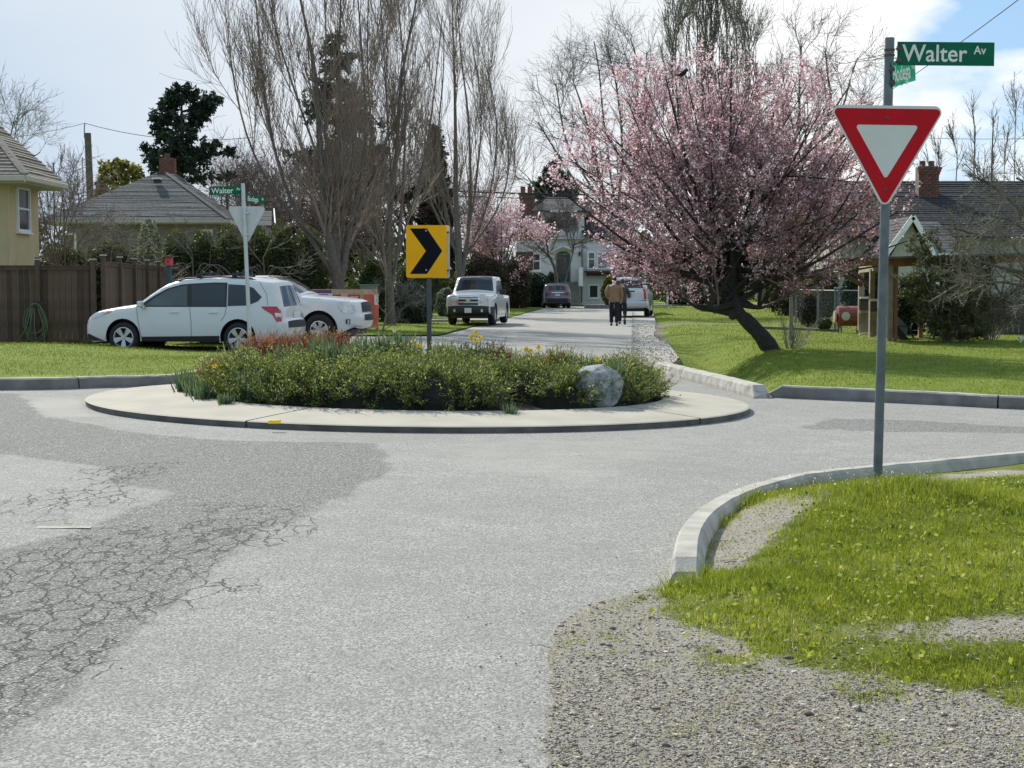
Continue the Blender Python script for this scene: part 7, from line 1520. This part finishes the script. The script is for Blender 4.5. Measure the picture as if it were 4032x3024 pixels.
lawn_blades(lawnR, hR, 230000, 17, 95, .030, 'lawn_grass', lambda x, y: (x < RDX(y)+.9+.25*noise2(x, y, 2, 2)) | ((np.abs(y-52.5) < 1.2) & (x < RDX(y)+6)))
lawn_blades(lawnL, hL, 200000, 21, 95, .030, 'lawn_grass', lambda x, y: (np.abs(y-33.3) < .6) & (x > -14) & (x < -4.5) | (np.abs(y-62.2) < 2.))
# gravel: crushed stone in the near corner, thinner on the rest of the verge and on the shoulder
def gravel(xx, yy, zf_, size, name, fl=.6):
    n = len(xx); r = size*np.clip(1+.4*rng.randn(n), .35, 2.2); O = np.array([[1, 0, 0], [0, 1, 0], [-1, 0, 0], [0, -1, 0], [0, 0, 1], [.1, .1, -1]], float)
    Vv = O[None]*(1+.35*rng.randn(n, 6, 1))*r[:, None, None]; Vv[:, :, 2] *= fl; a = rng.rand(n)*2*pi; c, s = np.cos(a)[:, None], np.sin(a)[:, None]; x_, y_ = Vv[:, :, 0]*c-Vv[:, :, 1]*s, Vv[:, :, 0]*s+Vv[:, :, 1]*c
    V = np.stack([x_+xx[:, None], y_+yy[:, None], Vv[:, :, 2]+zf_(xx, yy)[:, None]+r[:, None]*.25], -1).reshape(-1, 3); f = np.array([[0, 1, 4], [1, 2, 4], [2, 3, 4], [3, 0, 4], [1, 0, 5], [2, 1, 5], [3, 2, 5], [0, 3, 5]])
    F = (f[None]+(np.arange(n)*6)[:, None, None]).reshape(-1, 3); tag(link(name, npmesh(name, V, F, ['stone'], np.repeat(np.clip(.30+.28*rng.randn(n), 0, 1), 6))), kind='stuff')
n = 85000; yy = 4.5+5.5*rng.rand(n)**1.4; xx = yy*(-.02+.40*rng.rand(n)); k = inpoly(np.c_[xx, yy], vpoly); xx, yy = xx[k], yy[k]; g = grassN(xx, yy); near = sm(-.3, .5, xx-.0*yy); k = rng.rand(len(xx)) < (1-g*.93)*(.22+.42*(1-sm(5.6, 7.2, yy))); xx, yy = xx[k], yy[k]; gravel(xx, yy, hN, .0040, 'gravel')
n = 380; yy = 4.6+3.5*rng.rand(n); xx = yy*(.0+.38*rng.rand(n)); k = inpoly(np.c_[xx, yy], vpoly); gravel(xx[k], yy[k], hN, .011, 'larger_stones', .5)
# loose grit strewn over the asphalt near the verge and down the coarse part
n = 12000; yy = 4.6+5*rng.rand(n)**1.3; xx = yy*(-.34+.44*rng.rand(n)); k = rng.rand(n) < .006+.5*np.exp(-np.clip(.06+.0*xx+.028*yy-xx, 0, 9)/.13)*(yy < 7.0); gravel(xx[k], yy[k], lambda x, y: tz(x, y)+.004, .0042, 'loose_grit', .6)
n = 3500; yy = 28+30*rng.rand(n)**1.5; xx = RDX(yy)+.0+.95*rng.rand(n); gravel(xx, yy, lambda x, y: tz(x, y)+.016, .012, 'shoulder_stones', .5)
n = 16000; yy = 4.5+5.0*rng.rand(n)**1.3; xx = yy*(.03+.36*rng.rand(n)); k = inpoly(np.c_[xx, yy], vpoly); xx, yy = xx[k], yy[k]; k = (rng.rand(len(xx)) < (.25+.75*(noise2(xx, yy, 14, 2.5) > -.1))*(.2+.8*sm(.05, .16, xx/yy))*(1-.75*grassN(xx, yy))) & (dN(xx, yy) > .12); xx, yy = xx[k], yy[k]
V, F = leaves(np.c_[xx, yy, hN(xx, yy)+.007], .017, rng, .38, upb=0); V[:, 2] = np.repeat(V.reshape(-1, 4, 3)[:, :, 2].mean(1), 4)+(V[:, 2]-np.repeat(V.reshape(-1, 4, 3)[:, :, 2].mean(1), 4))*.35; tag(link('wood_chips', npmesh('wood_chips', V, F, ['chips'], np.repeat(rng.rand(len(xx)), 4))), kind='stuff')
# twigs and straw
m = MB(); rr = random.Random(6)
for k in range(150):
    y = rr.uniform(4.9, 9.5); x = y*rr.uniform(.02, .36)
    if not inpoly(np.array([[x, y]]), vpoly)[0] or float(dN(np.array([x]), np.array([y]))[0]) < .15: continue
    z = float(hN(np.array([x]), np.array([y]))[0])+.008; a = rr.uniform(0, pi); l_ = rr.uniform(.02, .11)*(2.0 if k % 12 == 0 else 1); m.tube([(x, y, z), (x+cos(a)*l_*.5, y+sin(a)*l_*.5, z+.006), (x+cos(a+.25)*l_, y+sin(a+.25)*l_, z)], [.0022, .002, .001], rr.choice(['timber_pale', 'twig', 'bark_dark', 'twig_pale']), 4)
tag(m.build('dead_twigs'), kind='stuff')

# ================================================================ PEOPLE AND BIRD
def skin(name, verts, edges, radii, mat, parent, sub=2, root=0, flat=None):
    me = bpy.data.meshes.new(name); me.from_pydata(verts, edges, []); me.materials.append(MAT[mat]); o = link(name, me, parent); md = o.modifiers.new('skin', 'SKIN'); md.use_smooth_shade = True
    for i, r in enumerate(radii): me.skin_vertices[0].data[i].radius = (r if hasattr(r, '__len__') else (r, r))
    me.skin_vertices[0].data[root].use_root = True; s = o.modifiers.new('sub', 'SUBSURF'); s.levels = sub; s.render_levels = sub; return o
def person(label, loc, yaw, jacket, stride, armpose, H_=1.76, bag=False, stoop=.1, hood=False, width=1.0):
    th = empty('person', loc, label, 'person', yaw); k = H_/1.76
    # local frame: +y is the walking direction; left = -x
    hip = .92*k; (lf, lk), (rf, rk_) = stride     # foot and knee positions per leg (y, z)
    def leg(s, f, kn): return [(s*.09, 0, hip), (s*.10, kn[0], kn[1]), (s*.095, f[0], f[1])]
    L1 = leg(-1, lf, lk); L2 = leg(1, rf, rk_); sh = 1.42*k; st = stoop
    head = [(0, .04+st, 1.50*k), (0, .07+st*1.2, 1.60*k), (0, .08+st*1.3, 1.72*k)]
    A1, A2 = armpose
    V = [(0, 0, hip), (0, .02, 1.15*k), (0, st*.7, sh-.04)]+head+L1+L2+[(-.17*width, st*.6, sh), *A1]+[(.17*width, st*.6, sh), *A2]
    E = [(0, 1), (1, 2), (2, 3), (3, 4), (4, 5), (0, 6), (6, 7), (7, 8), (0, 9), (9, 10), (10, 11), (2, 12), (12, 13), (13, 14), (14, 15), (2, 16), (16, 17), (17, 18), (18, 19)]
    R_ = [(.13, .10), (.13, .10), (.12, .09), .055, .085, .07, .075, .055, .04, .075, .055, .04, .055, .042, .032, .035, .055, .042, .032, .035]
    body = skin('body', V, E, R_, 'skin', th)
    # trousers, shoes
    skin('trousers', [(0, 0, hip+.06), (0, 0, hip-.02), *L1, *L2], [(0, 1), (1, 2), (2, 3), (3, 4), (1, 5), (5, 6), (6, 7)], [(.17, .12), (.165, .12), .11, .085, .07, .11, .085, .07], 'trouser', th)
    for s, f in ((-1, lf), (1, rf)):
        tilt = .0 if f[1] < .14 else -.13
        skin('shoe', [(s*.095, f[0]-.04, f[1]-.03), (s*.10, f[0]+.08, f[1]-.055+tilt), (s*.105, f[0]+.17, f[1]-.065+tilt*1.6)], [(0, 1), (1, 2)], [(.055, .055), (.05, .04), (.042, .03)], 'shoe', th)
    # coat and sleeves
    skin('coat', [(0, 0, hip-.10), (0, .0, hip+.05), (0, .02, 1.15*k), (0, st*.6, sh-.08), (0, st*.8, sh+.03), (-.18*width, st*.6, sh-.01), *A1[:-1], (.18*width, st*.6, sh-.01), *A2[:-1]], [(0, 1), (1, 2), (2, 3), (3, 4), (3, 5), (5, 6), (6, 7), (3, 8), (8, 9), (9, 10)], [(.19*width, .15), (.20*width, .15), (.205*width, .15), (.18*width, .13), (.09, .08), .095, .075, .055, .095, .075, .055], jacket, th)
    h = head[-1]; bm = bmesh.new(); bmesh.ops.create_icosphere(bm, subdivisions=3, radius=1)
    for v in bm.verts: v.co = Vector((v.co.x*.092, v.co.y*.108-.012, v.co.z*.115))+Vector((h[0], h[1], h[2]-.02)) if not (v.co.y > .35 and v.co.z < .25) else Vector((v.co.x*.08, .25*.108, v.co.z*.1))+Vector((h[0], h[1], h[2]-.03))
    me = bpy.data.meshes.new('hair'); bm.to_mesh(me); bm.free(); me.materials.append(MAT['hair' if not hood else jacket]); link('hair' if not hood else 'hood', me, th)
    # face: nose, ears
    m = MB(); m.box((h[0], h[1]+.10, h[2]-.03), (.022, .035, .035), 'skin'); m.build('nose', th, bevel=.006)
    for s in (-1, 1): m = MB(); m.box((h[0]+s*.088, h[1], h[2]-.03), (.018, .035, .055), 'skin'); m.build('ear', th, bevel=.006)
    for s, A in ((-1, A1), (1, A2)):
        w = Vector(A[-1])
        for q in range(4): m = MB(); m.tube([w+Vector((s*.01, -.022+.015*q, -.01)), w+Vector((0, -.02+.016*q, -.05)), w+Vector((-s*.022, -.018+.016*q, -.075+.004*abs(q-1.5)))], [.009, .008, .006], 'skin', 6); m.build('finger', th)
        m = MB(); m.tube([w+Vector((-s*.015, .02, 0)), w+Vector((-s*.035, .035, -.03)), w+Vector((-s*.045, .03, -.05))], [.010, .009, .007], 'skin', 6); m.build('thumb', th)
    if bag: m = MB(); m.box((-.13, -.10+st*.5, sh+.035), (.11, .12, .07), 'trim'); m.build('collar_scarf', th, bevel=.02)
    return th
q = G(2418, 1283); person('person in a tan jacket and dark trousers walking away on the street', (q.x, q.y, 0), radians(-3), 'jacket', (((.10, .09), (.08, .50)), ((-.07, .09), (.02, .50))), ([(-.30, -.04, 1.20), (-.24, .12, 1.02), (-.17, .18, .98)], [(.27, .02, 1.16), (.27, .10, .95), (.26, .12, .88)]), bag=True, stoop=.12, width=1.12)
q = G(2450, 1277); person('person in an olive coat mid-stride beside the tan jacket, one foot lifted', (q.x, q.y, 0), radians(-5), 'jacket_olive', (((.18, .09), (.16, .50)), ((-.42, .24), (-.02, .50))), ([(-.26, -.16, 1.14), (-.27, -.22, .93), (-.26, -.20, .87)], [(.25, .12, 1.12), (.24, .30, 1.0), (.22, .36, .99)]), H_=1.66, hood=True, width=.9)
q = P(2685, 302, 31.0); th = empty('crow', tuple(q), 'small black crow perched high in the pink blossom tree', 'bird', .6); m = MB(); m.tube([(-.16, 0, .02), (-.06, 0, .05), (.04, 0, .08), (.10, 0, .13), (.14, 0, .15)], [.012, .05, .06, .04, .03], 'trouser', 10); m.build('body', th, smooth=True)
m = MB(); m.tube([(.15, 0, .155), (.21, 0, .14)], [.015, .003], 'trouser', 6); m.build('beak', th); m = MB(); m.prism([(-.08, 0, .04), (-.30, .03, -.05), (-.28, -.03, -.06)], (0, 0, 1), .01, 'trouser'); m.build('tail', th)
for s in (-1, 1): m = MB(); m.prism([(.06, s*.05, .10), (-.06, s*.07, .08), (-.22, s*.05, .0), (-.05, s*.065, .02)], (0, s, 0), .012, 'trouser'); m.build('wing', th); m = MB(); m.tube([(.02, s*.02, .02), (.03, s*.02, -.06)], .006, 'trouser', 5); m.build('leg', th)
